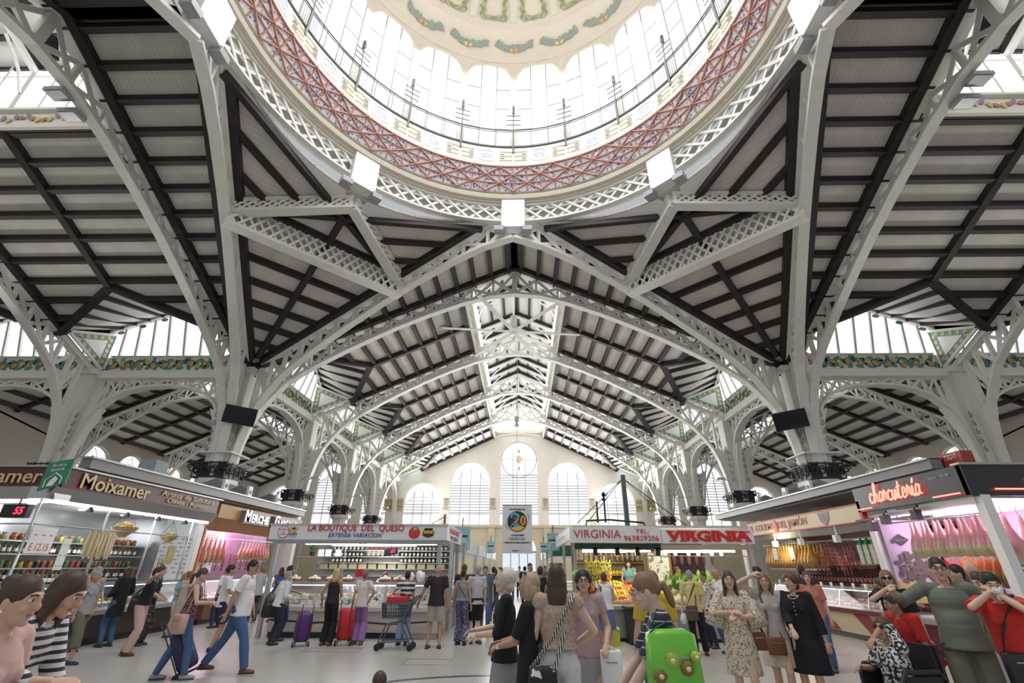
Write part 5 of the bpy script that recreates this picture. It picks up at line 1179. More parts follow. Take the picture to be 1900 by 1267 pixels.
for x0, x1, y in ((2.0, 3.1, 14.2), (3.0, 4.0, 14.6), (2.1, 3.4, 15.1), (4.3, 6.3, 14.3), (4.4, 5.9, 14.9)): MB().bar((x0, y, 2.13), (x1, y, 2.13), .05, .05).build('light_tube', tube_y, S)
for i in range(6): MB().ell((4.4+.33*i, 14.5+.15*(i % 2), 2.07), (.05, .05, .06), 10, 8).build('lamp_bulb', tube_y, S, True)
MB().tube([(1.8, 14.05, 2.0), (6.5, 14.05, 2.0)], .014, 6).build('hanging_rail', steelb, S)
MB().box2((1.9, 16.5, 0), (4.2, 16.6, 2.7)).build('back_wall', mat('fruit_back', (.30, .24, .15), .6, noise=.4, scale=4), S); MB().box2((4.2, 17.4, 0), (6.5, 17.5, 2.7)).build('back_wall', mat('dark_back', (.12, .08, .10), .6, noise=.4, scale=4), S)
for z in (1.5, 1.85): MB().box2((2.0, 16.15, z-.03), (4.2, 16.5, z)).build('shelf', mat('shelf_wood', (.40, .28, .14), .6), S)
for i in range(14):
    put('garland_pack', blob('hanging_packet', lambda: [('packet', MB().box((0, 0, -.15), (.14, .03, .3)), mat('packet_print', (.5, .42, .36), .5, noise=.5, scale=12))]), (2.0+.16*i, 16.0, 2.2), 'printed packet hanging at the back of the fruit stall', 'packet', 'packets at the back of the fruit stall', .2*i)
for i in range(18):
    put('black_pouch', blob('hanging_pouch', lambda: [('pouch', MB().ell((0, 0, -.16), (.06, .03, .16), 8, 6), mat('pouch_print', (.30, .16, .20), .5, noise=.6, scale=14))]), (4.4+.12*i, 16.2+.3*(i % 2), 2.1), 'dark pouch hanging at the back of the vegetable side', 'pouch', 'pouches behind the vegetables', .3*i)
t = thing('framed_picture', 'framed print in blue ink hanging between the two halves of the fruit stall', 'picture', (4.4, 15.4, 1.7)); pm = spots('blue_print', (.66, .68, .66), [(.30, .38, .48), (.16, .22, .34)], 5., .42, .5)
MB().box((4.42, 15.42, 1.72), (.64, .03, .78)).build('print', pm, t)
for p, q in (((4.08, 1.31), (4.76, 1.31)), ((4.08, 2.13), (4.76, 2.13)), ((4.08, 1.31), (4.08, 2.13)), ((4.76, 1.31), (4.76, 2.13))): MB().bar((p[0], 15.4, p[1]), (q[0], 15.4, q[1]), .05, .05).build('frame', mat('frame_wood', (.24, .12, .05), .5), t)
frc = [('orange', (.82, .34, .02), .045), ('lemon', (.86, .66, .06), .038), ('green apple', (.48, .56, .10), .04), ('red apple', (.52, .05, .04), .04), ('peach', (.80, .40, .20), .042), ('pale pear', (.66, .60, .20), .042)]
def fruit(k):
    def f():
        n, c, r = frc[k]; t = thing('fruit', 'x', 'fruit'); b = MB(); b.ell((0, 0, r), (r, r, r*(1.25 if k in (1, 5) else .95)), 9, 7); b.build('flesh', mat('fruit_'+n, c, .4, noise=.1, scale=10), t, True); MB().tube([(0, 0, r*1.8), (.004, 0, r*2.2)], .004, 4).build('stem', mat('stem_brown', (.15, .09, .03), .7), t); return t
    return f
beds = [(1.95, 2.35, 4), (2.4, 2.75, 1), (2.8, 3.15, 0), (3.2, 3.55, 3), (3.6, 3.95, 0)]
cnt = [0]*6
for bi in range(5):
    for row in range(4):
        x0 = 1.95+.43*bi; k = (bi*2+row*3) % 6
        for i in range(4):
            for j in range(3):
                b_ = .12+.29*row+.09*j; z = .82+.385*b_+(.05 if (i in (1, 2) and j == 1) else 0)
                put('fruit_%d' % k, fruit(k), F_v(x0+.09*i+.05, b_, z), '%s heaped on the sloping display of the fruit stall' % frc[k][0], 'fruit', '%s heaps on the fruit display' % frc[k][0], rnd.uniform(0, 6), rnd.uniform(.9, 1.1)); cnt[k] += 1
for i in range(30):
    a = i*.7; lv = i//10; put('fruit_0', None, F_v(3.75+.16*(1-lv*.3)*math.cos(a), 1.2+.16*(1-lv*.3)*math.sin(a), 1.33+.075*lv), 'orange in the tall pile at the back of the fruit display', 'fruit', 'oranges in the tall pile', a)
def crate():
    t = thing('fruit_crate', 'x', 'crate'); 
    for e in (-1, 1): MB().box((e*.2, 0, .05), (.012, .27, .1)).build('side_board', mat('crate_wood', (.58, .44, .24), .7), t); MB().box((0, e*.135, .05), (.4, .012, .1)).build('end_board', mat('crate_wood', (.58, .44, .24), .7), t)
    MB().box((0, 0, .006), (.4, .27, .012)).build('bottom', mat('crate_wood', (.58, .44, .24), .7), t); return t
for bi in range(5):
    for row in range(4): b_ = .21+.29*row; put('crate', crate, F_v(1.95+.43*bi+.185, b_, .8+.385*b_-.03), 'shallow wooden crate on the fruit display', 'crate', 'crates on the fruit display', (math.atan(.385), 0, 0))
def bananas():
    t = thing('banana_bunch', 'x', 'bananas'); r2 = random.Random(3)
    MB().tube([(0, 0, .3), (0, 0, -.25)], .025, 6).build('stalk', mat('stalk_green', (.25, .28, .06), .6), t)
    for lv in range(5):
        for i in range(8):
            a = i*PI/4+lv*.4; z = .12-.1*lv; d = Vector((math.cos(a), math.sin(a), 0)); MB().tube([Vector((0, 0, z))+d*.03, Vector((0, 0, z-.04))+d*.11, Vector((0, 0, z-.01))+d*.16, Vector((0, 0, z+.05))+d*.18], [.012, .022, .022, .008], 6).build('banana', mat('banana', (.62, .56, .12), .5, noise=.12, scale=8), t, True)
    return t
for i, (x, y) in enumerate(((2.25, 14.5), (2.62, 14.45))): put('banana', bananas, (x, y, 1.72), ['left', 'right'][i]+' of two big green yellow banana bunches hanging in the fruit stall', 'bananas', None, i)
def pineapple():
    t = thing('pineapple', 'x', 'fruit'); MB().ell((0, 0, .1), (.06, .06, .1), 10, 8).build('body', mat('pineapple_skin', (.46, .32, .07), .6, noise=.3, scale=40), t, True); b = MB()
    for i in range(10): a = i*.63; b.prism([(.02*math.cos(a+.7), .02*math.sin(a+.7), .19), (.02*math.cos(a-.7), .02*math.sin(a-.7), .19), (.07*math.cos(a), .07*math.sin(a), .34)], (0, 0, .006))
    b.build('crown', mat('crown_green', (.14, .22, .08), .6), t); return t
for i in range(5): put('pineapple', pineapple, (3.35+.16*i, 16.25, 1.85), 'pineapple in the row on the back shelf of the fruit stall', 'fruit', 'pineapples on the back shelf')
for i in range(16): put('fruit_1', None, (2.2+.1*i, 16.25, 1.5), 'lemon in the row on the back shelf of the fruit stall', 'fruit', 'lemons on the back shelf', i, 1.5)
def chard():
    t = thing('leafy_bunch', 'x', 'vegetable'); b = MB(); g = MB(); r2 = random.Random(9)
    for i in range(16):
        a = r2.uniform(-1.2, 1.2); l = r2.uniform(.28, .42); d = Vector((math.sin(a)*.75, -.25+r2.uniform(-.2, .2), math.cos(a)*.8)).normalized(); s = d.cross(Vector((0, 1, 0))).normalized()
        b.tube([Vector((0, 0, 0)), d*l*.55], [.012, .008], 5); m0, m1, m2 = d*l*.45, d*l*.75, d*l; w = .055
        g.face([m0, m1-s*w, m2, m1+s*w])
    b.build('stalks', mat('pale_stalk', (.62, .68, .42), .5), t, True); g.build('leaves', mat('chard_green', (.14, .30, .06), .5, noise=.4, scale=12), t); return t
for i in range(12): put('chard', chard, F_v(4.45+.3*(i % 6), .4+.5*(i//6), 1.02+.2*(i//6)), 'leafy green bunch standing on the vegetable side of the fruit stall', 'vegetable', 'leafy bunches on the vegetable side', .3*i, 1.15)
def cauli():
    t = thing('cauliflower', 'x', 'vegetable'); b = MB(); r2 = random.Random(2)
    for i in range(22): a, e = r2.uniform(0, 6.3), r2.uniform(.1, 1.5); b.ell((.07*math.cos(a)*math.cos(e), .07*math.sin(a)*math.cos(e), .06+.06*math.sin(e)), (.03, .03, .03), 6, 5)
    b.build('curd', mat('cauli_white', (.80, .78, .66), .7), t, True); g = MB()
    for i in range(7): a = i*.9; d = Vector((math.cos(a), math.sin(a), .35)); s = Vector((-math.sin(a), math.cos(a), 0)); g.face([d*.04, d*.1+s*.05, d*.15, d*.1-s*.05])
    g.build('leaves', mat('cauli_leaf', (.30, .42, .16), .6), t); return t
for i in range(9): put('cauli', cauli, F_v(4.4+.24*i, 1.15, 1.3), 'white cauliflower in the back row of the vegetable side', 'vegetable', 'cauliflowers on the vegetable side', i)
def cabbage():
    t = thing('cabbage', 'x', 'vegetable'); MB().ell((0, 0, .1), (.17, .11, .1), 14, 10).build('head', mat('cabbage', (.56, .66, .36), .5, noise=.25, scale=9), t, True); b = MB()
    for i in range(5): a = -1+.5*i; b.tube([(-.16, .02*i-.04, .1), (-.05, -.1*math.cos(a), .1+.1*math.sin(a)), (.1, -.09*math.cos(a), .1+.09*math.sin(a))], .006, 4)
    b.build('veins', mat('pale_stalk', (.62, .68, .42), .5), t); return t
for i in range(6): put('cabbage', cabbage, F_v(4.5+.32*i, .12, .82), 'pale green cabbage along the front of the vegetable side', 'vegetable', 'cabbages along the front of the vegetable side', .4*i)
spot('stall_fill_fruit', (3.0, 14.3, 1.95), 38, (1, .88, .6), .3); spot('stall_fill_veg', (5.4, 14.2, 1.95), 20, (1, .88, .62), .3)
def wheelie(label, x, y, c, m):
    t = thing('waste_bin', label, 'bin', (x, y, 0)); MB().prism([(x-.2, y-.22, .05), (x+.2, y-.22, .05), (x+.25, y-.25, .75), (x-.25, y-.25, .75)], (0, .44, 0)).build('tub', m, t); MB().box((x, y-.02, .79), (.54, .54, .06)).build('lid', m, t)
    for e in (-1, 1): MB().tube([(x+e*.17, y+.2, .06), (x+e*.23, y+.2, .06)], .06, 12).build('wheel', blackm, t)
wheelie('grey wheeled bin beside the woman in the blue skirt', 1.75, 13.35, 0, mat('bin_grey', (.20, .20, .21), .5)); wheelie('black wheeled bin against the front of the fruit stall', 3.15, 13.5, 0, mat('bin_black', (.03, .03, .033), .5))
t = thing('plastic_bag', 'pink plastic bag on the floor at the foot of the fruit stall', 'bag', (2.05, 13.0, 0)); MB().lathe([(0, 0), (.17, .01), (.2, .12), (.14, .28), (.05, .36), (.08, .42)], 14, (2.05, 13.0, 0)).build('sack', mat('pink_plastic', (.62, .08, .18), .4), t, True)
t = thing('crate_box', 'lime green plastic box on the floor below the fruit display', 'box', (2.45, 13.25, 0)); MB().box((2.45, 13.25, .17), (.4, .3, .34)).build('tub', mat('lime', (.45, .52, .03), .4), t); MB().box((2.45, 13.25, .36), (.43, .33, .04)).build('rim', mat('lime_rim', (.55, .62, .2), .4), t)
t = thing('balloon', 'green balloon at the left end of the fruit stall', 'balloon', (1.75, 13.6, 1.5)); MB().ell((1.75, 13.6, 1.5), (.13, .13, .15), 14, 10).build('skin', mat('balloon_green', (.08, .55, .14), .3), t, True); MB().tube([(1.75, 13.6, 1.35), (1.77, 13.6, 1.0)], .004, 4).build('string', paper, t)
# pole and pipes on the fruit stall roof
t = thing('roof_pole', 'dark steel pole with guy wires standing on the fruit stall roof', 'pole', (3.5, 15, 2.76)); MB().box2((3.43, 14.93, 2.76), (3.57, 15.07, 4.35)).build('post', mat('dark_pole', (.10, .11, .11), .5), t)
for e, (x, y, z) in enumerate(((5.6, 16.5, 2.8), (5.2, 14.6, 2.8), (2.2, 15.5, 2.8), (1.9, 14.4, 2.85))): MB().tube([(3.5, 15, 4.25), (x, y, z)], .012, 4).build('guy_wire', blackm, t)
t = thing('roof_pipe', 'bent black pipe with valves on the fruit stall roof', 'pipe', (2.7, 14.6, 2.8)); MB().tube([(2.2, 14.6, 2.76), (2.2, 14.6, 2.95), (2.9, 14.6, 2.98), (3.9, 14.6, 2.9), (3.95, 14.6, 2.78)], .03, 6).build('pipe', blackm, t)
for x, h in ((2.55, 1.0), (2.78, 1.25)): MB().bar((x, 14.6, 2.9), (x, 14.6, 2.9+h*.6), .05, .05).build('stub', blackm, t); MB().lathe([(.02, 0), (.08, .05), (.02, .1), (.07, .2), (.02, .28)], 8, (2.78, 14.6, 3.5)).build('valve', blackm, t)
t = thing('roof_mast', 'thin dark mast standing on the cheese stall roof', 'pole', (-2.1, 15.0, 2.77)); MB().bar((-2.1, 15, 2.77), (-2.1, 15, 3.15), .06, .06).build('mast', mat('dark_pole', (.10, .11, .11), .5), t); MB().tube([(-2.1, 15, 3.1), (-2.6, 15, 2.8)], .01, 4).build('stay', blackm, t)
# ======================= right row: ham gourmet
S = thing('market_stall', 'ham stall under a cream fascia with red art nouveau lettering', 'market stall', (10.5, 15.8, 0))
stripeb = mat('cream_base', (.58, .50, .36), .4)
counter(F_right, 12.7, 18.9, S, stripeb, 1.25, kick=mat('grey_plinth', (.16, .15, .14), .5), band=mat('maroon_ledge', (.16, .02, .03), .35))
b = MB()
for a in (13.4, 15.3, 17.2): b.prism([F_right(a, -.012, .16), F_right(a+.6, -.012, .16), F_right(a+1.2, -.012, .62), F_right(a+.6, -.012, .62)], (.008, 0, 0))
b.build('red_chevrons', mat('chevron_red', (.26, .03, .03), .4), S)
creamf = mat('cream_fascia', (.68, .57, .38), .5); fa = part(F_right, (12.55, 19.0), (-.36, -.26), (2.8, 3.22), 'fascia', creamf, S); part(F_right, (12.45, 12.55), (-.4, -.2), (2.78, 3.26), 'end_board', redm, S)
for z in (2.79, 3.21): part(F_right, (12.55, 19.0), (-.375, -.26), (z-.015, z+.015), 'red_edge', redm, fa)
artr = mat('faded_red', (.40, .09, .06), .5); xr = 8.93
text_on('EL GOURMET DEL JAMÓN', .30, artr, (xr, 16.9, 3.0), (0, -1, 0), Z_, fa, fit=3.8, bold=.004, extrude=.004)
b = MB(); b.ell((xr, 16.9, 2.95), (.012, .16, .22), 14, 8); b.build('ham_emblem', mat('emblem_rust', (.46, .10, .05), .5), fa, True)
b = MB(); b.mi = 0; b.prism([(xr, 14.35, 3.16), (xr, 13.85, 3.16), (xr, 13.88, 2.95), (xr, 14.1, 2.8), (xr, 14.32, 2.95)], (-.008, 0, 0)); b.mi = 1; b.disc((xr-.012, 14.1, 3.0), .08, .07, (0, 1, 0), Z_, 12); b.build('shield_emblem', [mat('shield_grey', (.22, .21, .23), .5), artr], fa)
MB().prism([F_right(12.55, -.3, 2.8), F_right(12.55, -.2, 2.6), F_right(12.55, .1, 2.6), F_right(12.55, .1, 2.8)], (0, 6.4, 0)).build('shutter_box', mat('shutter_grey', (.30, .30, .29), .5), S)
part(F_right, (12.5, 19), (0, 2.6), (2.7, 2.8), 'stall_ceiling', mat('dark_red_ceiling', (.10, .03, .035), .5), S); part(F_right, (12.5, 14.2), (2.3, 2.4), (0, 2.8), 'back_wall', mat('dark_red_wall', (.09, .025, .03), .5, noise=.3, scale=4), S); part(F_right, (14.2, 19), (1.08, 1.15), (0, 2.8), 'back_wall', mat('dark_red_wall', (.09, .025, .03), .5), S); part(F_right, (14.15, 14.2), (1.08, 2.4), (0, 2.8), 'side_wall', mat('dark_red_wall', (.09, .025, .03), .5), S)
MB().tube([F_right(12.7, .0, 2.45), F_right(18.8, .0, 2.45)], .018, 6).build('ham_rail', steelb, S); MB().tube([F_right(12.7, .4, 2.45), F_right(18.8, .4, 2.45)], .018, 6).build('ham_rail', steelb, S)
for i, a in enumerate((13.8, 15.6, 17.2)):
    MB().bar(F_right(a, -.33, 2.8), F_right(a, -.33, 2.5), .03, .03).build('lamp_arm', whitep, S); MB().box(F_right(a, -.36, 2.45), (.14, .14, .18)).build('lamp_head', whitep, S)
gold = mat('golden_ham', (.60, .33, .05), .35, noise=.3, scale=7); goldr = mat('golden_rind', (.38, .20, .05), .4, noise=.3, scale=10)
for j in range(2):
    for i in range(15): put('ham_gold', ham('hanging_ham', gold, goldr, cordm), F_right(15.9+.19*i, .02+.38*j, 2.42), 'golden cured ham in the %s row under the cream fascia' % ['front', 'back'][j], 'ham', 'golden hams in the %s row' % ['front', 'back'][j], 1.3, .95)
for i, a in enumerate((16.7, 17.8)): price_card(.3, .36, [('- - -', blackm), ('- -', blackm), ('- -', redm)], 'white price card hung before the golden hams, %s' % ['nearer one', 'farther one'][i], F_right(a, -.14, 2.15), (0, -1, 0))
for i in range(22): put('sausage2', sausage, F_right(13.9+.08*i, .0+.1*(i % 3), 2.4-.12*(i % 4)), 'thin wrapped sausage string hanging beside the golden hams', 'sausages', 'sausage strings beside the golden hams', i, .9)
def cone_bag():
    t = thing('gift_bag', 'x', 'bag'); MB().box((0, 0, -.3), (.2, .16, .46)).build('printed_box', mat('green_print', (.40, .46, .34), .5, noise=.5, scale=14), t); MB().lathe([(.1, -.08), (.012, .1), (0, .1)], 10).build('green_top', mat('cone_green', (.02, .28, .10), .4), t); return t
for i in range(3): put('conebag', cone_bag, F_right(13.0+.24*i, .05, 2.35), 'green topped printed gift bag hanging near the white post, %s from the post' % ordinal(i), 'bag', None)
rosy = meatc
for j in range(3):
    for i in range(30): k = (i+j) % 3; put('meat_%d' % k, None, F_right(12.9+.195*i, .3+.2*j, .765+.05*j), '%s cut of meat in the glass counter of the ham stall' % meatc[k][0], 'meat', '%s cuts in the ham stall counter' % meatc[k][0], i*1.7, 1.15)
for i in range(12): put('ticket', blob('price_ticket', lambda: [('ticket', MB().box((0, 0, .0), (.006, .12, .16)), paper)]), F_right(12.9+.5*i, .1, 1.27), 'small white ticket on the top edge of the ham stall counter', 'ticket', 'tickets along the ham stall counter')
for i in range(16):
    put('brownpack', blob('cured_packet', lambda: [('packet', MB().ell((0, 0, .04), (.09, .06, .045), 8, 6), mat('packet_brown', (.36, .20, .10), .4, noise=.4, scale=15))]), F_right(13.4+.14*(i % 8), .35+.12*(i//8), 1.26), 'brown cured packet heaped on the ham stall counter top', 'packet', 'packets on the ham stall counter top', i)
for i in range(24):
    put('darkjar', jar(('wine', (.14, .02, .03)), ('black', (.02, .02, .02)), .15, .045), F_right(12.75+.1*(i % 6), 1.9, 1.3+.22*(i//6)), 'wine coloured jar on the corner shelves of the ham stall', 'jar', 'jars on the ham stall corner shelves')
spot('stall_fill_ham', (8.9, 17.0, 2.6), 34, (1, .85, .55), .2); spot('stall_fill_case', (9.5, 14.5, 2.0), 10, (1, .8, .86), .3)
# ======================= right row: charcuterie with neon lettering
S = thing('market_stall', 'black fronted charcuterie stall with red neon lettering on the far right', 'market stall', (10.8, 10.9, 0))
dkf = mat('black_fascia', (.016, .018, .024), .3, noise=.3, scale=2); fa = part(F_right, (9.3, 12.55), (-.4, -.28), (3.0, 3.56), 'fascia', dkf, S); fa2 = MB().box2((8.9, 9.28, 2.98), (13.5, 9.4, 3.56)).build('fascia', dkf, S)
MB().box2((8.86, 9.24, 3.56), (13.5, 9.45, 3.6)).build('top_trim', steelm, S)
neon = emis('red_neon', (1., .10, .07), 6.); xn = 8.84
def neon_word(strokes, a0, z0, s, parent):
    for st in strokes: MB().tube([(xn, a0-u*s, z0+v*s) for u, v in st], .016, 6).build('neon_letter', neon, parent)
def curve(pts, n=6):
    out = []
    for i in range(len(pts)-1):
        p0, p1, p2, p3 = pts[max(i-1, 0)], pts[i], pts[i+1], pts[min(i+2, len(pts)-1)]
        for k in range(n):
            t = k/n; out.append(tuple(.5*((2*p1[j])+(-p0[j]+p2[j])*t+(2*p0[j]-5*p1[j]+4*p2[j]-p3[j])*t*t+(-p0[j]+3*p1[j]-3*p2[j]+p3[j])*t**3) for j in (0, 1)))
    return out+[pts[-1]]
G = {'c': [[(.5, .75), (.3, .95), (.08, .7), (.08, .3), (.3, .02), (.6, .2)]], 'h': [[(.0, .15), (.3, 1.2), (.35, 1.75), (.2, 1.7), (.12, .0)], [(.12, .3), (.35, .85), (.5, .75), (.5, .15), (.7, .15)]],
     'a': [[(.5, .85), (.25, .95), (.05, .5), (.15, .05), (.4, .25), (.52, .9), (.5, .2), (.72, .15)]], 'r': [[(.0, .2), (.14, .85), (.18, 1.05), (.24, .84), (.42, .8), (.38, .3), (.6, .12)]], 'u': [[(.0, .3), (.1, .9), (.1, .2), (.3, .05), (.48, .9), (.5, .15), (.7, .15)]],
     't': [[(.0, .2), (.25, 1.0), (.3, 1.55), (.25, .3), (.35, .05), (.55, .2)], [(.05, 1.05), (.5, 1.15)]], 'e': [[(.05, .35), (.42, .55), (.4, .9), (.2, .9), (.08, .4), (.25, .03), (.6, .25)]], 'i': [[(.0, .2), (.15, .9), (.15, .2), (.3, .05), (.45, .2)], [(.2, 1.15), (.34, 1.55)]]}
a = 0.; strokes = []
for ch in 'charcuteria':
    w_ = .78 if ch == 'h' else .62 if ch not in 'i' else .44
    for st in G[ch]: strokes.append([(u+a+.18*v, v) for u, v in curve(st)])
    a += w_
neon_word(strokes, 11.95, 3.14, .235, fa)
for a0, a1, z in ((12.45, 11.95, 3.05), (10.1, 9.45, 3.05)): MB().tube([(xn, a0, z), (xn, a1, z)], .014, 6).build('neon_line', neon, fa)
MB().tube([(9.35, 9.24, 3.10), (10.9, 9.24, 3.10)], .014, 6).build('neon_line', neon, fa2); MB().tube([(10.05, 9.24, 3.3), (10.1, 9.24, 3.22), (10.25, 9.24, 3.2), (10.4, 9.24, 3.3), (10.5, 9.24, 3.5)], .016, 6).build('neon_letter', neon, fa2)
text_on('Palcos · 17-18', .08, mat('grey_letter', (.45, .46, .48), .5), (8.88, 9.85, 3.42), (0, -1, 0), Z_, fa, fit=.5, extrude=.001)
wpost = mat('white_post', (.80, .80, .80), .35)
for a in (12.5, 9.36): part(F_right, (a-.09, a+.09), (-.26, -.08), (.0, 3.0), 'post', wpost, S)
part(F_right, (9.4, 12.5), (-.28, -.05), (2.85, 3.0), 'header', wpost, S)
counter(F_right, 9.45, 12.4, S, mat('maroon_base', (.12, .02, .03), .4), 1.25); part(F_right, (9.5, 12.6), (2.0, 2.1), (0, 3.0), 'back_wall', mat('mauve_wall', (.48, .33, .44), .4, noise=.15, scale=2), S); part(F_right, (9.4, 12.6), (0, 4.2), (2.95, 3.03), 'stall_ceiling', mat('white_ceiling', (.75, .72, .74), .4), S)
for b_ in (.15, .5, 1.0, 1.5): MB().bar(F_right(9.6, b_, 2.88), F_right(12.0, b_, 2.88), .06, .05).build('light_tube', tube_p, S)
MB().tube([F_right(9.5, .1, 2.72), F_right(12.3, .1, 2.72)], .018, 6).build('ham_rail', steelb, S); MB().tube([F_right(9.5, .5, 2.2), F_right(11.2, .5, 2.2)], .018, 6).build('ham_rail', steelb, S)
fresh = mat('fresh_ham', (.66, .36, .36), .4, noise=.25, scale=8); freshr = mat('fresh_rind', (.50, .44, .27), .5, noise=.3, scale=12)
for i in range(14): put('ham_fresh', ham('hanging_ham', fresh, freshr, cordm), F_right(9.62+.16*i, .1+.04*(i % 2), 2.68), 'pale pink ham in the upper row behind the neon fascia, %s from the near post' % ordinal(i), 'ham', 'pale hams in the upper row', 1.4, 1.0)
brown = mat('brown_ham', (.34, .11, .03), .35, noise=.3, scale=8); brownr = mat('brown_rind', (.18, .07, .025), .4, noise=.3, scale=10)
for i in range(9): put('ham_brown', ham('hanging_ham', brown, brownr, cordm), F_right(9.6+.19*i, .55, 2.16), 'dark brown ham in the lower row behind the neon fascia, %s from the near post' % ordinal(i), 'ham', 'brown hams in the lower row', 1.4, 1.05)
for i in range(3): put('ham_fresh', None, (9.75+.3*i, 9.75, 2.7), 'pale pink ham hung at the corner end of the charcuterie stall, %s from its post' % ordinal(i), 'ham', None, .2, 1.25)
t = thing('wall_poster', 'large photo poster of a field tree on the end of the charcuterie stall', 'poster', (9.6, 12.3, 1.9))
MB().box2((9.16, 12.33, 1.0), (10.35, 12.36, 2.8)).build('sky_print', mat('poster_sky', (.42, .38, .48), .5, noise=.08), t); MB().box2((9.16, 12.31, 1.0), (10.35, 12.33, 1.45)).build('grass_print', mat('poster_grass', (.42, .33, .12), .5, noise=.2, scale=6), t)
b = MB(); r2 = random.Random(11)
for i in range(170): b.disc((9.78+r2.gauss(0, .27), 12.305-.0001*i, 1.72+r2.gauss(0, .17)), .055, .045, (1, 0, 0), Z_, 8)
b.build('tree_print', mat('poster_tree', (.10, .085, .07), .6, noise=.3, scale=12), t); MB().prism([(9.32, 12.3, 2.35), (9.52, 12.3, 2.48), (9.72, 12.3, 2.35), (9.52, 12.3, 2.22)], (0, -.01, 0)).build('black_diamond', blackm, t); text_on('- - - -', .07, paper, (9.52, 12.285, 2.35), (1, 0, 0), Z_, t, fit=.24, extrude=.001)
t = thing('wall_panel', 'tall granite red panel beside the tree poster', 'panel', (10.6, 12.2, 1.6)); MB().box2((10.4, 12.2, .9), (11.0, 12.26, 2.6)).build('slab', mat('red_granite', (.36, .13, .13), .4, noise=.4, scale=30), t); MB().box2((10.36, 12.18, .9), (10.4, 12.26, 2.6)).build('edge_strip', redm, t)
for i, (a, z) in enumerate(((12.35, 2.78), (11.85, 2.9), (10.9, 2.92))):
    t = thing('spotlight', 'black spotlight on an arm under the neon fascia, %s from the cream sign' % ordinal(i), 'spotlight', (9.0, a, z)); MB().bar((8.85, a-.3, z+.02), (8.85, a+.3, z+.02), .05, .05).build('arm', blackm, t); MB().box((8.85, a-.2, z-.15), (.14, .16, .2)).build('head', blackm, t); MB().bar((8.85, a-.2, z), (8.85, a-.2, z-.08), .03, .03).build('stem', blackm, t)
spot('stall_fill_neon', (9.9, 10.9, 2.3), 70, (1, .75, .92), .4); spot('stall_fill_neon_corner', (10.4, 9.8, 2.5), 25, (1, .75, .92), .3)
t = thing('roof_sign', 'red box sign lying on the stall roofs behind the black fascia', 'sign', (9.7, 10.3, 3.75)); MB().box2((9.45, 9.75, 3.6), (9.7, 10.9, 3.95)).build('box', mat('box_red', (.36, .04, .03), .4), t); text_on('TSG17', .14, paper, (9.43, 10.0, 3.85), (0, -1, 0), Z_, t, fit=.3, extrude=.001); MB().box2((9.6, 11.2, 3.6), (9.75, 13.2, 3.72)).build('rail', mat('box_red', (.36, .04, .03), .4), t)
# ======================= rows of stalls along the nave aisle
def far_stall(label, x0, x1, y0, y1, face, fm, signtxt, sm, h=2.45):
    r = thing('market_stall', label, 'market stall', ((x0+x1)/2, (y0+y1)/2, 0)); sx = 1 if face > 0 else -1; xf = x1 if face > 0 else x0
    MB().box2((x0, y0, 0), (x1, y1, .8)).build('base', beige, r); MB().box2((x0, y0+.02, h), (x1, y1-.02, h+.1)).build('roof', mat('stall_roof', (.5, .5, .5), .5), r); o = MB().box2((xf-.05, y0, h-.32), (xf+.05, y1, h+.12)).build('fascia', fm, r)
    MB().box2((x0, y0-.04, h-.32), (x1, y0+.04, h+.12)).build('end_fascia', fm, r); MB().box2((x0+.3 if face > 0 else x1-.4, y0+.1, .8), (x0+.4 if face > 0 else x1-.3, y1-.1, h)).build('back_wall', mat('stall_back_warm', (.40, .26, .20), .6, noise=.5, scale=3), r)
    MB().bar((xf-sx*.4, y0+.2, h-.1), (xf-sx*.4, y1-.2, h-.1), .12, .05).build('light_tube', tube_w, r)
    for y in (y0, y1): MB().box2((xf-.06-.04, y-.05, 0), (xf-.06+.04, y+.05, h)).build('post', steelm, r)
    text_on(signtxt, .22, sm, (xf+sx*.055, (y0+y1)/2, h-.1), (0, sx, 0), Z_, o, extrude=.002)
    return r
pal = mat('pale_fascia', (.70, .71, .72), .4)
rows = [(17.5, 21.5), (22.3, 26.3), (27.2, 31.2), (32.2, 36.5)]
nmS = ['LA CUINA', 'FLORS', 'HERBES', 'PEIX']; nmT = ['VERDURES', 'OLIVES', 'FRUITA', 'CARN']
for i, (a, b_) in enumerate(rows):
    far_stall('small lit stall on the left of the nave aisle, %s behind the cheese stall' % ordinal(i), -6.6, -1.7, a, b_, 1, pal, '- - - -', bluem)
    if i: far_stall('small lit stall on the right of the nave aisle, %s behind the fruit stall' % ordinal(i), 1.65, 6.5, a, b_, -1, mat('green_fascia', (.03, .12, .09), .5) if i == 1 else pal, '- - - -', bluem)
    for j in range(10):
        k = j % 6
        put('jar_%d' % k, None, (-2.0, a+.3+.35*j, .8), '%s jar on the far stalls along the left of the nave aisle' % kindsB[k][0], 'jar', '%s jars along the left nave aisle' % kindsB[k][0], 0, 1.6)
        if i: put('fruit_%d' % k, None, (1.9, a+.3+.35*j, .8), '%s on the far stalls along the right of the nave aisle' % frc[k][0], 'fruit', '%s along the right nave aisle' % frc[k][0], 0, 2.)
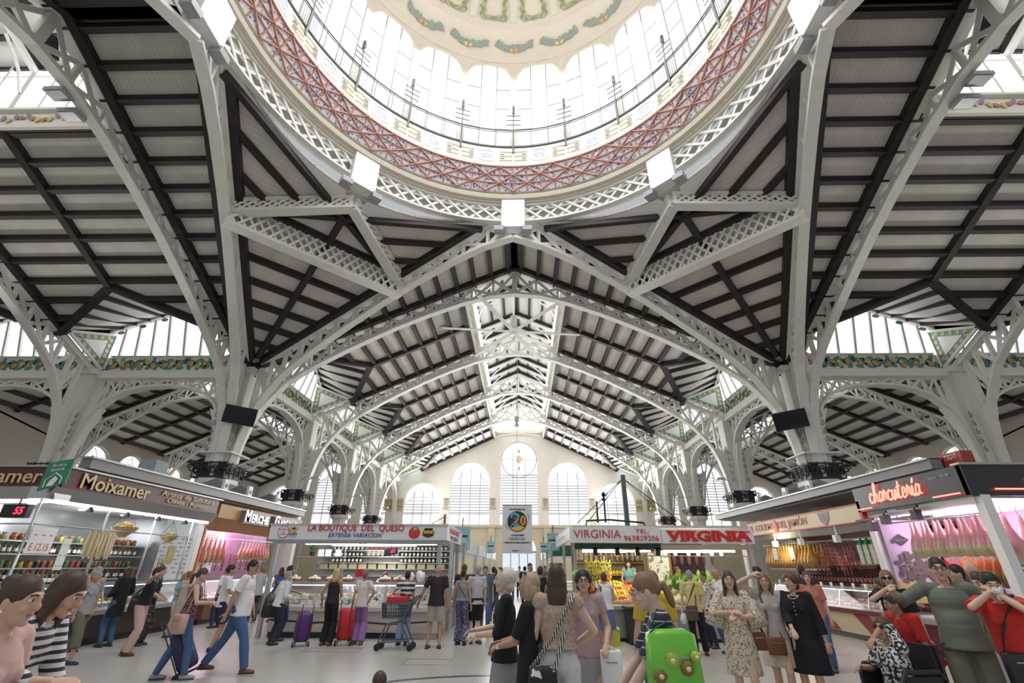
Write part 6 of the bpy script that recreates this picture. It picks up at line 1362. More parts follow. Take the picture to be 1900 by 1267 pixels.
for i, (x, y, s) in enumerate(((-1.84, 17.5, .56), (-1.37, 26, .42), (1.52, 19.8, .48), (1.4, 26, .36))):
    t = thing('arch_sign', 'light blue hanging sign with a white arch on the %s of the aisle, %s one' % ('left' if x < 0 else 'right', 'nearer' if y < 22 else 'farther'), 'sign', (x, y, 2.5)); bl = mat('sign_light_blue', (.30, .52, .60), .5); z = 2.6
    MB().box((x, y, z), (s, .04, s*1.35)).build('panel', bl, t); MB().box((x, y-.025, z+.12*s), (s*.7, .01, .05)).build('dark_bar', blackm, t)
    MB().tube([(x-s*.36, y-.03, z-s*.6), (x-s*.36, y-.03, z-s*.28), (x, y-.03, z-s*.02), (x+s*.36, y-.03, z-s*.28), (x+s*.36, y-.03, z-s*.6)], .02, 5).build('white_arch', paper, t); MB().bar((x, y, z+s*.67), (x, y, z+s*.67+.3), .03, .03).build('hanger', blackm, t)
# ======================= things hung in the nave
t = thing('banner', 'white hanging banner with a round coloured number twenty emblem', 'banner', (0, 25, 3.4)); bw = mat('banner_white', (.78, .78, .80), .7); yb = 24.98; B = lambda u, v: Vector((.03+u*1.5, yb, 3.43+v*2.28))
MB().box2((-.73, 25, 2.29), (.79, 25.015, 4.57)).build('cloth', bw, t)
def bd(name, pts, m, dy): MB().face([Vector((.03+u*.5, yb-dy, 3.78+v*.5)) for u, v in pts]).build(name, m, t)
circ = lambda r, n=32, a0=0, a1=2*PI, cx=0, cy=0: [(cx+r*math.cos(a0+(a1-a0)*i/n), cy+r*math.sin(a0+(a1-a0)*i/n)) for i in range(n+(0 if abs(a1-a0) > 6.28 else 1))]
em_b = mat('emblem_black', (.03, .03, .035), .6); em_c = mat('emblem_cyan', (.08, .42, .55), .6); em_y = mat('emblem_yellow', (.80, .48, .09), .6); em_r = mat('emblem_red', (.62, .07, .05), .6)
bd('emblem_disc', circ(1.0), em_b, .002); bd('emblem_base', circ(.92, 16, PI*1.2, PI*1.8)+[(.4, -.42), (0, -.38), (-.4, -.45)], em_y, .004)
def fat(name, pts, w, m, dy): b = MB(); b.sweep([Vector((.03+u*.5, yb-dy, 3.78+v*.5)) for u, v in curve(pts)], .004, w, (0, 1, 0)); b.build(name, m, t)
fat('numeral', [(-.6, .35), (-.55, .7), (-.2, .72), (.1, .55), (0, .15), (-.3, -.2), (-.55, -.5), (-.1, -.4), (.2, -.42)], .12, em_c, .006); fat('numeral', [(-.35, .45), (-.2, .3), (-.35, .2)], .08, em_r, .008); fat('numeral', [(-.35, -.3), (0, -.15), (.15, -.3)], .08, em_r, .007)
fat('numeral', [(.62, .5), (.42, .3), (.4, -.1), (.58, -.32), (.78, -.1), (.78, .3), (.62, .5)], .07, em_y, .006); fat('numeral', [(.62, .3), (.6, -.12)], .09, em_r, .007)
fat('flourish', [(1.05, .75), (1.2, .5), (1.2, .2)], .02, em_b, .004); fat('flourish', [(-1.08, -.2), (-1.15, -.5), (-1.0, -.7)], .02, em_b, .004)
for s, z, w_, m in (('World Paella Day', 4.36, .85, em_b), ('- 20 DE SETEMBRE', 3.12, .7, em_b), ('VALÈNCIA', 2.95, .85, mat('banner_teal', (.10, .28, .30), .6)), ('COMPARTIX LA PAELLA AMB EL MÓN', 2.78, 1.3, em_b), ('- - - - - - -', 2.58, .9, mat('grey_letter', (.45, .46, .48), .5)), ('www - - -', 2.42, .5, em_b)):
    text_on(s, .17 if 'VAL' in s else .1, m, (.03, yb-.004, z), (1, 0, 0), Z_, t, fit=w_, extrude=.001, bold=.004)
MB().tube([(.03, 25, 4.57), (.03, 25.14, 15.9)], .012, 4).build('hanging_cable', muntin, t); MB().bar((-.75, 25, 4.57), (.81, 25, 4.57), .03, .03).build('top_rod', muntin, t)
t = thing('ceiling_fan', 'huge white ceiling fan with long thin blades under the nave lantern', 'ceiling fan', (-.1, 20, 12.1)); fm = mat('fan_white', (.66, .65, .62), .5); hub = Vector((-.1, 20, 12.15))
MB().tube([hub, hub+Vector((0, 0, 3.9))], .05, 8).build('down_rod', fm, t); MB().lathe([(0, .85), (.16, .85), (.16, .15), (.1, .1), (0, .1)], 14, hub).build('motor', mat('fan_grey', (.40, .40, .39), .5), t); MB().lathe([(0, 0), (.22, 0), (.22, .08), (0, .08)], 18, hub).build('hub_plate', fm, t)
for i in range(6):
    a = PI/3*i+.12; d = Vector((math.cos(a), math.sin(a), 0)); MB().bar(hub+d*.2, hub+d*3.7, .2, .03).build('blade', fm, t)
t = thing('pendant_speaker', 'grey pendant loudspeaker hung high before the end wall', 'loudspeaker', (-.1, 33, 11.2)); MB().box((-.1, 33, 11.5), (.3, .3, .45)).build('can', mat('grey_lamp', (.35, .36, .36), .4), t); MB().lathe([(.05, .2), (.26, -.15), (.0, -.1)], 12, (-.1, 33, 11.1)).build('horn', mat('grey_lamp', (.35, .36, .36), .4), t); MB().tube([(-.1, 33, 11.7), (-.1, 33.1, 15.9)], .012, 4).build('cable', blackm, t)
for sx, nm, c, tl in ((-1, 'left', Vector((-10.3, 16.35, 6.74)), -.2), (1, 'right', Vector((10.08, 16.35, 6.56)), .2)):
    t = thing('television', 'black television mounted high on the %s dome pillar' % nm, 'television', c); M = Matrix.Rotation(-sx*.32, 3, 'Z') @ Matrix.Rotation(sx*.12*(-1), 3, 'Y') @ Matrix.Rotation(.35, 3, 'X')
    MB().box(c, (1.12, .08, .66), M=M).build('case', blackm, t); MB().box(c+M @ Vector((0, -.045, 0)), (1.06, .01, .6), M=M).build('screen', mat('screen_black', (.006, .007, .010), .15), t); MB().bar(c+M @ Vector((0, .05, 0)), (sx*10.7, 16.95, c.z), .08, .08).build('wall_arm', steelm, t)
    for k, (x, y, z, ll) in enumerate(((sx*11.3, 6.5, 13.05, 'top of the near %s transept truss'), (sx*11.2, 13.9, 10.0, 'lower part of the near %s transept truss'))):
        t = thing('horn_speaker', 'black round loudspeaker on the '+ll % nm, 'loudspeaker', (x, y, z)); M = Matrix.Rotation(.5, 3, 'X'); MB().box((x, y, z), (.3, .4, .55), M=M).build('case', mat('speaker_black', (.035, .035, .04), .5), t)
        b = MB(); b.lathe([(0, 0), (.13, .02), (.15, .04)], 16); o = b.build('cone', mat('speaker_grey', (.30, .30, .31), .5), t); o.matrix_basis = Matrix.Translation((x-sx*.0, y-.2, z-.12)) @ Matrix.Rotation(PI/2+.5, 4, 'X')
    for k in range(2):
        t = thing('roof_floodlight', 'grey floodlight clamped under the top of the near %s transept truss, %s one' % (nm, ['front', 'back'][k]), 'floodlight', (sx*11.25, 7.5, 12.1)); MB().box((sx*11.3, 7.25+.45*k, 12.3-.2*k), (.5, .34, .12)).build('body', mat('grey_lamp', (.35, .36, .36), .4), t); MB().box((sx*11.3, 7.25+.45*k, 12.23-.2*k), (.42, .28, .02)).build('lens', steelb, t)
for sx, nm in ((-1, 'left'), (1, 'right')):
    for k in range(1, 4):
        y = Y1+BAY*k; t = thing('pillar_floodlight', 'small pale floodlight on an arm beside the %s nave pillar, %s from the dome' % (nm, colname[k-1]), 'floodlight', (sx*10.3, y, 5.6)); MB().bar((sx*10.6, y-.3, 5.5), (sx*10.1, y-.4, 5.6), .04, .04).build('arm', white, t); MB().box((sx*10.0, y-.4, 5.62), (.4, .25, .08)).build('head', mat('pale_lamp', (.62, .62, .60), .4), t)
# goods on the back wall shelf of the ham stall
part(F_right, (14.3, 18.8), (.8, 1.08), (1.72, 1.75), 'shelf', mat('shelf_dark', (.10, .05, .03), .5), [o for o in COL.objects if o.name.startswith('market_stall') and 'art nouveau' in o.get('label', '')][0])
for i in range(26): put('brownpack', None, F_right(14.4+.17*i, .92, 1.76), 'brown cured packet lined up on the back wall shelf of the ham stall', 'packet', 'packets on the ham stall back shelf', i, (1., 1.2, 2.2))
for i in range(24): put('darkjar', None, F_right(14.4+.18*i, .92, 1.32), 'wine coloured jar below the back wall shelf of the ham stall', 'jar', 'jars below the ham stall back shelf', 0, 1.4)
for i, (x, y, w_, ll) in enumerate(((-10.0, 12.7, .55, 'grey plastic lamp hood on the roof edge of the maroon stall'), (-12.6, 9.9, .8, 'pale box lying on the roof at the far left over the maroon fascia'))):
    t = thing('roof_box', ll, 'box', (x, y, 3.66)); m_ = mat('hood_grey', (.26, .30, .33), .25) if i == 0 else whitep
    MB().prism([(x-w_/2, y-.25, 3.64), (x+w_/2, y-.25, 3.64), (x+w_*.42, y-.2, 4.3-.3*i), (x-w_*.42, y-.2, 4.3-.3*i)], (0, .5, 0)).build('hood', m_, t); MB().box((x, y, 3.68), (w_*1.06, .56, .08)).build('rim', mat('hood_rim', (.18, .20, .21), .4), t)
# ------------------------------------------------------------------ people
def remesh(mb, voxel, smooth=4):
    me = bpy.data.meshes.new('m'); me.from_pydata(mb.v, [], mb.f); o = bpy.data.objects.new('m', me)
    m = o.modifiers.new('r', 'REMESH'); m.mode = 'VOXEL'; m.voxel_size = voxel
    if smooth: m = o.modifiers.new('s', 'SMOOTH'); m.factor = .5; m.iterations = smooth
    out = evaluated(o); bpy.data.meshes.remove(me)
    out.polygons.foreach_set('use_smooth', [True]*len(out.polygons)); return out
def cap(mb, p, q, r0, r1, n=10):
    p, q = Vector(p), Vector(q); mb.tube([p, p.lerp(q, .5), q], [r0, (r0+r1)/2, r1], n); mb.ell(p, (r0,)*3, n, 6); mb.ell(q, (r1,)*3, n, 6)
def chain(mb, pts, rs, n=10):
    for i in range(len(pts)-1): cap(mb, pts[i], pts[i+1], rs[i], rs[i+1], n)
def ik(a, c, l1, l2, pole):
    a, c, pole = Vector(a), Vector(c), Vector(pole); d = c-a; L = d.length
    if L > (l1+l2)*.995: c = a+d.normalized()*(l1+l2)*.995; d = c-a; L = d.length
    x = (l1*l1-l2*l2+L*L)/(2*L); h = math.sqrt(max(0, l1*l1-x*x)); dn = d.normalized(); po = pole-dn*pole.dot(dn)
    if po.length < 1e-4: po = Vector((0, -1, 0))
    return a+dn*x+po.normalized()*h, c
SKIN = {'light': (.62, .40, .30), 'tan': (.46, .27, .18), 'pale': (.68, .48, .39), 'brown': (.30, .17, .11)}
HAIRC = {'dark': (.018, .012, .010), 'brown': (.07, .038, .022), 'auburn': (.12, .04, .025), 'blonde': (.52, .38, .20), 'ash': (.42, .34, .24), 'grey': (.30, .28, .26), 'white': (.66, .62, .55), 'light': (.22, .13, .07), 'red': (.13, .018, .02)}
def fabric(name, col, rough=.85): return mat('cloth_'+name, col, rough, noise=.10, scale=14, bump=.25)
def person(label, x, y, head_deg, h=1.70, sex='f', skin='light', hair=('short', 'dark'), top=None, legs=None, shoe=(.05, .05, .05), lean=(0, 0), turn=0, look=(0, 0), lh=None, rh=None, lf=None, rf=None, g=1., near=False, glasses=None, seat=None, z=0., hand=True, belly=0., group=None, headband=None, curl=.7):
    """top = (material, sleeve fraction, hem height, kind)   legs = (kind, material, hem height, flare)"""
    root = thing('person', label, 'person', (0, 0, 0), group=group); k = h/1.70; f = sex == 'f'
    vx = (.0065 if near else .0105)/1.0
    hz = .93 if seat is None else seat; sw = .155 if f else .185; hw_ = .085
    Rl = Matrix.Rotation(-math.radians(lean[0]), 3, 'X') @ Matrix.Rotation(math.radians(lean[1]), 3, 'Y') @ Matrix.Rotation(math.radians(turn), 3, 'Z'); pv = Vector((0, 0, hz))
    T = lambda p: pv+Rl @ (Vector(p)+Vector((0, 0, hz-.93))-pv)
    Rh = Rl @ Matrix.Rotation(math.radians(look[0]), 3, 'Z') @ Matrix.Rotation(math.radians(look[1]), 3, 'X')
    neck = T((0, -.005, 1.45)); hc = T((0, .015, 1.585)) if abs(look[1]) < 1 else neck+Rl @ Vector((0, .02, .02))+Rh @ Vector((0, .0, .115)); H = lambda p: hc+Rh @ Vector(p)
    lf = lf or (-.10, .02, .0, 6); rf = rf or (.10, -.02, .0, -6); lh = lh or (-.24, .03, .80); rh = rh or (.24, .03, .80)
    skinm = mat('skin_'+skin, SKIN[skin], .5, noise=.05, scale=9); B = MB()
    # torso, neck, head
    B.ell(T((0, 0, .95)), (.155*g, .105*g, .11), 14, 10, Rl); B.ell(T((0, belly*.4, 1.10)), (.13*g, .095*g+belly*.5, .14), 14, 10, Rl); B.ell(T((0, 0, 1.28)), (.148*g, .10*g, .17), 14, 10, Rl)
    cap(B, T((-sw+.02, -.01, 1.405)), T((sw-.02, -.01, 1.405)), .05, .05); chain(B, [T((0, -.01, 1.40)), neck, hc+Rh @ Vector((0, -.015, -.05))], [.062, .05, .05])
    B.ell(hc, (.073, .090, .108), 16, 12, Rh); B.ell(H((0, .025, -.055)), (.054, .062, .062), 12, 10, Rh); B.ell(H((0, .068, -.094)), (.024, .02, .02), 8, 6, Rh)
    B.ell(H((0, .10, -.018)), (.012, .019, .024), 8, 6, Rh); B.ell(H((0, .088, .012)), (.010, .015, .03), 8, 6, Rh); B.ell(H((0, .074, .032)), (.045, .02, .014), 10, 6, Rh)
    for e in (-1, 1): B.ell(H((e*.074, -.005, -.012)), (.012, .02, .032), 8, 6, Rh); B.ell(H((e*.038, .068, -.028)), (.02, .018, .02), 8, 6, Rh)
    # arms and hands
    arms = []
    for e, tg in ((-1, lh), (1, rh)):
        s = T((e*sw, -.01, 1.405)); tg_ = Vector(tg[:3]); pole = Vector(tg[3]) if len(tg) > 3 else Vector((e*.5, -.9, -.2))
        el, wr = ik(s, tg_, .285, .25, pole); arms.append((e, s, el, wr)); chain(B, [s, s.lerp(el, .5), el, el.lerp(wr, .35), wr], [.047*g**.5, .042*g**.5, .034, .036, .025])
        if hand:
            d = (wr-el).normalized(); n = d.cross(Vector((e*.3, .5, .8))).normalized()*e; pn = d.cross(n).normalized()   # n: across the palm (thumb side), pn: palm normal
            if pn.dot(Vector((-e, .2, 0))) < 0: pn = -pn
            pm = wr+d*.05; B.ell(wr+d*.045, (.036, .046, .017), 10, 8, Matrix((n, d, pn)).transposed())
            for i, ln in enumerate((.066, .074, .070, .056)):
                o = wr+d*.082+n*(.030-.020*i); c = curl; p1 = o+(d*math.cos(c*.5)+pn*math.sin(c*.5))*ln*.45; p2 = p1+(d*math.cos(c)+pn*math.sin(c))*ln*.33; p3 = p2+(d*math.cos(c*1.5)+pn*math.sin(c*1.5))*ln*.25
                chain(B, [o, p1, p2, p3], [.0095, .009, .0085, .007], 7)
            o = wr+d*.022+n*.030; chain(B, [o, o+(d*.6+n*.75+pn*.2)*.035, o+(d*.95+n*.75+pn*.5)*.058], [.012, .0105, .008], 7)
        else: B.ell(wr+(wr-el).normalized()*.06, (.035, .03, .06), 8, 6)
    # legs
    L = []
    for e, ft in ((-1, lf), (1, rf)):
        hp = Vector((e*hw_, 0, hz-.02)); an = Vector((ft[0], ft[1], ft[2]+.085)); kn, an = ik(hp, an, .435, .42, (0, 1, 0)); L.append((e, hp, kn, an, math.radians(ft[3] if len(ft) > 3 else 0)))
        chain(B, [hp, hp.lerp(kn, .5), kn, kn.lerp(an, .35), an], [.083*g, .07*g, .05, .053, .034]); fd = Vector((math.sin(L[-1][4]), math.cos(L[-1][4]), 0)); cap(B, an+Vector((0, 0, -.03))-fd*.03, an+fd*.12+Vector((0, 0, -.055)), .033, .022)
    link('body', remesh(B, vx, 3), root).data.materials.append(skinm)
    # clothes
    def leg_cloth(mb, z1, extra, flare):
        mb.ell((0, 0, hz+.02), (.165*g, .118*g, .12), 14, 8)
        for e, hp, kn, an, yw in L:
            pts = [hp, hp.lerp(kn, .5), kn, kn.lerp(an, .4), an+Vector((0, 0, -.01))]; rs = [.092*g+extra, .082*g+extra, .062+extra+flare*.4, .062+extra+flare*.7, .047+extra+flare]
            if z1 > .15:
                t = max(.2, min(1.95, (hz-z1)/(hz*.5)*1.0)); out = [pts[0]]; ro = [rs[0]]
                acc = [0, .5, 1.0, 1.4, 2.0]
                for i in range(1, 5):
                    if acc[i] < t: out.append(pts[i]); ro.append(rs[i]+.012)
                    else: q = (t-acc[i-1])/(acc[i]-acc[i-1]); out.append(pts[i-1].lerp(pts[i], q)); ro.append(rs[i-1]+(rs[i]-rs[i-1])*q+.018); break
                pts, rs = out, ro
            for i in range(len(pts)-1): mb.tube([pts[i], pts[i+1]], [rs[i], rs[i+1]], 12); mb.ell(pts[i], (rs[i],)*3, 12, 8)
    if legs:
        kind, lm, hem, flare = legs; mb = MB()
        if kind in ('trousers', 'shorts'): leg_cloth(mb, hem, .006, flare)
        else:
            fx = (L[0][3]+L[1][3])/2; rings = []
            for i in range(9):
                q = i/8; zz = hz+.06+(hem-hz-.06)*q; rx = (.135*g+(.045*g)*math.sin(min(1, q*2.2)*PI/2)+flare*q); ry = .10*g+.035*g*math.sin(min(1, q*2.2)*PI/2)+flare*q*.85; rings.append((Vector((fx.x*q*.7, fx.y*q*.6, zz)), rx, ry))
            n = 24; vs_ = [c+Vector((rx*math.cos(2*PI*j/n)*(1+.04*flare*8*q_*math.cos(j*PI/2)), ry*math.sin(2*PI*j/n), 0)) for (c, rx, ry), q_ in zip(rings, [i/8 for i in range(9)]) for j in range(n)]
            mb.mesh(vs_, [(i*n+j, i*n+(j+1) % n, (i+1)*n+(j+1) % n, (i+1)*n+j) for i in range(8) for j in range(n)]+[tuple(range(n-1, -1, -1)), tuple(range(8*n, 9*n))])
        o = link({'trousers': 'trousers', 'shorts': 'shorts'}.get(kind, 'skirt'), remesh(mb, .012, 2), root); o.data.materials.append(lm)
    if top:
        tm, slv, hem, kind = top; mb = MB(); x_ = .014
        rz0 = max(hem, .84)
        c_ = max(1.10, hem+.12); mb.ell(T((0, belly*.4, c_)), (.138*g+x_, .10*g+x_+belly*.5, min(.15, c_-hem)), 16, 10, Rl); mb.ell(T((0, .004, 1.27)), (.150*g+x_, .104*g+x_, .165), 16, 10, Rl)
        if f: 
            for e in (-1, 1): mb.ell(T((e*.065, .075, 1.255)), (.06*g**.5, .055*g**.5, .06), 10, 8, Rl)
        n = 22; rg = [(hem, .165*g+.02, .122*g+.02), ((hem+max(1.05, hem+.04))/2, .158*g+.015, .115*g+.015), (max(1.06, hem+.06), .14*g+x_, .103*g+x_+belly*.4), (1.22, .145*g+x_, .10*g+x_)]
        vs_ = []
        for zz, rx, ry in rg:
            for j in range(n): vs_.append(T((rx*math.cos(2*PI*j/n), ry*math.sin(2*PI*j/n)+(belly*.5 if zz < 1.15 else 0), zz)))
        mb.mesh(vs_, [(i*n+j, i*n+(j+1) % n, (i+1)*n+(j+1) % n, (i+1)*n+j) for i in range(3) for j in range(n)]+[tuple(range(n-1, -1, -1)), tuple(range(3*n, 4*n))])
        if kind != 'strapless':
            w = sw if kind != 'tank' else sw-.045
            cap(mb, T((-w+.015, -.01, 1.40)), T((w-.015, -.01, 1.40)), .062, .062); mb.ell(T((0, -.012, 1.395)), (.10, .075, .055), 12, 8, Rl)
        for e, s, el, wr in arms:
            if slv <= 0: continue
            A = [s, s.lerp(el, .5), el, el.lerp(wr, .5), wr]; ac = [0, .25, .5, .75, 1.]; ex = .016 if kind != 'bell' else .02; pts = [A[0]]; rs = [.052+ex]
            for i in range(1, 5):
                r_ = [.052, .048, .042, .042, .036][i]+ex+(.05*ac[i] if kind == 'bell' else 0)
                if ac[i] <= slv+1e-6: pts.append(A[i]); rs.append(r_)
                else:
                    if slv > ac[i-1]: q = (slv-ac[i-1])/.25; pts.append(A[i-1].lerp(A[i], q)); rs.append(r_+.006)
                    break
            for i in range(len(pts)-1): mb.tube([pts[i], pts[i+1]], [rs[i], rs[i+1]], 12); mb.ell(pts[i], (rs[i],)*3, 12, 8)
        o = link('dress' if kind == 'dress' else 'top', remesh(mb, .010 if near else .012, 3), root); o.data.materials.append(tm)
    for (e, hp, kn, an, yw) in L:
        M = Matrix.Rotation(-yw, 3, 'Z'); fb0 = an+Vector((0, 0, -.085)); mb = MB()
        for c, r in (((0, -.015, .045), (.042, .06, .05)), ((0, .06, .034), (.043, .09, .036)), ((0, .13, .028), (.042, .05, .03))): mb.ell(fb0+M @ Vector(c), r, 10, 8, M)
        s_ = link('shoe', remesh(mb, .012, 1), root); s_.data.materials.append(mat('shoe_%.2f_%.2f_%.2f' % shoe, shoe, .5))
        b = MB(); b.prism([fb0+M @ Vector(p) for p in ((-.038, -.07, 0), (.038, -.07, 0), (.044, .08, 0), (.03, .165, 0), (-.03, .165, 0), (-.044, .08, 0))], (0, 0, .018)); b.build('sole', mat('sole_dark', (.05, .045, .04), .7) if sum(shoe) < 1 else mat('sole_white', (.75, .75, .73), .6), s_)
    # hair
    st, hcl = hair; hm = mat('hair_'+hcl, HAIRC[hcl], .55, noise=.25, scale=25, bump=.4); mb = MB()
    if st != 'bald':
        mb.ell(H((0, -.014, .028)), (.082, .097, .098), 16, 12, Rh); 
        if st in ('short', 'crop'): mb.ell(H((0, -.045, -.01)), (.076, .06, .075), 12, 10, Rh)
        if st == 'crop': mb.ell(H((0, .02, .085)), (.06, .06, .035), 10, 8, Rh)
        if st in ('bob', 'long', 'mid'):
            mb.ell(H((0, -.04, -.045)), (.092, .068, .10), 14, 10, Rh)
            for e in (-1, 1): mb.ell(H((e*.072, .005, -.045)), (.022, .045, .10), 10, 8, Rh)
        if st == 'mid': mb.ell(H((0, -.062, -.12)), (.09, .05, .10), 12, 8, Rh)
        if st == 'long':
            mb.ell(H((0, -.068, -.15)), (.092, .045, .13), 12, 8, Rh); mb.ell(H((0, -.075, -.26)), (.062, .032, .10), 12, 8, Rh)
            for e in (-1, 1): mb.ell(H((e*.075, .015, -.16)), (.024, .03, .12), 10, 8, Rh)
        if st == 'pony': mb.ell(H((0, -.06, .0)), (.06, .055, .06), 10, 8, Rh); mb.ell(H((0, -.125, .0)), (.026, .03, .026), 8, 6, Rh); mb.ell(H((0, -.145, -.075)), (.034, .03, .085), 10, 8, Rh)
        if st == 'bun': mb.ell(H((0, -.05, .0)), (.068, .06, .06), 10, 8, Rh); mb.ell(H((0, -.085, .075)), (.045, .042, .042), 10, 8, Rh)
        if st == 'puffy': mb.ell(H((0, -.03, .03)), (.105, .11, .10), 14, 10, Rh); mb.ell(H((0, -.05, -.05)), (.09, .065, .07), 10, 8, Rh)
        link('hair', remesh(mb, .007 if near else .011, 2), root).data.materials.append(hm)
    # face
    eyew = mat('eye_white', (.75, .72, .68), .25); iris = mat('iris_dark', (.03, .018, .01), .2)
    for e in (-1, 1):
        ey = MB().ell(H((e*.031, .076, .012)), (.0125, .0118, .0078), 10, 8, Rh).build('eye', eyew, root, True); MB().ell(H((e*.031, .0862, .012)), (.0064, .004, .0064), 8, 6, Rh).build('iris', iris, ey, True)
        MB().tube([H((e*.016, .092, .034)), H((e*.032, .091, .039)), H((e*.05, .078, .034))], .0042, 5).build('eyebrow', mat('brow_'+hcl, tuple(c*.7 for c in HAIRC[hcl]), .7), root)
    b = MB(); b.ell(H((0, .083, -.053)), (.023, .010, .005), 10, 6, Rh); b.ell(H((0, .081, -.061)), (.020, .010, .006), 10, 6, Rh); b.build('lips', mat('lips_'+skin, (SKIN[skin][0]*.82, SKIN[skin][1]*.5, SKIN[skin][2]*.55), .4), root, True)
    if glasses:
        gm = mat('glasses_'+glasses, {'black': (.01, .01, .012), 'red': (.16, .03, .03), 'metal': (.3, .3, .3)}[glasses.split('_')[0]], .3); b = MB()
        for e in (-1, 1):
            if 'sun' in glasses: b.ell(H((e*.033, .098, .012)), (.028, .004, .021), 12, 6, Rh)
            else: b.tube([H((e*.033+.024*math.cos(a), .099, .012+.018*math.sin(a))) for a in [2*PI*i/14 for i in range(14)]], .003, 5, closed=True)
            b.tube([H((e*.057, .095, .014)), H((e*.078, .0, .01))], .003, 4)
        b.tube([H((-.01, .10, .016)), H((.01, .10, .016))], .003, 4); b.build('glasses', gm, root)
    if headband == 'sun':
        b = MB()
        for e in (-1, 1): b.ell(H((e*.033, .045, .118)), (.028, .02, .008), 10, 6, Rh)
        b.tube([H((-.07, .03, .10)), H((0, .06, .122)), H((.07, .03, .10))], .004, 5); b.build('sunglasses', blackm, root)
    root.location = (x, y, z); root.rotation_euler = (0, 0, -math.radians(head_deg)); root.scale = (k, k, k)
    Mw = Matrix.Translation((x, y, z)) @ Matrix.Rotation(-math.radians(head_deg), 4, 'Z') @ Matrix.Scale(k, 4)
    return {'root': root, 'M': Mw, 'T': lambda p: Mw @ T(p), 'lw': Mw @ arms[0][3], 'rw': Mw @ arms[1][3], 'H': lambda p: Mw @ H(p), 'ls': Mw @ arms[0][1], 'rs': Mw @ arms[1][1], 'W': lambda p: Mw @ Vector(p)}
def strap(mb, pts, w=.03, th=.006):
    for i in range(len(pts)-1): mb.bar(pts[i], pts[i+1], w, th, (.3, .5, .8))
def bag(label, c, size, m, pts, sm=None, cat='bag', kind='shoulder_bag', soft=True, rz=0.):
    """a bag hanging at c (centre of its top edge) with its strap through pts"""
    c = Vector(c); w, d, h = size; t = thing(kind, label, cat, c-Vector((0, 0, h/2))); M = Matrix.Rotation(rz, 3, 'Z'); b = MB(); n = 16; vs_ = []
    prof = [(.55, 0), (.9, -.06), (1., -.45), (1.02, -.8), (.9, -.97), (.6, -1.)] if soft else [(.92, 0), (1, -.05), (1, -.95), (.95, -1)]
    for q, zz in prof:
        for j in range(n):
            a = 2*PI*j/n; cx, sy = math.cos(a), math.sin(a); e = .55; vs_.append(c+M @ Vector((w/2*q*math.copysign(abs(cx)**e, cx), d/2*q*math.copysign(abs(sy)**e, sy), h*zz)))
    b.mesh(vs_, [(i*n+j, i*n+(j+1) % n, (i+1)*n+(j+1) % n, (i+1)*n+j) for i in range(len(prof)-1) for j in range(n)]+[tuple(range(n-1, -1, -1)), tuple(range((len(prof)-1)*n, len(prof)*n))]); b.build('pouch', m, t, True)
    if pts: b = MB(); strap(b, [c+M @ Vector((-w*.4, 0, -.02))]+[Vector(p) for p in pts]+[c+M @ Vector((w*.4, 0, -.02))]); b.build('strap', sm or m, t)
    b = MB(); b.box(c+M @ Vector((0, -d*.5, -h*.3)), (w*.5, .008, .012), M=M); b.build('zip', mat('zip_metal', (.4, .38, .34), .3, metal=.6), t)
    return t
def trolley(label, x, y, rz, m, hgt=.75, tilt=.0, grip=None):
    t = thing('shopping_trolley', label, 'shopping trolley', (0, 0, 0)); b = MB(); n = 14
    for z_, w, d in ((.14, .16, .12), (.2, .19, .15), (.5, .19, .15), (hgt-.08, .17, .13), (hgt, .08, .05)):
        for j in range(n): a = 2*PI*j/n; b.v.append((w*math.copysign(abs(math.cos(a))**.6, math.cos(a)), d*math.copysign(abs(math.sin(a))**.6, math.sin(a)), z_))
    b.f = [(i*n+j, i*n+(j+1) % n, (i+1)*n+(j+1) % n, (i+1)*n+j) for i in range(4) for j in range(n)]+[tuple(range(n-1, -1, -1)), tuple(range(4*n, 5*n))]; b.m = [0]*len(b.f); b.build('bag', m, t, True)
    b = MB(); b.tube([(-.12, -.15, .08), (-.12, -.17, hgt+.22), (.12, -.17, hgt+.22), (.12, -.15, .08)], .011, 6); b.tube([(-.12, -.15, .1), (-.12, .14, .08), (.12, .14, .08), (.12, -.15, .1)], .01, 6); b.tube([(-.1, .14, .08), (-.1, .17, .0)], .01, 6); b.build('frame', mat('trolley_frame', (.05, .05, .055), .4), t)
    for e in (-1, 1): w_ = MB(); w_.tube([(e*.15, -.15, .08), (e*.19, -.15, .08)], .08, 16); w_.build('wheel', blackm, t)
    t.location = (x, y, .0); t.rotation_euler = (tilt, 0, rz); return t
# ---- cloth library
WH = fabric('white', (.74, .74, .76)); BK = fabric('black', (.012, .012, .014)); NV = fabric('navy', (.02, .025, .06)); JN = fabric('jeans', (.06, .12, .26)); JL = fabric('light_jeans', (.22, .32, .46)); BE = fabric('beige', (.50, .44, .36)); PK = fabric('pink', (.62, .40, .37)); GR = fabric('grey', (.32, .32, .34)); RD = fabric('red', (.56, .03, .025)); SG = fabric('sage', (.16, .19, .15)); OL = fabric('olive', (.15, .145, .10)); YL = fabric('pale_yellow', (.58, .52, .20)); MU = fabric('mustard', (.58, .42, .05)); TL = fabric('teal', (.06, .13, .18)); BL = fabric('sky_blue', (.16, .36, .52)); CO = fabric('coral', (.50, .18, .14)); GL = fabric('light_grey', (.46, .46, .48)); TN = spots('lace_tan', (.46, .35, .27), [(.36, .26, .20)], 45, .45); GG = fabric('grey_green', (.30, .36, .30)); BD = fabric('denim', (.10, .15, .26)); RB = fabric('royal', (.05, .10, .36)); LG = fabric('light_trousers', (.34, .33, .32))
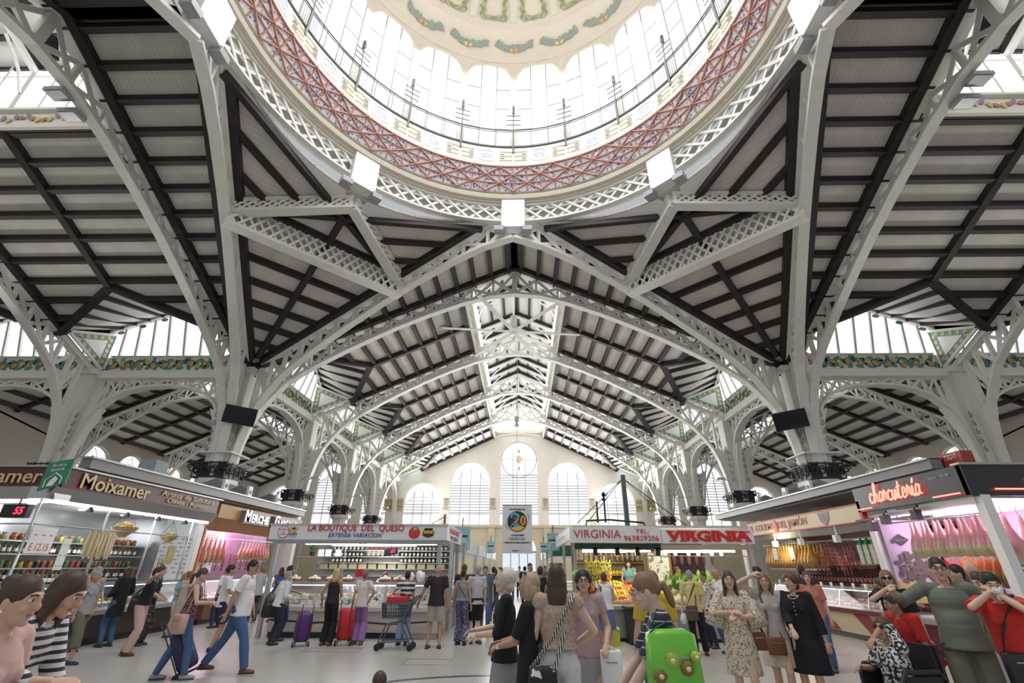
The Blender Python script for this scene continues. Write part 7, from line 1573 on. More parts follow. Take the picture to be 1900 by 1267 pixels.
STR = stripes('striped_breton', (.72, .70, .70), (.02, .02, .04), 'Z', .045, .55); STW = stripes('striped_wide', (.70, .70, .70), (.02, .02, .03), 'Z', .115, .5); STN = stripes('striped_thin', (.025, .02, .045), (.50, .46, .50), 'Z', .05, .86)
FLN = spots('dark_floral', (.02, .015, .03), [(.42, .10, .14), (.46, .34, .34)], 45, .42); FLW = spots('cream_floral', (.66, .60, .50), [(.40, .30, .10), (.20, .20, .16), (.42, .16, .08)], 28, .40); PAT = spots('patterned_navy', (.05, .045, .13), [(.40, .38, .46)], 34, .42); ZEB = spots('zebra', (.66, .66, .66), [(.015, .015, .02)], 32, .5); PUR = fabric('purple_trousers', (.30, .16, .38)); DKP = spots('dark_leaf', (.02, .02, .022), [(.14, .14, .15)], 22, .42)
H0 = 1.72
# ---- left foreground
p = person('woman in a pink top with tied dark hair cropped by the left edge', -2.30, 2.62, 78, 1.66, 'f', 'light', ('bun', 'brown'), (PK, .25, .88, 'tee'), ('trousers', NV, .1, 0), near=True, look=(-6, -6), lh=(-.22, .1, .82), rh=(.23, .16, .84))
b = MB(); b.ell(p['H']((-.08, .0, -.045)), (.008,)*3, 8, 6); b.ell(p['H']((.08, .0, -.045)), (.008,)*3, 8, 6); o = b.build('earrings', paper, p['root'], True)
t = thing('sunglasses', 'dark sunglasses hooked on the pink top at the left edge', 'sunglasses', p['T']((0, .13, 1.2)))
b = MB()
for e in (-1, 1): b.ell(p['T']((e*.035, .135, 1.2)), (.03, .03, .026), 10, 8)
b.bar(p['T']((-.03, .135, 1.21)), p['T']((.03, .135, 1.21)), .006, .006); b.build('lenses', mat('sun_lens', (.05, .015, .015), .15), t)
p2 = person('woman with long dark hair in a striped breton top leaning over a tan chair', -2.80, 3.12, 72, 1.74, 'f', 'light', ('long', 'brown'), (STR, .78, .90, 'tee'), ('trousers', NV, .1, 0), near=True, lean=(24, 6), look=(-8, 0), rh=(.32, .46, 1.12), lh=(-.12, .38, .86), lf=(-.1, -.05, 0, 5), rf=(.1, .1, 0, -5))
t = thing('chair', 'tan wooden chair back under the hands of the two left foreground women', 'chair', (-2.2, 2.95, 0)); tanw = mat('tan_wood', (.40, .21, .08), .45, noise=.1)
c = Vector((-2.12, 3.0, 0))
for dx, dy in ((-.2, -.2), (.2, -.2), (-.2, .2), (.2, .2)): MB().bar(c+Vector((dx, dy, 0)), c+Vector((dx, dy, .45 if dy > 0 else .9)), .04, .04).build('leg', tanw, t)
MB().box(c+Vector((0, 0, .46)), (.46, .46, .05)).build('seat', tanw, t); MB().prism([c+Vector((-.24, -.22, .72)), c+Vector((.24, -.22, .72)), c+Vector((.2, -.22, .98)), c+Vector((-.22, -.22, .94))], (0, .03, 0)).build('backrest', tanw, t)
person('child with dark hair whose head just shows at the bottom edge', -.72, 3.95, 0, 1.04, 'm', 'tan', ('short', 'brown'), (NV, .4, .88, 'tee'), ('shorts', BK, .5, 0), look=(0, 0))
# ---- left middle
person('person in dark trainers half hidden behind the striped woman', -8.45, 10.3, 85, 1.6, 'f', 'tan', ('short', 'grey'), (GR, .4, .86, 'tee'), ('trousers', OL, .25, .01), (.03, .05, .08), lf=(-.08, -.16, 0, 0), rf=(.1, .18, 0, 0))
p = person('woman in a black sleeveless top and pink trousers talking on a phone', -7.98, 11.25, 80, 1.66, 'f', 'tan', ('short', 'dark'), (BK, 0, .95, 'tank'), ('trousers', PK, .1, .025), (.12, .06, .04), lean=(8, 0), rh=(.10, .15, 1.56, (.9, .1, -.5)), lh=(-.02, .22, 1.10), lf=(-.09, -.12, 0, 0), rf=(.1, .02, 0, 0))
bag('large black bag hanging behind the woman on the phone', p['T']((-.16, -.2, 1.12)), (.34, .16, .36), mat('black_leather', (.015, .015, .018), .4), [p['ls']+Vector((0, 0, .07)), p['T']((-.14, .02, 1.2))], rz=.2)
t = thing('phone', 'dark mobile phone held to the ear of the woman in pink trousers', 'phone', p['H']((.09, .02, 0))); MB().box(p['H']((.095, .02, -.02)), (.02, .07, .14)).build('body', blackm, t)
person('woman in black with dark leaf patterned trousers behind the phone caller', -8.75, 12.5, 70, 1.68, 'f', 'light', ('short', 'brown'), (BK, .5, .86, 'tee'), ('trousers', DKP, .1, .03), lean=(4, 0), lh=(-.1, .25, 1.0), rh=(.12, .25, 1.0))
person('woman in a long black cardigan and jeans facing the maroon stall', -9.35, 12.3, -75, 1.66, 'f', 'light', ('mid', 'brown'), (BK, .9, .62, 'tee'), ('trousers', JN, .1, 0), (.04, .04, .05), lh=(-.15, .2, 1.05), rh=(.15, .2, 1.05))
person('grey haired man at the maroon stall counter left of the black cardigan', -9.45, 11.5, -80, 1.66, 'm', 'light', ('short', 'grey'), (GR, .4, .86, 'tee'), ('trousers', NV, .1, 0))
person('woman in a pale blue top standing at the end of the maroon stall', -9.0, 13.9, 95, 1.5, 'f', 'tan', ('mid', 'light'), (BL, .3, .86, 'tee'), ('trousers', BE, .1, 0), rh=(.1, .25, 1.1), lh=(-.1, .25, 1.1))
person('light haired woman with a bun turned towards the butcher stall', -8.4, 13.2, 20, 1.56, 'f', 'tan', ('bun', 'light'), (BE, .2, .86, 'tee'), ('skirt', BE, .5, .03), (.7, .7, .7))
p = person('woman in glasses and a dark floral sleeveless top walking with a pink handbag', -5.55, 9.1, 62, 1.66, 'f', 'light', ('pony', 'brown'), (FLN, 0, .80, 'tank'), ('trousers', JN, .1, 0), (.32, .32, .34), glasses='metal', near=True, lean=(5, 0), lh=(-.1, .26, 1.12), rh=(.16, .34, 1.14), lf=(-.09, -.24, 0, 0), rf=(.1, .2, 0, 0))
bag('pink leather handbag on the shoulder of the dark floral woman', p['W']((.22, -.06, .98)), (.36, .14, .28), mat('pink_leather', (.55, .33, .27), .4), [p['rs']+Vector((.0, -.03, .06)), p['rs']+Vector((.03, .04, .05))], soft=False, rz=-.6)
p = person('man in a white polo shirt and blue jeans striding to the right', -4.85, 9.5, 78, 1.80, 'm', 'tan', ('short', 'dark'), (WH, .36, .84, 'tee'), ('trousers', JN, .1, .01), (.16, .07, .03), glasses='black', near=True, g=1.12, belly=.05, look=(-10, 0), lean=(3, 0), lh=(-.26, .16, .84), rh=(.25, -.14, .86), lf=(-.09, -.42, .03, 0), rf=(.1, .30, .0, 0))
t = trolley('dark navy shopping trolley pulled behind the white polo man', -5.35, 9.35, -1.2, fabric('navy_nylon', (.03, .025, .09), .5), .8, .5)
person('man in a white tee and dark shorts behind the polo man', -6.6, 11.9, 60, 1.72, 'm', 'tan', ('short', 'dark'), (WH, .4, .84, 'tee'), ('shorts', NV, .5, .02), (.03, .03, .03), rh=(.16, .3, 1.05), lh=(-.16, .3, 1.05))
person('woman with cropped hair in a white jacket and dark patterned trousers at the butcher', -8.5, 17.0, -60, 1.68, 'f', 'light', ('short', 'light'), (GL, 1, .82, 'tee'), ('trousers', DKP, .1, .01), (.4, .36, .3), glasses='red', lh=(-.12, .28, 1.12), rh=(.12, .28, 1.12), headband=None)
person('woman in a royal blue dress beside the white jacket at the butcher', -8.1, 17.6, -50, 1.64, 'f', 'tan', ('mid', 'brown'), (RB, .1, .86, 'tank'), ('trousers', LG, .2, 0), lh=(-.1, .25, 1.1))
person('butcher stall shopper in white with dark hair between orange door and polo man', -9.0, 15.9, -80, 1.64, 'm', 'tan', ('short', 'dark'), (WH, .4, .84, 'tee'), ('trousers', NV, .1, 0))
# ---- cheese stall customers
p = person('grey haired woman in a white long sleeved top and navy trousers', -5.72, 12.8, 35, 1.58, 'f', 'light', ('short', 'grey'), (WH, .95, .86, 'tee'), ('trousers', NV, .1, 0), (.05, .03, .04), lean=(6, 4), lh=(-.15, .2, 1.02), rh=(.12, .24, 1.06))
bag('large black shoulder bag on the grey haired woman in white', p['W']((-.24, -.08, 1.05)), (.36, .15, .42), mat('black_leather', (.015, .015, .018), .4), [p['ls']+Vector((0, -.04, .06)), p['ls']+Vector((0, .05, .05))], rz=.6)
person('man in a blue shirt with dark skin at the left end of the cheese stall', -5.9, 13.45, 55, 1.70, 'm', 'brown', ('crop', 'dark'), (fabric('light_blue_shirt', (.24, .36, .52)), .4, .84, 'tee'), ('trousers', NV, .1, 0), lh=(-.1, .3, 1.06))
p = person('blonde woman in a black strappy top and flared black trousers', -4.4, 12.8, 5, 1.64, 'f', 'tan', ('mid', 'blonde'), (fabric('black_lace', (.02, .016, .018)), 0, .90, 'strapless'), ('trousers', BK, .1, .03), (.25, .08, .05), rh=(.1, .26, 1.08), lh=(-.26, -.02, .92))
for e in (-1, 1): MB().tube([p['T']((e*.06, -.115, 1.28)), p['T']((e*.09, -.07, 1.44)), p['T']((e*.08, .06, 1.42))], .008, 5).build('shoulder_strap', BK, p['root'])
trolley('purple shopping trolley left of the blonde woman in black', -5.0, 12.75, .5, fabric('purple_nylon', (.11, .035, .20), .5), .78, .35)
p = person('woman in a white tee and purple patterned trousers with a hand on her hip', -3.72, 13.0, 4, 1.60, 'f', 'tan', ('short', 'light'), (fabric('off_white', (.68, .60, .60)), .3, .84, 'tee'), ('trousers', PUR, .1, .05), (.35, .2, .12), rh=(.19, .0, .99, (1, -.4, 0)), lh=(-.22, -.06, .86))
trolley('red shopping trolley between the blonde woman and the white tee', -4.02, 12.95, .2, fabric('red_nylon', (.58, .02, .03), .5), .82, .25)
p = person('woman in a wide black and white striped tee and jeans at the shopping cart', -2.62, 12.95, 0, 1.60, 'f', 'tan', ('short', 'dark'), (STW, .3, .88, 'tee'), ('trousers', JL, .1, .03), (.03, .03, .04), lh=(-.21, .0, .97, (-1, -.3, 0)), rh=(.15, .2, .95))
p = person('bald man in a black tee and beige shorts seen from behind', -1.78, 12.55, -4, 1.74, 'm', 'tan', ('bald', 'dark'), (fabric('charcoal_tee', (.022, .018, .022)), .36, .84, 'tee'), ('shorts', BE, .52, .02), (.10, .06, .04), g=1.1, lh=(-.40, .02, .92), rh=(.26, .02, .86), lf=(-.14, 0, 0, 10), rf=(.13, 0, 0, -10))
# shopping cart
t = thing('shopping_cart', 'grey plastic shopping cart with a red basket on top at the cheese stall', 'shopping cart', (-2.55, 12.25, 0)); gp = mat('cart_grey', (.10, .11, .13), .45); c = Vector((-2.62, 12.3, 0))
b = MB(); P8 = [(-.34, -.2), (.28, -.2), (.28, .2), (-.34, .2)]
for z0, z1, s0, s1 in ((.62, .66, .9, .92), (.90, .95, 1.02, 1.04)):
    for i in range(4): a0, a1 = P8[i], P8[(i+1) % 4]; b.bar(c+Vector((a0[0]*s0, a0[1]*s0, (z0+z1)/2)), c+Vector((a1[0]*s0, a1[1]*s0, (z0+z1)/2)), .02, z1-z0)
for i in range(4):
    a0, a1 = Vector((*P8[i], 0)), Vector((*P8[(i+1) % 4], 0)); n = 11 if i % 2 == 0 else 8
    for k in range(n+1): q = a0.lerp(a1, k/n); b.bar(c+q*.9+Vector((0, 0, .64)), c+q*1.02+Vector((0, 0, .92)), .012, .012)
    for z_ in (.72, .79, .86): s = .9+.12*(z_-.64)/.28; b.bar(c+a0*s+Vector((0, 0, z_)), c+a1*s+Vector((0, 0, z_)), .012, .014)
b.build('basket_grid', gp, t); b = MB(); b.box(c+Vector((-.03, 0, .63)), (.56, .36, .02)); b.build('basket_floor', gp, t)
b = MB()
for e in (-.2, .2): b.tube([c+Vector((.45, e, 1.08)), c+Vector((.30, e, .9)), c+Vector((.14, e, .55)), c+Vector((.36, e*.9, .16)), c+Vector((.38, e*.9, .1))], .022, 6); b.tube([c+Vector((.1, e, .55)), c+Vector((-.2, e, .5)), c+Vector((-.36, e*.9, .12))], .02, 6); b.tube([c+Vector((-.34, e*.9, .16)), c+Vector((.36, e*.9, .2))], .016, 6)
b.tube([c+Vector((.45, -.24, 1.08)), c+Vector((.45, .24, 1.08))], .02, 6); b.build('frame', gp, t)
for dx in (-.36, .38):
    for e in (-.18, .18): w_ = MB(); w_.tube([c+Vector((dx, e-.018, .07)), c+Vector((dx, e+.018, .07))], .07, 14); w_.build('wheel', blackm, t)
t = thing('hand_basket', 'red plastic hand basket resting in the grey shopping cart', 'basket', c+Vector((0, 0, .95))); rp = mat('red_plastic', (.55, .02, .02), .35); MB().prism([c+Vector((-.26, -.16, .93)), c+Vector((.22, -.16, .93)), c+Vector((.22, .16, .93)), c+Vector((-.26, .16, .93))], (0, 0, .13)).build('tub', rp, t); MB().tube([c+Vector((-.26, 0, 1.05)), c+Vector((-.15, 0, 1.12)), c+Vector((.12, 0, 1.12)), c+Vector((.22, 0, 1.05))], .012, 6).build('handle', rp, t)
# ---- nave aisle group
person('man in a navy tee and denim shorts beside the cheese side counter', -1.32, 14.1, 15, 1.76, 'm', 'tan', ('crop', 'brown'), (NV, .36, .84, 'tee'), ('shorts', BD, .5, .02), lh=(-.26, .12, .84))
p = person('woman in a grey tank top and navy patterned loose trousers', -1.22, 13.1, 12, 1.62, 'f', 'tan', ('bun', 'dark'), (fabric('grey_marl', (.26, .26, .28)), 0, .98, 'tank'), ('trousers', PAT, .1, .04), lh=(-.26, .05, .84))
b = MB(); strap(b, [p['T']((-.11, .0, 1.45)), p['T']((-.05, -.13, 1.30)), p['T']((.14, -.1, 1.05))], .02); b.build('bag_strap', BK, p['root'])
person('grey haired man in a light grey tee and black shorts with trainers', -.88, 13.3, -25, 1.72, 'm', 'pale', ('short', 'grey'), (GL, .36, .84, 'tee'), ('shorts', BK, .48, .02), (.06, .10, .12), g=1.1, belly=.04, rh=(.25, .05, .82), lh=(-.25, .05, .82))
person('man in a teal polo shirt and jeans walking down the aisle towards us', -.82, 15.4, 175, 1.72, 'm', 'tan', ('short', 'brown'), (TL, .36, .84, 'tee'), ('trousers', JN, .1, 0), g=1.05, lf=(-.1, .1, 0, 0), rf=(.1, -.1, 0, 0))
person('man with a beard seen between the navy tee and the grey haired man', -1.1, 16.2, 185, 1.72, 'm', 'tan', ('crop', 'dark'), (BK, .36, .84, 'tee'), ('trousers', BK, .1, 0))
for i, (x, y, hd, c, l, hr, sk) in enumerate([(-.75, 18.5, 5, NV, 'person with a dark backpack walking away down the left of the aisle', ('short', 'dark'), 'tan'), (.55, 17.5, 178, GR, 'tall man with cropped hair facing us in the middle of the aisle', ('crop', 'dark'), 'tan'), (1.0, 19.0, 5, OL, 'man with a shaved head walking away in the aisle', ('bald', 'dark'), 'light'), (.75, 13.0, 10, BK, 'dark haired person in black behind the blonde bob', ('short', 'dark'), 'tan'), (1.15, 13.6, 170, GR, 'man in a grey tee looking left behind the tan lace top', ('short', 'brown'), 'tan'), (.95, 10.3, 8, spots('grey_pattern', (.20, .19, .22), [(.05, .05, .06)], 30, .45), 'dark haired woman with a backpack just left of the long brown hair', ('bun', 'brown'), 'light'), (.4, 24, 0, NV, 'distant person in navy near the far end of the aisle', ('short', 'dark'), 'tan'), (1.3, 23, 180, GG, 'distant person in green near the far end of the aisle', ('short', 'dark'), 'tan'), (-.3, 27, 0, BK, 'distant person in black near the door', ('mid', 'brown'), 'tan'), (.1, 31, 180, WH, 'distant person in white close to the door', ('short', 'dark'), 'tan'), (-.9, 22.5, 0, RD, 'distant person in red on the left of the aisle', ('mid', 'dark'), 'tan'), (.8, 29, 10, BL, 'distant person in blue close to the door', ('short', 'brown'), 'tan')]):
    person(l, x, y, hd, [1.7, 1.82, 1.8, 1.72, 1.74, 1.62, 1.72, 1.74, 1.65, 1.72, 1.62, 1.7][i], 'm' if hr[0] in ('crop', 'bald', 'short') else 'f', sk, hr, (c, .36, .84, 'tee'), ('trousers', [JN, NV, BK, BE][i % 4], .1, 0), hand=y < 14)
# ---- centre foreground
p = person('white haired woman in black with a grey skirt looking left', .12, 5.45, -92, 1.70, 'f', 'pale', ('puffy', 'white'), (BK, .6, .88, 'tee'), ('skirt', GR, .35, .04), near=True, headband='sun', look=(10, 0), lh=(-.06, .28, 1.10), rh=(.14, .30, 1.12))
p = person('woman with a blonde bob in a black off shoulder dress', .38, 4.95, -70, 1.66, 'f', 'tan', ('mid', 'ash'), (BK, .45, .80, 'strapless'), ('skirt', BK, .22, .05), near=True, headband='sun', look=(14, 0), lh=(-.05, .32, 1.08), rh=(.12, .34, 1.10))
for e in (-1, 1): MB().tube([p['T']((e*.09, .05, 1.40)), p['T']((e*.09, -.06, 1.45)), p['T']((e*.07, -.13, 1.25))], .007, 5).build('shoulder_strap', BK, p['root'])
t = thing('wristwatch', 'silver wristwatch on the blonde bob woman', 'watch', p['lw']); d_ = (p['lw']-p['ls']); MB().lathe([(.031, -.014), (.034, 0), (.031, .014)], 14, p['lw']).build('strap', mat('watch_silver', (.6, .6, .6), .25, metal=.7), t); MB().box(p['lw']+Vector((0, -.033, 0)), (.03, .012, .03)).build('dial', paper, t)
bag('small black cross body bag at the hip of the blonde bob woman', p['W']((-.16, -.16, .86)), (.24, .10, .20), mat('black_leather', (.015, .015, .018), .4), [p['T']((-.13, -.14, 1.15)), p['T']((.1, -.12, 1.38)), p['T']((.13, 0, 1.46))], soft=False, rz=.6)
p = person('woman with long brown hair in a tan lace top and white jeans seen from behind', .62, 4.85, 6, 1.74, 'f', 'pale', ('long', 'brown'), (TN, .12, 1.05, 'tee'), ('trousers', fabric('white_jeans', (.72, .70, .72)), .1, .01), near=True, headband='sun', rh=(.16, .18, 1.06, (1, -.5, -.2)), lh=(-.24, .02, .80), g=1.02)
b_ = bag('black shoulder bag with white flowers and striped strap on the tan lace woman', p['W']((-.13, -.19, .94)), (.26, .12, .40), spots('black_flower_bag', (.012, .012, .014), [(.70, .70, .68)], 14, .40), [p['T']((-.03, -.16, 1.15)), p['T']((.12, -.13, 1.40)), p['T']((.15, -.02, 1.47))], stripes('strap_stripes', (.70, .68, .66), (.02, .02, .025), 'X', .02, .45))
p = person('dark haired woman in red glasses and a dusty pink top facing us', 1.0, 5.95, 185, 1.68, 'f', 'light', ('puffy', 'dark'), (fabric('dusty_pink', (.44, .31, .31)), .25, .86, 'tee'), ('skirt', GR, .55, .03), near=True, glasses='red', rh=(.25, .1, .84), lh=(-.2, .2, 1.0))
bag('white paper carrier bag held beside the tan lace woman', p['W']((-.24, .2, .95)), (.22, .12, .34), paper, [p['lw']+Vector((0, 0, .0))], soft=False)
p = person('grey cropped haired woman in a white top and blue skirt at the fruit stall', 2.16, 11.8, 5, 1.60, 'f', 'light', ('crop', 'brown'), (WH, .08, .92, 'tank'), ('skirt', fabric('blue_skirt', (.10, .14, .30)), .52, .03), (.22, .05, .04), rh=(.12, .28, 1.1), lh=(-.24, .05, .82))
bag('black shoulder bag on the woman in the blue skirt', p['W']((-.23, -.03, 1.08)), (.30, .14, .42), mat('black_leather', (.015, .015, .018), .4), [p['ls']+Vector((0, -.03, .06)), p['T']((-.1, -.12, 1.4))], rz=.2)
t = thing('carrier_bag', 'thin white plastic bag hanging from the hand of the blue skirt woman', 'bag', p['lw']); MB().lathe([(0, -.42), (.07, -.40), (.085, -.25), (.06, -.08), (.02, .0)], 10, p['lw']-Vector((0, 0, .06))).build('sack', mat('white_plastic', (.72, .72, .72), .4), t, True)
person('person in a mustard football tee partly hidden by the green bag woman', 1.85, 6.2, -15, 1.68, 'm', 'light', ('short', 'light'), (MU, .4, .80, 'tee'), ('trousers', JN, .1, 0), lh=(-.26, .1, .84), rh=(.2, .1, .9), look=(0, 0))
p = person('woman in a thin striped navy tee with a ponytail passing to the left', 1.35, 3.75, -82, 1.70, 'f', 'pale', ('pony', 'light'), (STN, .45, .86, 'tee'), ('trousers', STN, .1, .02), near=True, glasses='metal', lean=(12, 0), look=(0, -6), lh=(-.16, .40, .92), rh=(.15, .42, .92))
lime = mat('lime_bag', (.16, .52, .05), .35, noise=.1, scale=5)
t = bag('bright green shopping bag printed with kiwis on the back of the ponytail woman', p['W']((-.24, .06, 1.36)), (.34, .18, .48), lime, [p['T']((-.20, -.04, 1.40)), p['T']((-.16, .0, 1.47)), p['T']((-.20, .06, 1.40))], mat('green_strap', (.02, .16, .08), .5), soft=True, rz=.15)
k_ = MB(); c = p['W']((-.24, .06, 1.36))
for i, (dx, dz, r_) in enumerate(((-.11, -.24, .045), (-.03, -.16, .05), (.06, -.2, .045), (.12, -.14, .035), (-.02, -.32, .04))):
    k_.mi = i % 2; k_.ell(c+Vector((dx, -.085, dz)), (r_, .03, r_*.9), 14, 8); k_.mi = 2; k_.ell(c+Vector((dx, -.112, dz)), (r_*.35, .012, r_*.3), 10, 6)
k_.build('kiwi_print', [mat('kiwi_brown', (.24, .14, .04), .6), mat('kiwi_green', (.36, .48, .06), .5), mat('kiwi_pale', (.66, .70, .40), .5)], t, True)
t = thing('walking_frame', 'black handle of a wheeled frame pushed by the ponytail woman', 'walker', (.95, 3.72, 0)); b = MB()
for y in (3.55, 3.92): b.tube([(1.02, y, .93), (.86, y, .86), (.84, y, .5), (.6, y, .08)], .018, 6); b.tube([(.84, y, .5), (1.1, y, .08)], .016, 6)
b.tube([(.84, 3.55, .5), (.84, 3.92, .5)], .016, 6); b.build('frame', mat('walker_black', (.03, .03, .035), .4), t)
for y in (3.55, 3.92): MB().tube([(1.05, y, .94), (.9, y, .88)], .028, 8).build('grip', blackm, t); 
for x in (.6, 1.1):
    for y in (3.55, 3.92): MB().tube([(x, y-.015, .08), (x, y+.015, .08)], .08, 14).build('wheel', blackm, t)
p = person('elderly man in a pale yellow shirt and dark trousers at the vegetables', 4.15, 11.9, 12, 1.66, 'm', 'pale', ('short', 'grey'), (YL, .4, .84, 'tee'), ('trousers', BK, .1, .02), (.12, .05, .04), lean=(6, 0), lh=(-.26, .06, .80), lf=(-.1, -.02, 0, 0), rf=(.14, .12, 0, 0))
bag('brown shoulder bag on the back of the yellow shirted man', p['W']((-.08, -.2, .98)), (.26, .1, .28), mat('brown_leather', (.10, .06, .045), .5), [p['T']((-.06, -.13, 1.15)), p['T']((.06, -.12, 1.38)), p['T']((.09, -.02, 1.46))], soft=False)
t = thing('carrier_bag', 'small white plastic bag hanging from the hand of the yellow shirted man', 'bag', p['lw']); MB().lathe([(0, -.22), (.07, -.2), (.085, -.12), (.05, -.03), (.02, .0)], 10, p['lw']-Vector((0, 0, .06))).build('sack', mat('white_plastic', (.72, .72, .72), .4), t, True)
# ---- vendors behind the counters
person('fruit seller with long black hair in a blue top behind the display', 3.55, 15.6, 200, 1.66, 'f', 'light', ('long', 'dark'), (BL, .1, .86, 'tank'), ('trousers', NV, .1, 0), z=.28, lean=(10, 0), look=(20, -10), lh=(-.15, .3, 1.0), rh=(.15, .3, 1.05))
person('blonde fruit seller in a red top reaching over the display', 2.85, 15.5, 215, 1.58, 'f', 'tan', ('puffy', 'blonde'), (RD, .15, .86, 'tee'), ('trousers', NV, .1, 0), z=.2, lean=(14, 0), lh=(-.12, .42, 1.0), rh=(.1, .4, 1.0))
person('vegetable seller with tied hair in a yellow apron', 5.05, 15.8, 110, 1.6, 'f', 'tan', ('bun', 'light'), (MU, .1, .86, 'tank'), ('trousers', NV, .1, 0), z=.15, lh=(-.1, .3, 1.1))
person('cheese seller with dark red hair in a white coat behind the counter', -3.95, 15.5, 150, 1.58, 'f', 'light', ('mid', 'red'), (WH, .5, .84, 'tee'), ('trousers', NV, .1, 0), lean=(16, 0), look=(10, -12), lh=(-.15, .3, 1.05))
person('cheese seller with dark hair bent low behind the counter', -5.0, 15.6, 190, 1.5, 'f', 'light', ('short', 'dark'), (WH, .5, .84, 'tee'), ('trousers', NV, .1, 0), lean=(18, 0), lh=(-.15, .3, 1.0))
# ---- right middle
person('bald man in a white polo facing left near the vegetables', 4.9, 12.2, -100, 1.70, 'm', 'tan', ('bald', 'dark'), (WH, .38, .84, 'tee'), ('trousers', JN, .1, 0), look=(0, -8), lh=(-.1, .25, 1.3))
person('person in a white print shirt with a dark strap behind the yellow shirted man', 4.85, 13.0, -120, 1.62, 'f', 'tan', ('short', 'brown'), (spots('white_print', (.62, .62, .62), [(.06, .08, .14)], 18, .42), .4, .84, 'tee'), ('trousers', NV, .1, 0))
person('bearded man in a grey green tee behind the floral dress', 5.45, 11.3, -60, 1.74, 'm', 'tan', ('crop', 'dark'), (GG, .38, .84, 'tee'), ('trousers', BE, .1, 0))
person('woman in a coral top with auburn hair and a dark strap', 6.0, 10.4, 208, 1.66, 'f', 'light', ('mid', 'auburn'), (CO, .4, .84, 'tee'), ('trousers', JN, .1, 0))
person('man in a dark navy tee leaning at the ham stall counter', 6.75, 11.9, 20, 1.78, 'm', 'tan', ('short', 'dark'), (NV, .38, .84, 'tee'), ('trousers', BK, .1, 0), lean=(8, 0))
p = person('young woman in a cream floral off shoulder dress with bell sleeves facing us', 3.10, 7.05, 198, 1.68, 'f', 'light', ('long', 'brown'), (FLW, .62, .86, 'strapless'), ('skirt', FLW, .52, .035), (.20, .08, .05), near=True, rh=(.06, .24, 1.22, (1, -.3, -.4)), lh=(-.04, .25, 1.17, (-1, -.3, -.4)), lf=(-.09, .12, 0, 0), rf=(.09, -.06, 0, 0), look=(4, 0))
b = MB()
for (e, w) in ((-1, p['lw']), (1, p['rw'])):
    s = p['ls'] if e < 0 else p['rs']; el = s.lerp(w, .5)
    m_ = MB(); 
b = MB(); n = 16
for e in (-1, 1):
    A = p['T']((e*.19, .03, 1.30)); Bq = p['T']((e*.27, .10, 1.06)); 
    b.tube([A, A.lerp(Bq, .5), Bq], [.065, .085, .12], n)
b.build('bell_sleeve', FLW, p['root'], True)
bag('small brown shoulder bag behind the floral dress woman', p['W']((-.24, -.1, .98)), (.2, .08, .2), mat('brown_leather2', (.16, .07, .03), .5), [p['T']((-.13, .04, 1.43))], soft=False)
p = person('woman in a pale grey top and frilled skirt with a hand raised to her head', 3.78, 7.5, 200, 1.66, 'f', 'light', ('long', 'light'), (fabric('pale_grey', (.46, .43, .41)), .2, .86, 'tee'), ('skirt', spots('cream_frill', (.60, .54, .44), [(.52, .46, .36)], 20, .5), .55, .045), (.4, .12, .06), near=True, look=(0, -4), rh=(.15, .06, 1.66, (1, .4, 0)), lh=(-.22, .1, .86), lf=(-.07, .08, 0, 0), rf=(.06, -.1, 0, 0))
bag('brown leather cross body bag on the front of the pale grey top', p['W']((.02, .17, .90)), (.24, .08, .20), mat('chestnut_leather', (.19, .075, .03), .45), [p['T']((.06, .13, 1.15)), p['T']((.1, .08, 1.40)), p['T']((.09, -.02, 1.47))], soft=False)
p = person('woman with short auburn hair in a loose black shirt dress turned to her friends', 4.1, 7.35, 222, 1.66, 'f', 'light', ('puffy', 'auburn'), (fabric('black_shirt', (.01, .011, .015)), .85, .80, 'tee'), ('skirt', fabric('black_shirt', (.01, .011, .015)), .50, .05), near=True, lean=(4, 0), look=(-14, 0), rh=(.04, .33, 1.02), lh=(-.28, .04, .80), g=1.12)
b = MB(); b.tube([p['T']((.07*math.cos(a), .03+.085*math.sin(a), 1.43-.05*math.sin(a))) for a in [PI*i/12 for i in range(13)]], .006, 5); b.build('necklace', mat('bead', (.55, .50, .42), .4), p['root'])
b = MB()
for i in range(4): b.ell(p['T']((0, .13+.012*i*(i < 2), 1.34-.05*i)), (.007,)*3, 8, 6)
b.build('buttons', paper, p['root'], True)
# ---- right foreground family
p = person('man in glasses with a sage green sweater and olive shorts facing us', 5.2, 6.1, 214, 1.84, 'm', 'light', ('short', 'dark'), (SG, .82, .86, 'tee'), ('shorts', OL, .50, .03), (.2, .2, .2), near=True, glasses='black', g=1.16, belly=.05, rh=(.46, .22, 1.36, (.4, -.6, -.6)), lh=(-.34, -.02, 1.02), lf=(-.13, 0, 0, 8), rf=(.13, 0, 0, -8))
p = person('black haired woman in a red tee blowing her nose into a tissue', 5.32, 5.62, 226, 1.70, 'f', 'light', ('short', 'dark'), (RD, .42, .80, 'tee'), ('trousers', GL, .1, .02), (.2, .2, .2), near=True, g=1.05, lean=(6, 0), look=(16, -8), rh=(.03, .20, 1.50, (.9, .1, -.7)), lh=(-.02, .20, 1.50, (-.9, .1, -.7)))
t = thing('tissue', 'white paper tissue held to the nose by the woman in red', 'tissue', p['H']((0, .14, -.05))); b = MB(); r2 = random.Random(5)
for i in range(7): b.ell(p['H']((r2.uniform(-.03, .03), .135+r2.uniform(-.01, .02), -.05+r2.uniform(-.04, .04))), (.025, .012, .03), 8, 6)
b.build('paper_folds', mat('tissue_white', (.78, .74, .72), .8), t, True)
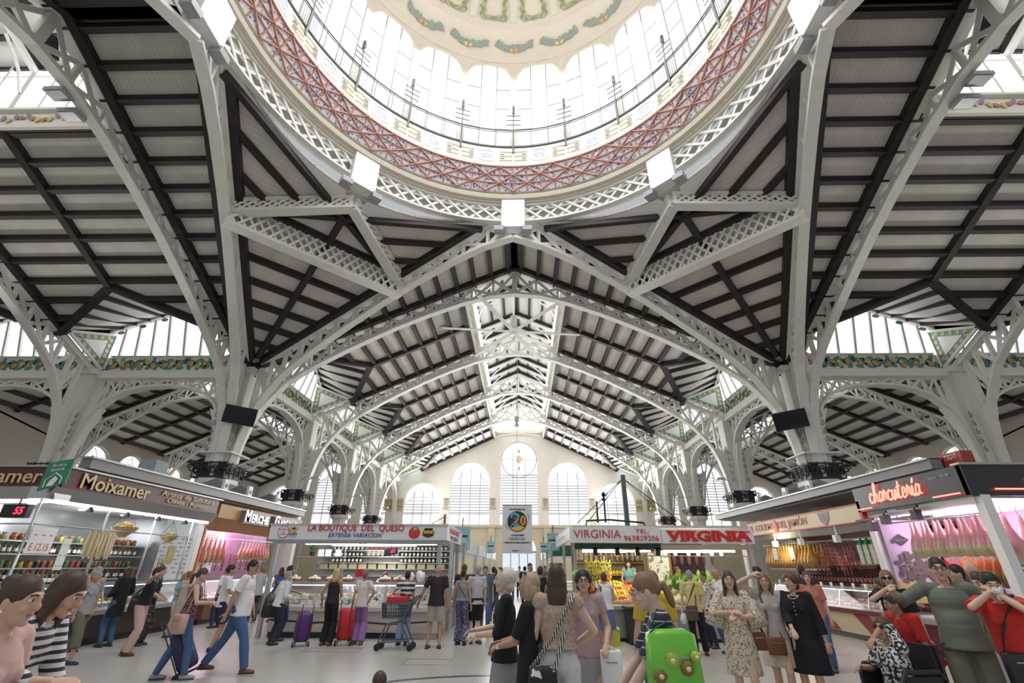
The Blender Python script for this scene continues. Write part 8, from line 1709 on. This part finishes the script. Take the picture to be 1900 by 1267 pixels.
bag('black cross body bag on the front of the woman in red', p['W']((.02, .17, .98)), (.28, .10, .26), mat('black_leather', (.015, .015, .018), .4), [p['T']((.06, .14, 1.15)), p['T']((-.08, .10, 1.40)), p['T']((-.1, -.02, 1.47))], soft=False)
p = person('boy with short brown hair in a red tee leaning on the wheelchair', 4.92, 6.35, 264, 1.50, 'm', 'tan', ('crop', 'brown'), (RD, .42, .84, 'tee'), ('shorts', NV, .48, .02), (.3, .3, .32), near=True, lean=(24, 0), look=(-10, 12), lh=(-.18, .20, .84), rh=(.2, .26, .80))
p = person('elderly woman in zebra print sitting in the wheelchair', 4.26, 5.95, 262, 1.58, 'f', 'tan', ('puffy', 'brown'), (ZEB, .42, .86, 'tee'), ('trousers', NV, .1, 0), (.03, .03, .03), near=True, glasses='black_sun', seat=.56, look=(20, 6), g=1.15, lh=(-.02, .18, 1.13), rh=(.16, .30, .82), lf=(-.1, .5, .08, 0), rf=(.1, .5, .08, 0))
t = thing('wheelchair', 'black wheelchair with padded sides carrying the elderly woman', 'wheelchair', (4.29, 5.95, 0)); Wc = Matrix.Translation((4.29, 5.95, 0)) @ Matrix.Rotation(-math.radians(262), 4, 'Z'); w = lambda *q: Wc @ Vector(q); bm = mat('wheelchair_black', (.02, .02, .022), .5); padm = mat('wheelchair_pad', (.018, .015, .016), .6)
b = MB(); M3 = Wc.to_3x3(); b.box(w(0, 0, .43), (.46, .46, .07), M=M3); b.build('seat', padm, t); b = MB(); b.box(w(0, -.24, .72), (.46, .05, .56), M=M3); b.build('backrest', padm, t)
for e in (-1, 1):
    b = MB(); b.box(w(e*.255, 0, .60), (.03, .42, .28), M=M3); b.build('side_panel', padm, t); MB().tube([w(e*.26, -.24, .72), w(e*.26, -.2, .78), w(e*.26, .18, .78), w(e*.26, .24, .7), w(e*.26, .24, .4)], .022, 8).build('armrest', bm, t)
    MB().tube([w(e*.25, -.27, .3), w(e*.25, -.27, 1.0), w(e*.25, -.38, 1.02)], .016, 6).build('push_handle', bm, t); MB().tube([w(e*.24, .22, .4), w(e*.22, .42, .12), w(e*.2, .5, .08)], .016, 6).build('leg_rest', bm, t)
    ww = MB(); ww.tube([w(e*.30, -.12+.28*math.cos(a), .29+.28*math.sin(a)) for a in [2*PI*i/28 for i in range(28)]], .016, 6, closed=True)
    for i in range(10): a = 2*PI*i/10; ww.bar(w(e*.30, -.12, .29), w(e*.30, -.12+.27*math.cos(a), .29+.27*math.sin(a)), .006, .006)
    ww.build('rear_wheel', bm, t); MB().tube([w(e*.22-.015, .3, .08), w(e*.22+.015, .3, .08)], .08, 14).build('front_wheel', bm, t)
MB().tube([w(-.24, .1, .3), w(.24, -.1, .3)], .014, 6).build('cross_brace', bm, t); MB().tube([w(.24, .1, .3), w(-.24, -.1, .3)], .014, 6).build('cross_brace', bm, t)
person('blonde woman in dark sunglasses eating with a hand at her mouth', 5.55, 7.5, 215, 1.70, 'f', 'light', ('mid', 'light'), (BK, .4, .84, 'tee'), ('trousers', NV, .1, 0), near=True, glasses='black_sun', rh=(.05, .17, 1.46, (.9, .1, -.6)))
person('brown haired woman in a white top with a dark strap looking left', 5.75, 7.85, 262, 1.60, 'f', 'tan', ('bun', 'brown'), (WH, .2, .84, 'tee'), ('trousers', GR, .1, 0), lean=(6, 0), look=(0, -8))
person('dark haired man in profile behind the sage sweater', 6.65, 7.6, -80, 1.78, 'm', 'light', ('short', 'dark'), (BD, .4, .84, 'tee'), ('trousers', NV, .1, 0))
person('man with a shaved head behind the woman in red', 7.15, 7.9, 20, 1.84, 'm', 'light', ('bald', 'dark'), (NV, .4, .84, 'tee'), ('trousers', BK, .1, 0))
p = person('long haired woman in brown with a black backpack at the right edge', 6.25, 6.75, 250, 1.70, 'f', 'light', ('long', 'brown'), (fabric('taupe', (.16, .125, .10)), .1, .84, 'tank'), ('trousers', BE, .1, 0), g=1.1, look=(0, -14), lean=(6, 0))
bag('black backpack on the long haired woman at the right edge', p['T']((0, -.2, 1.42)), (.32, .18, .46), BK, None, kind='backpack', soft=False, rz=math.radians(110))
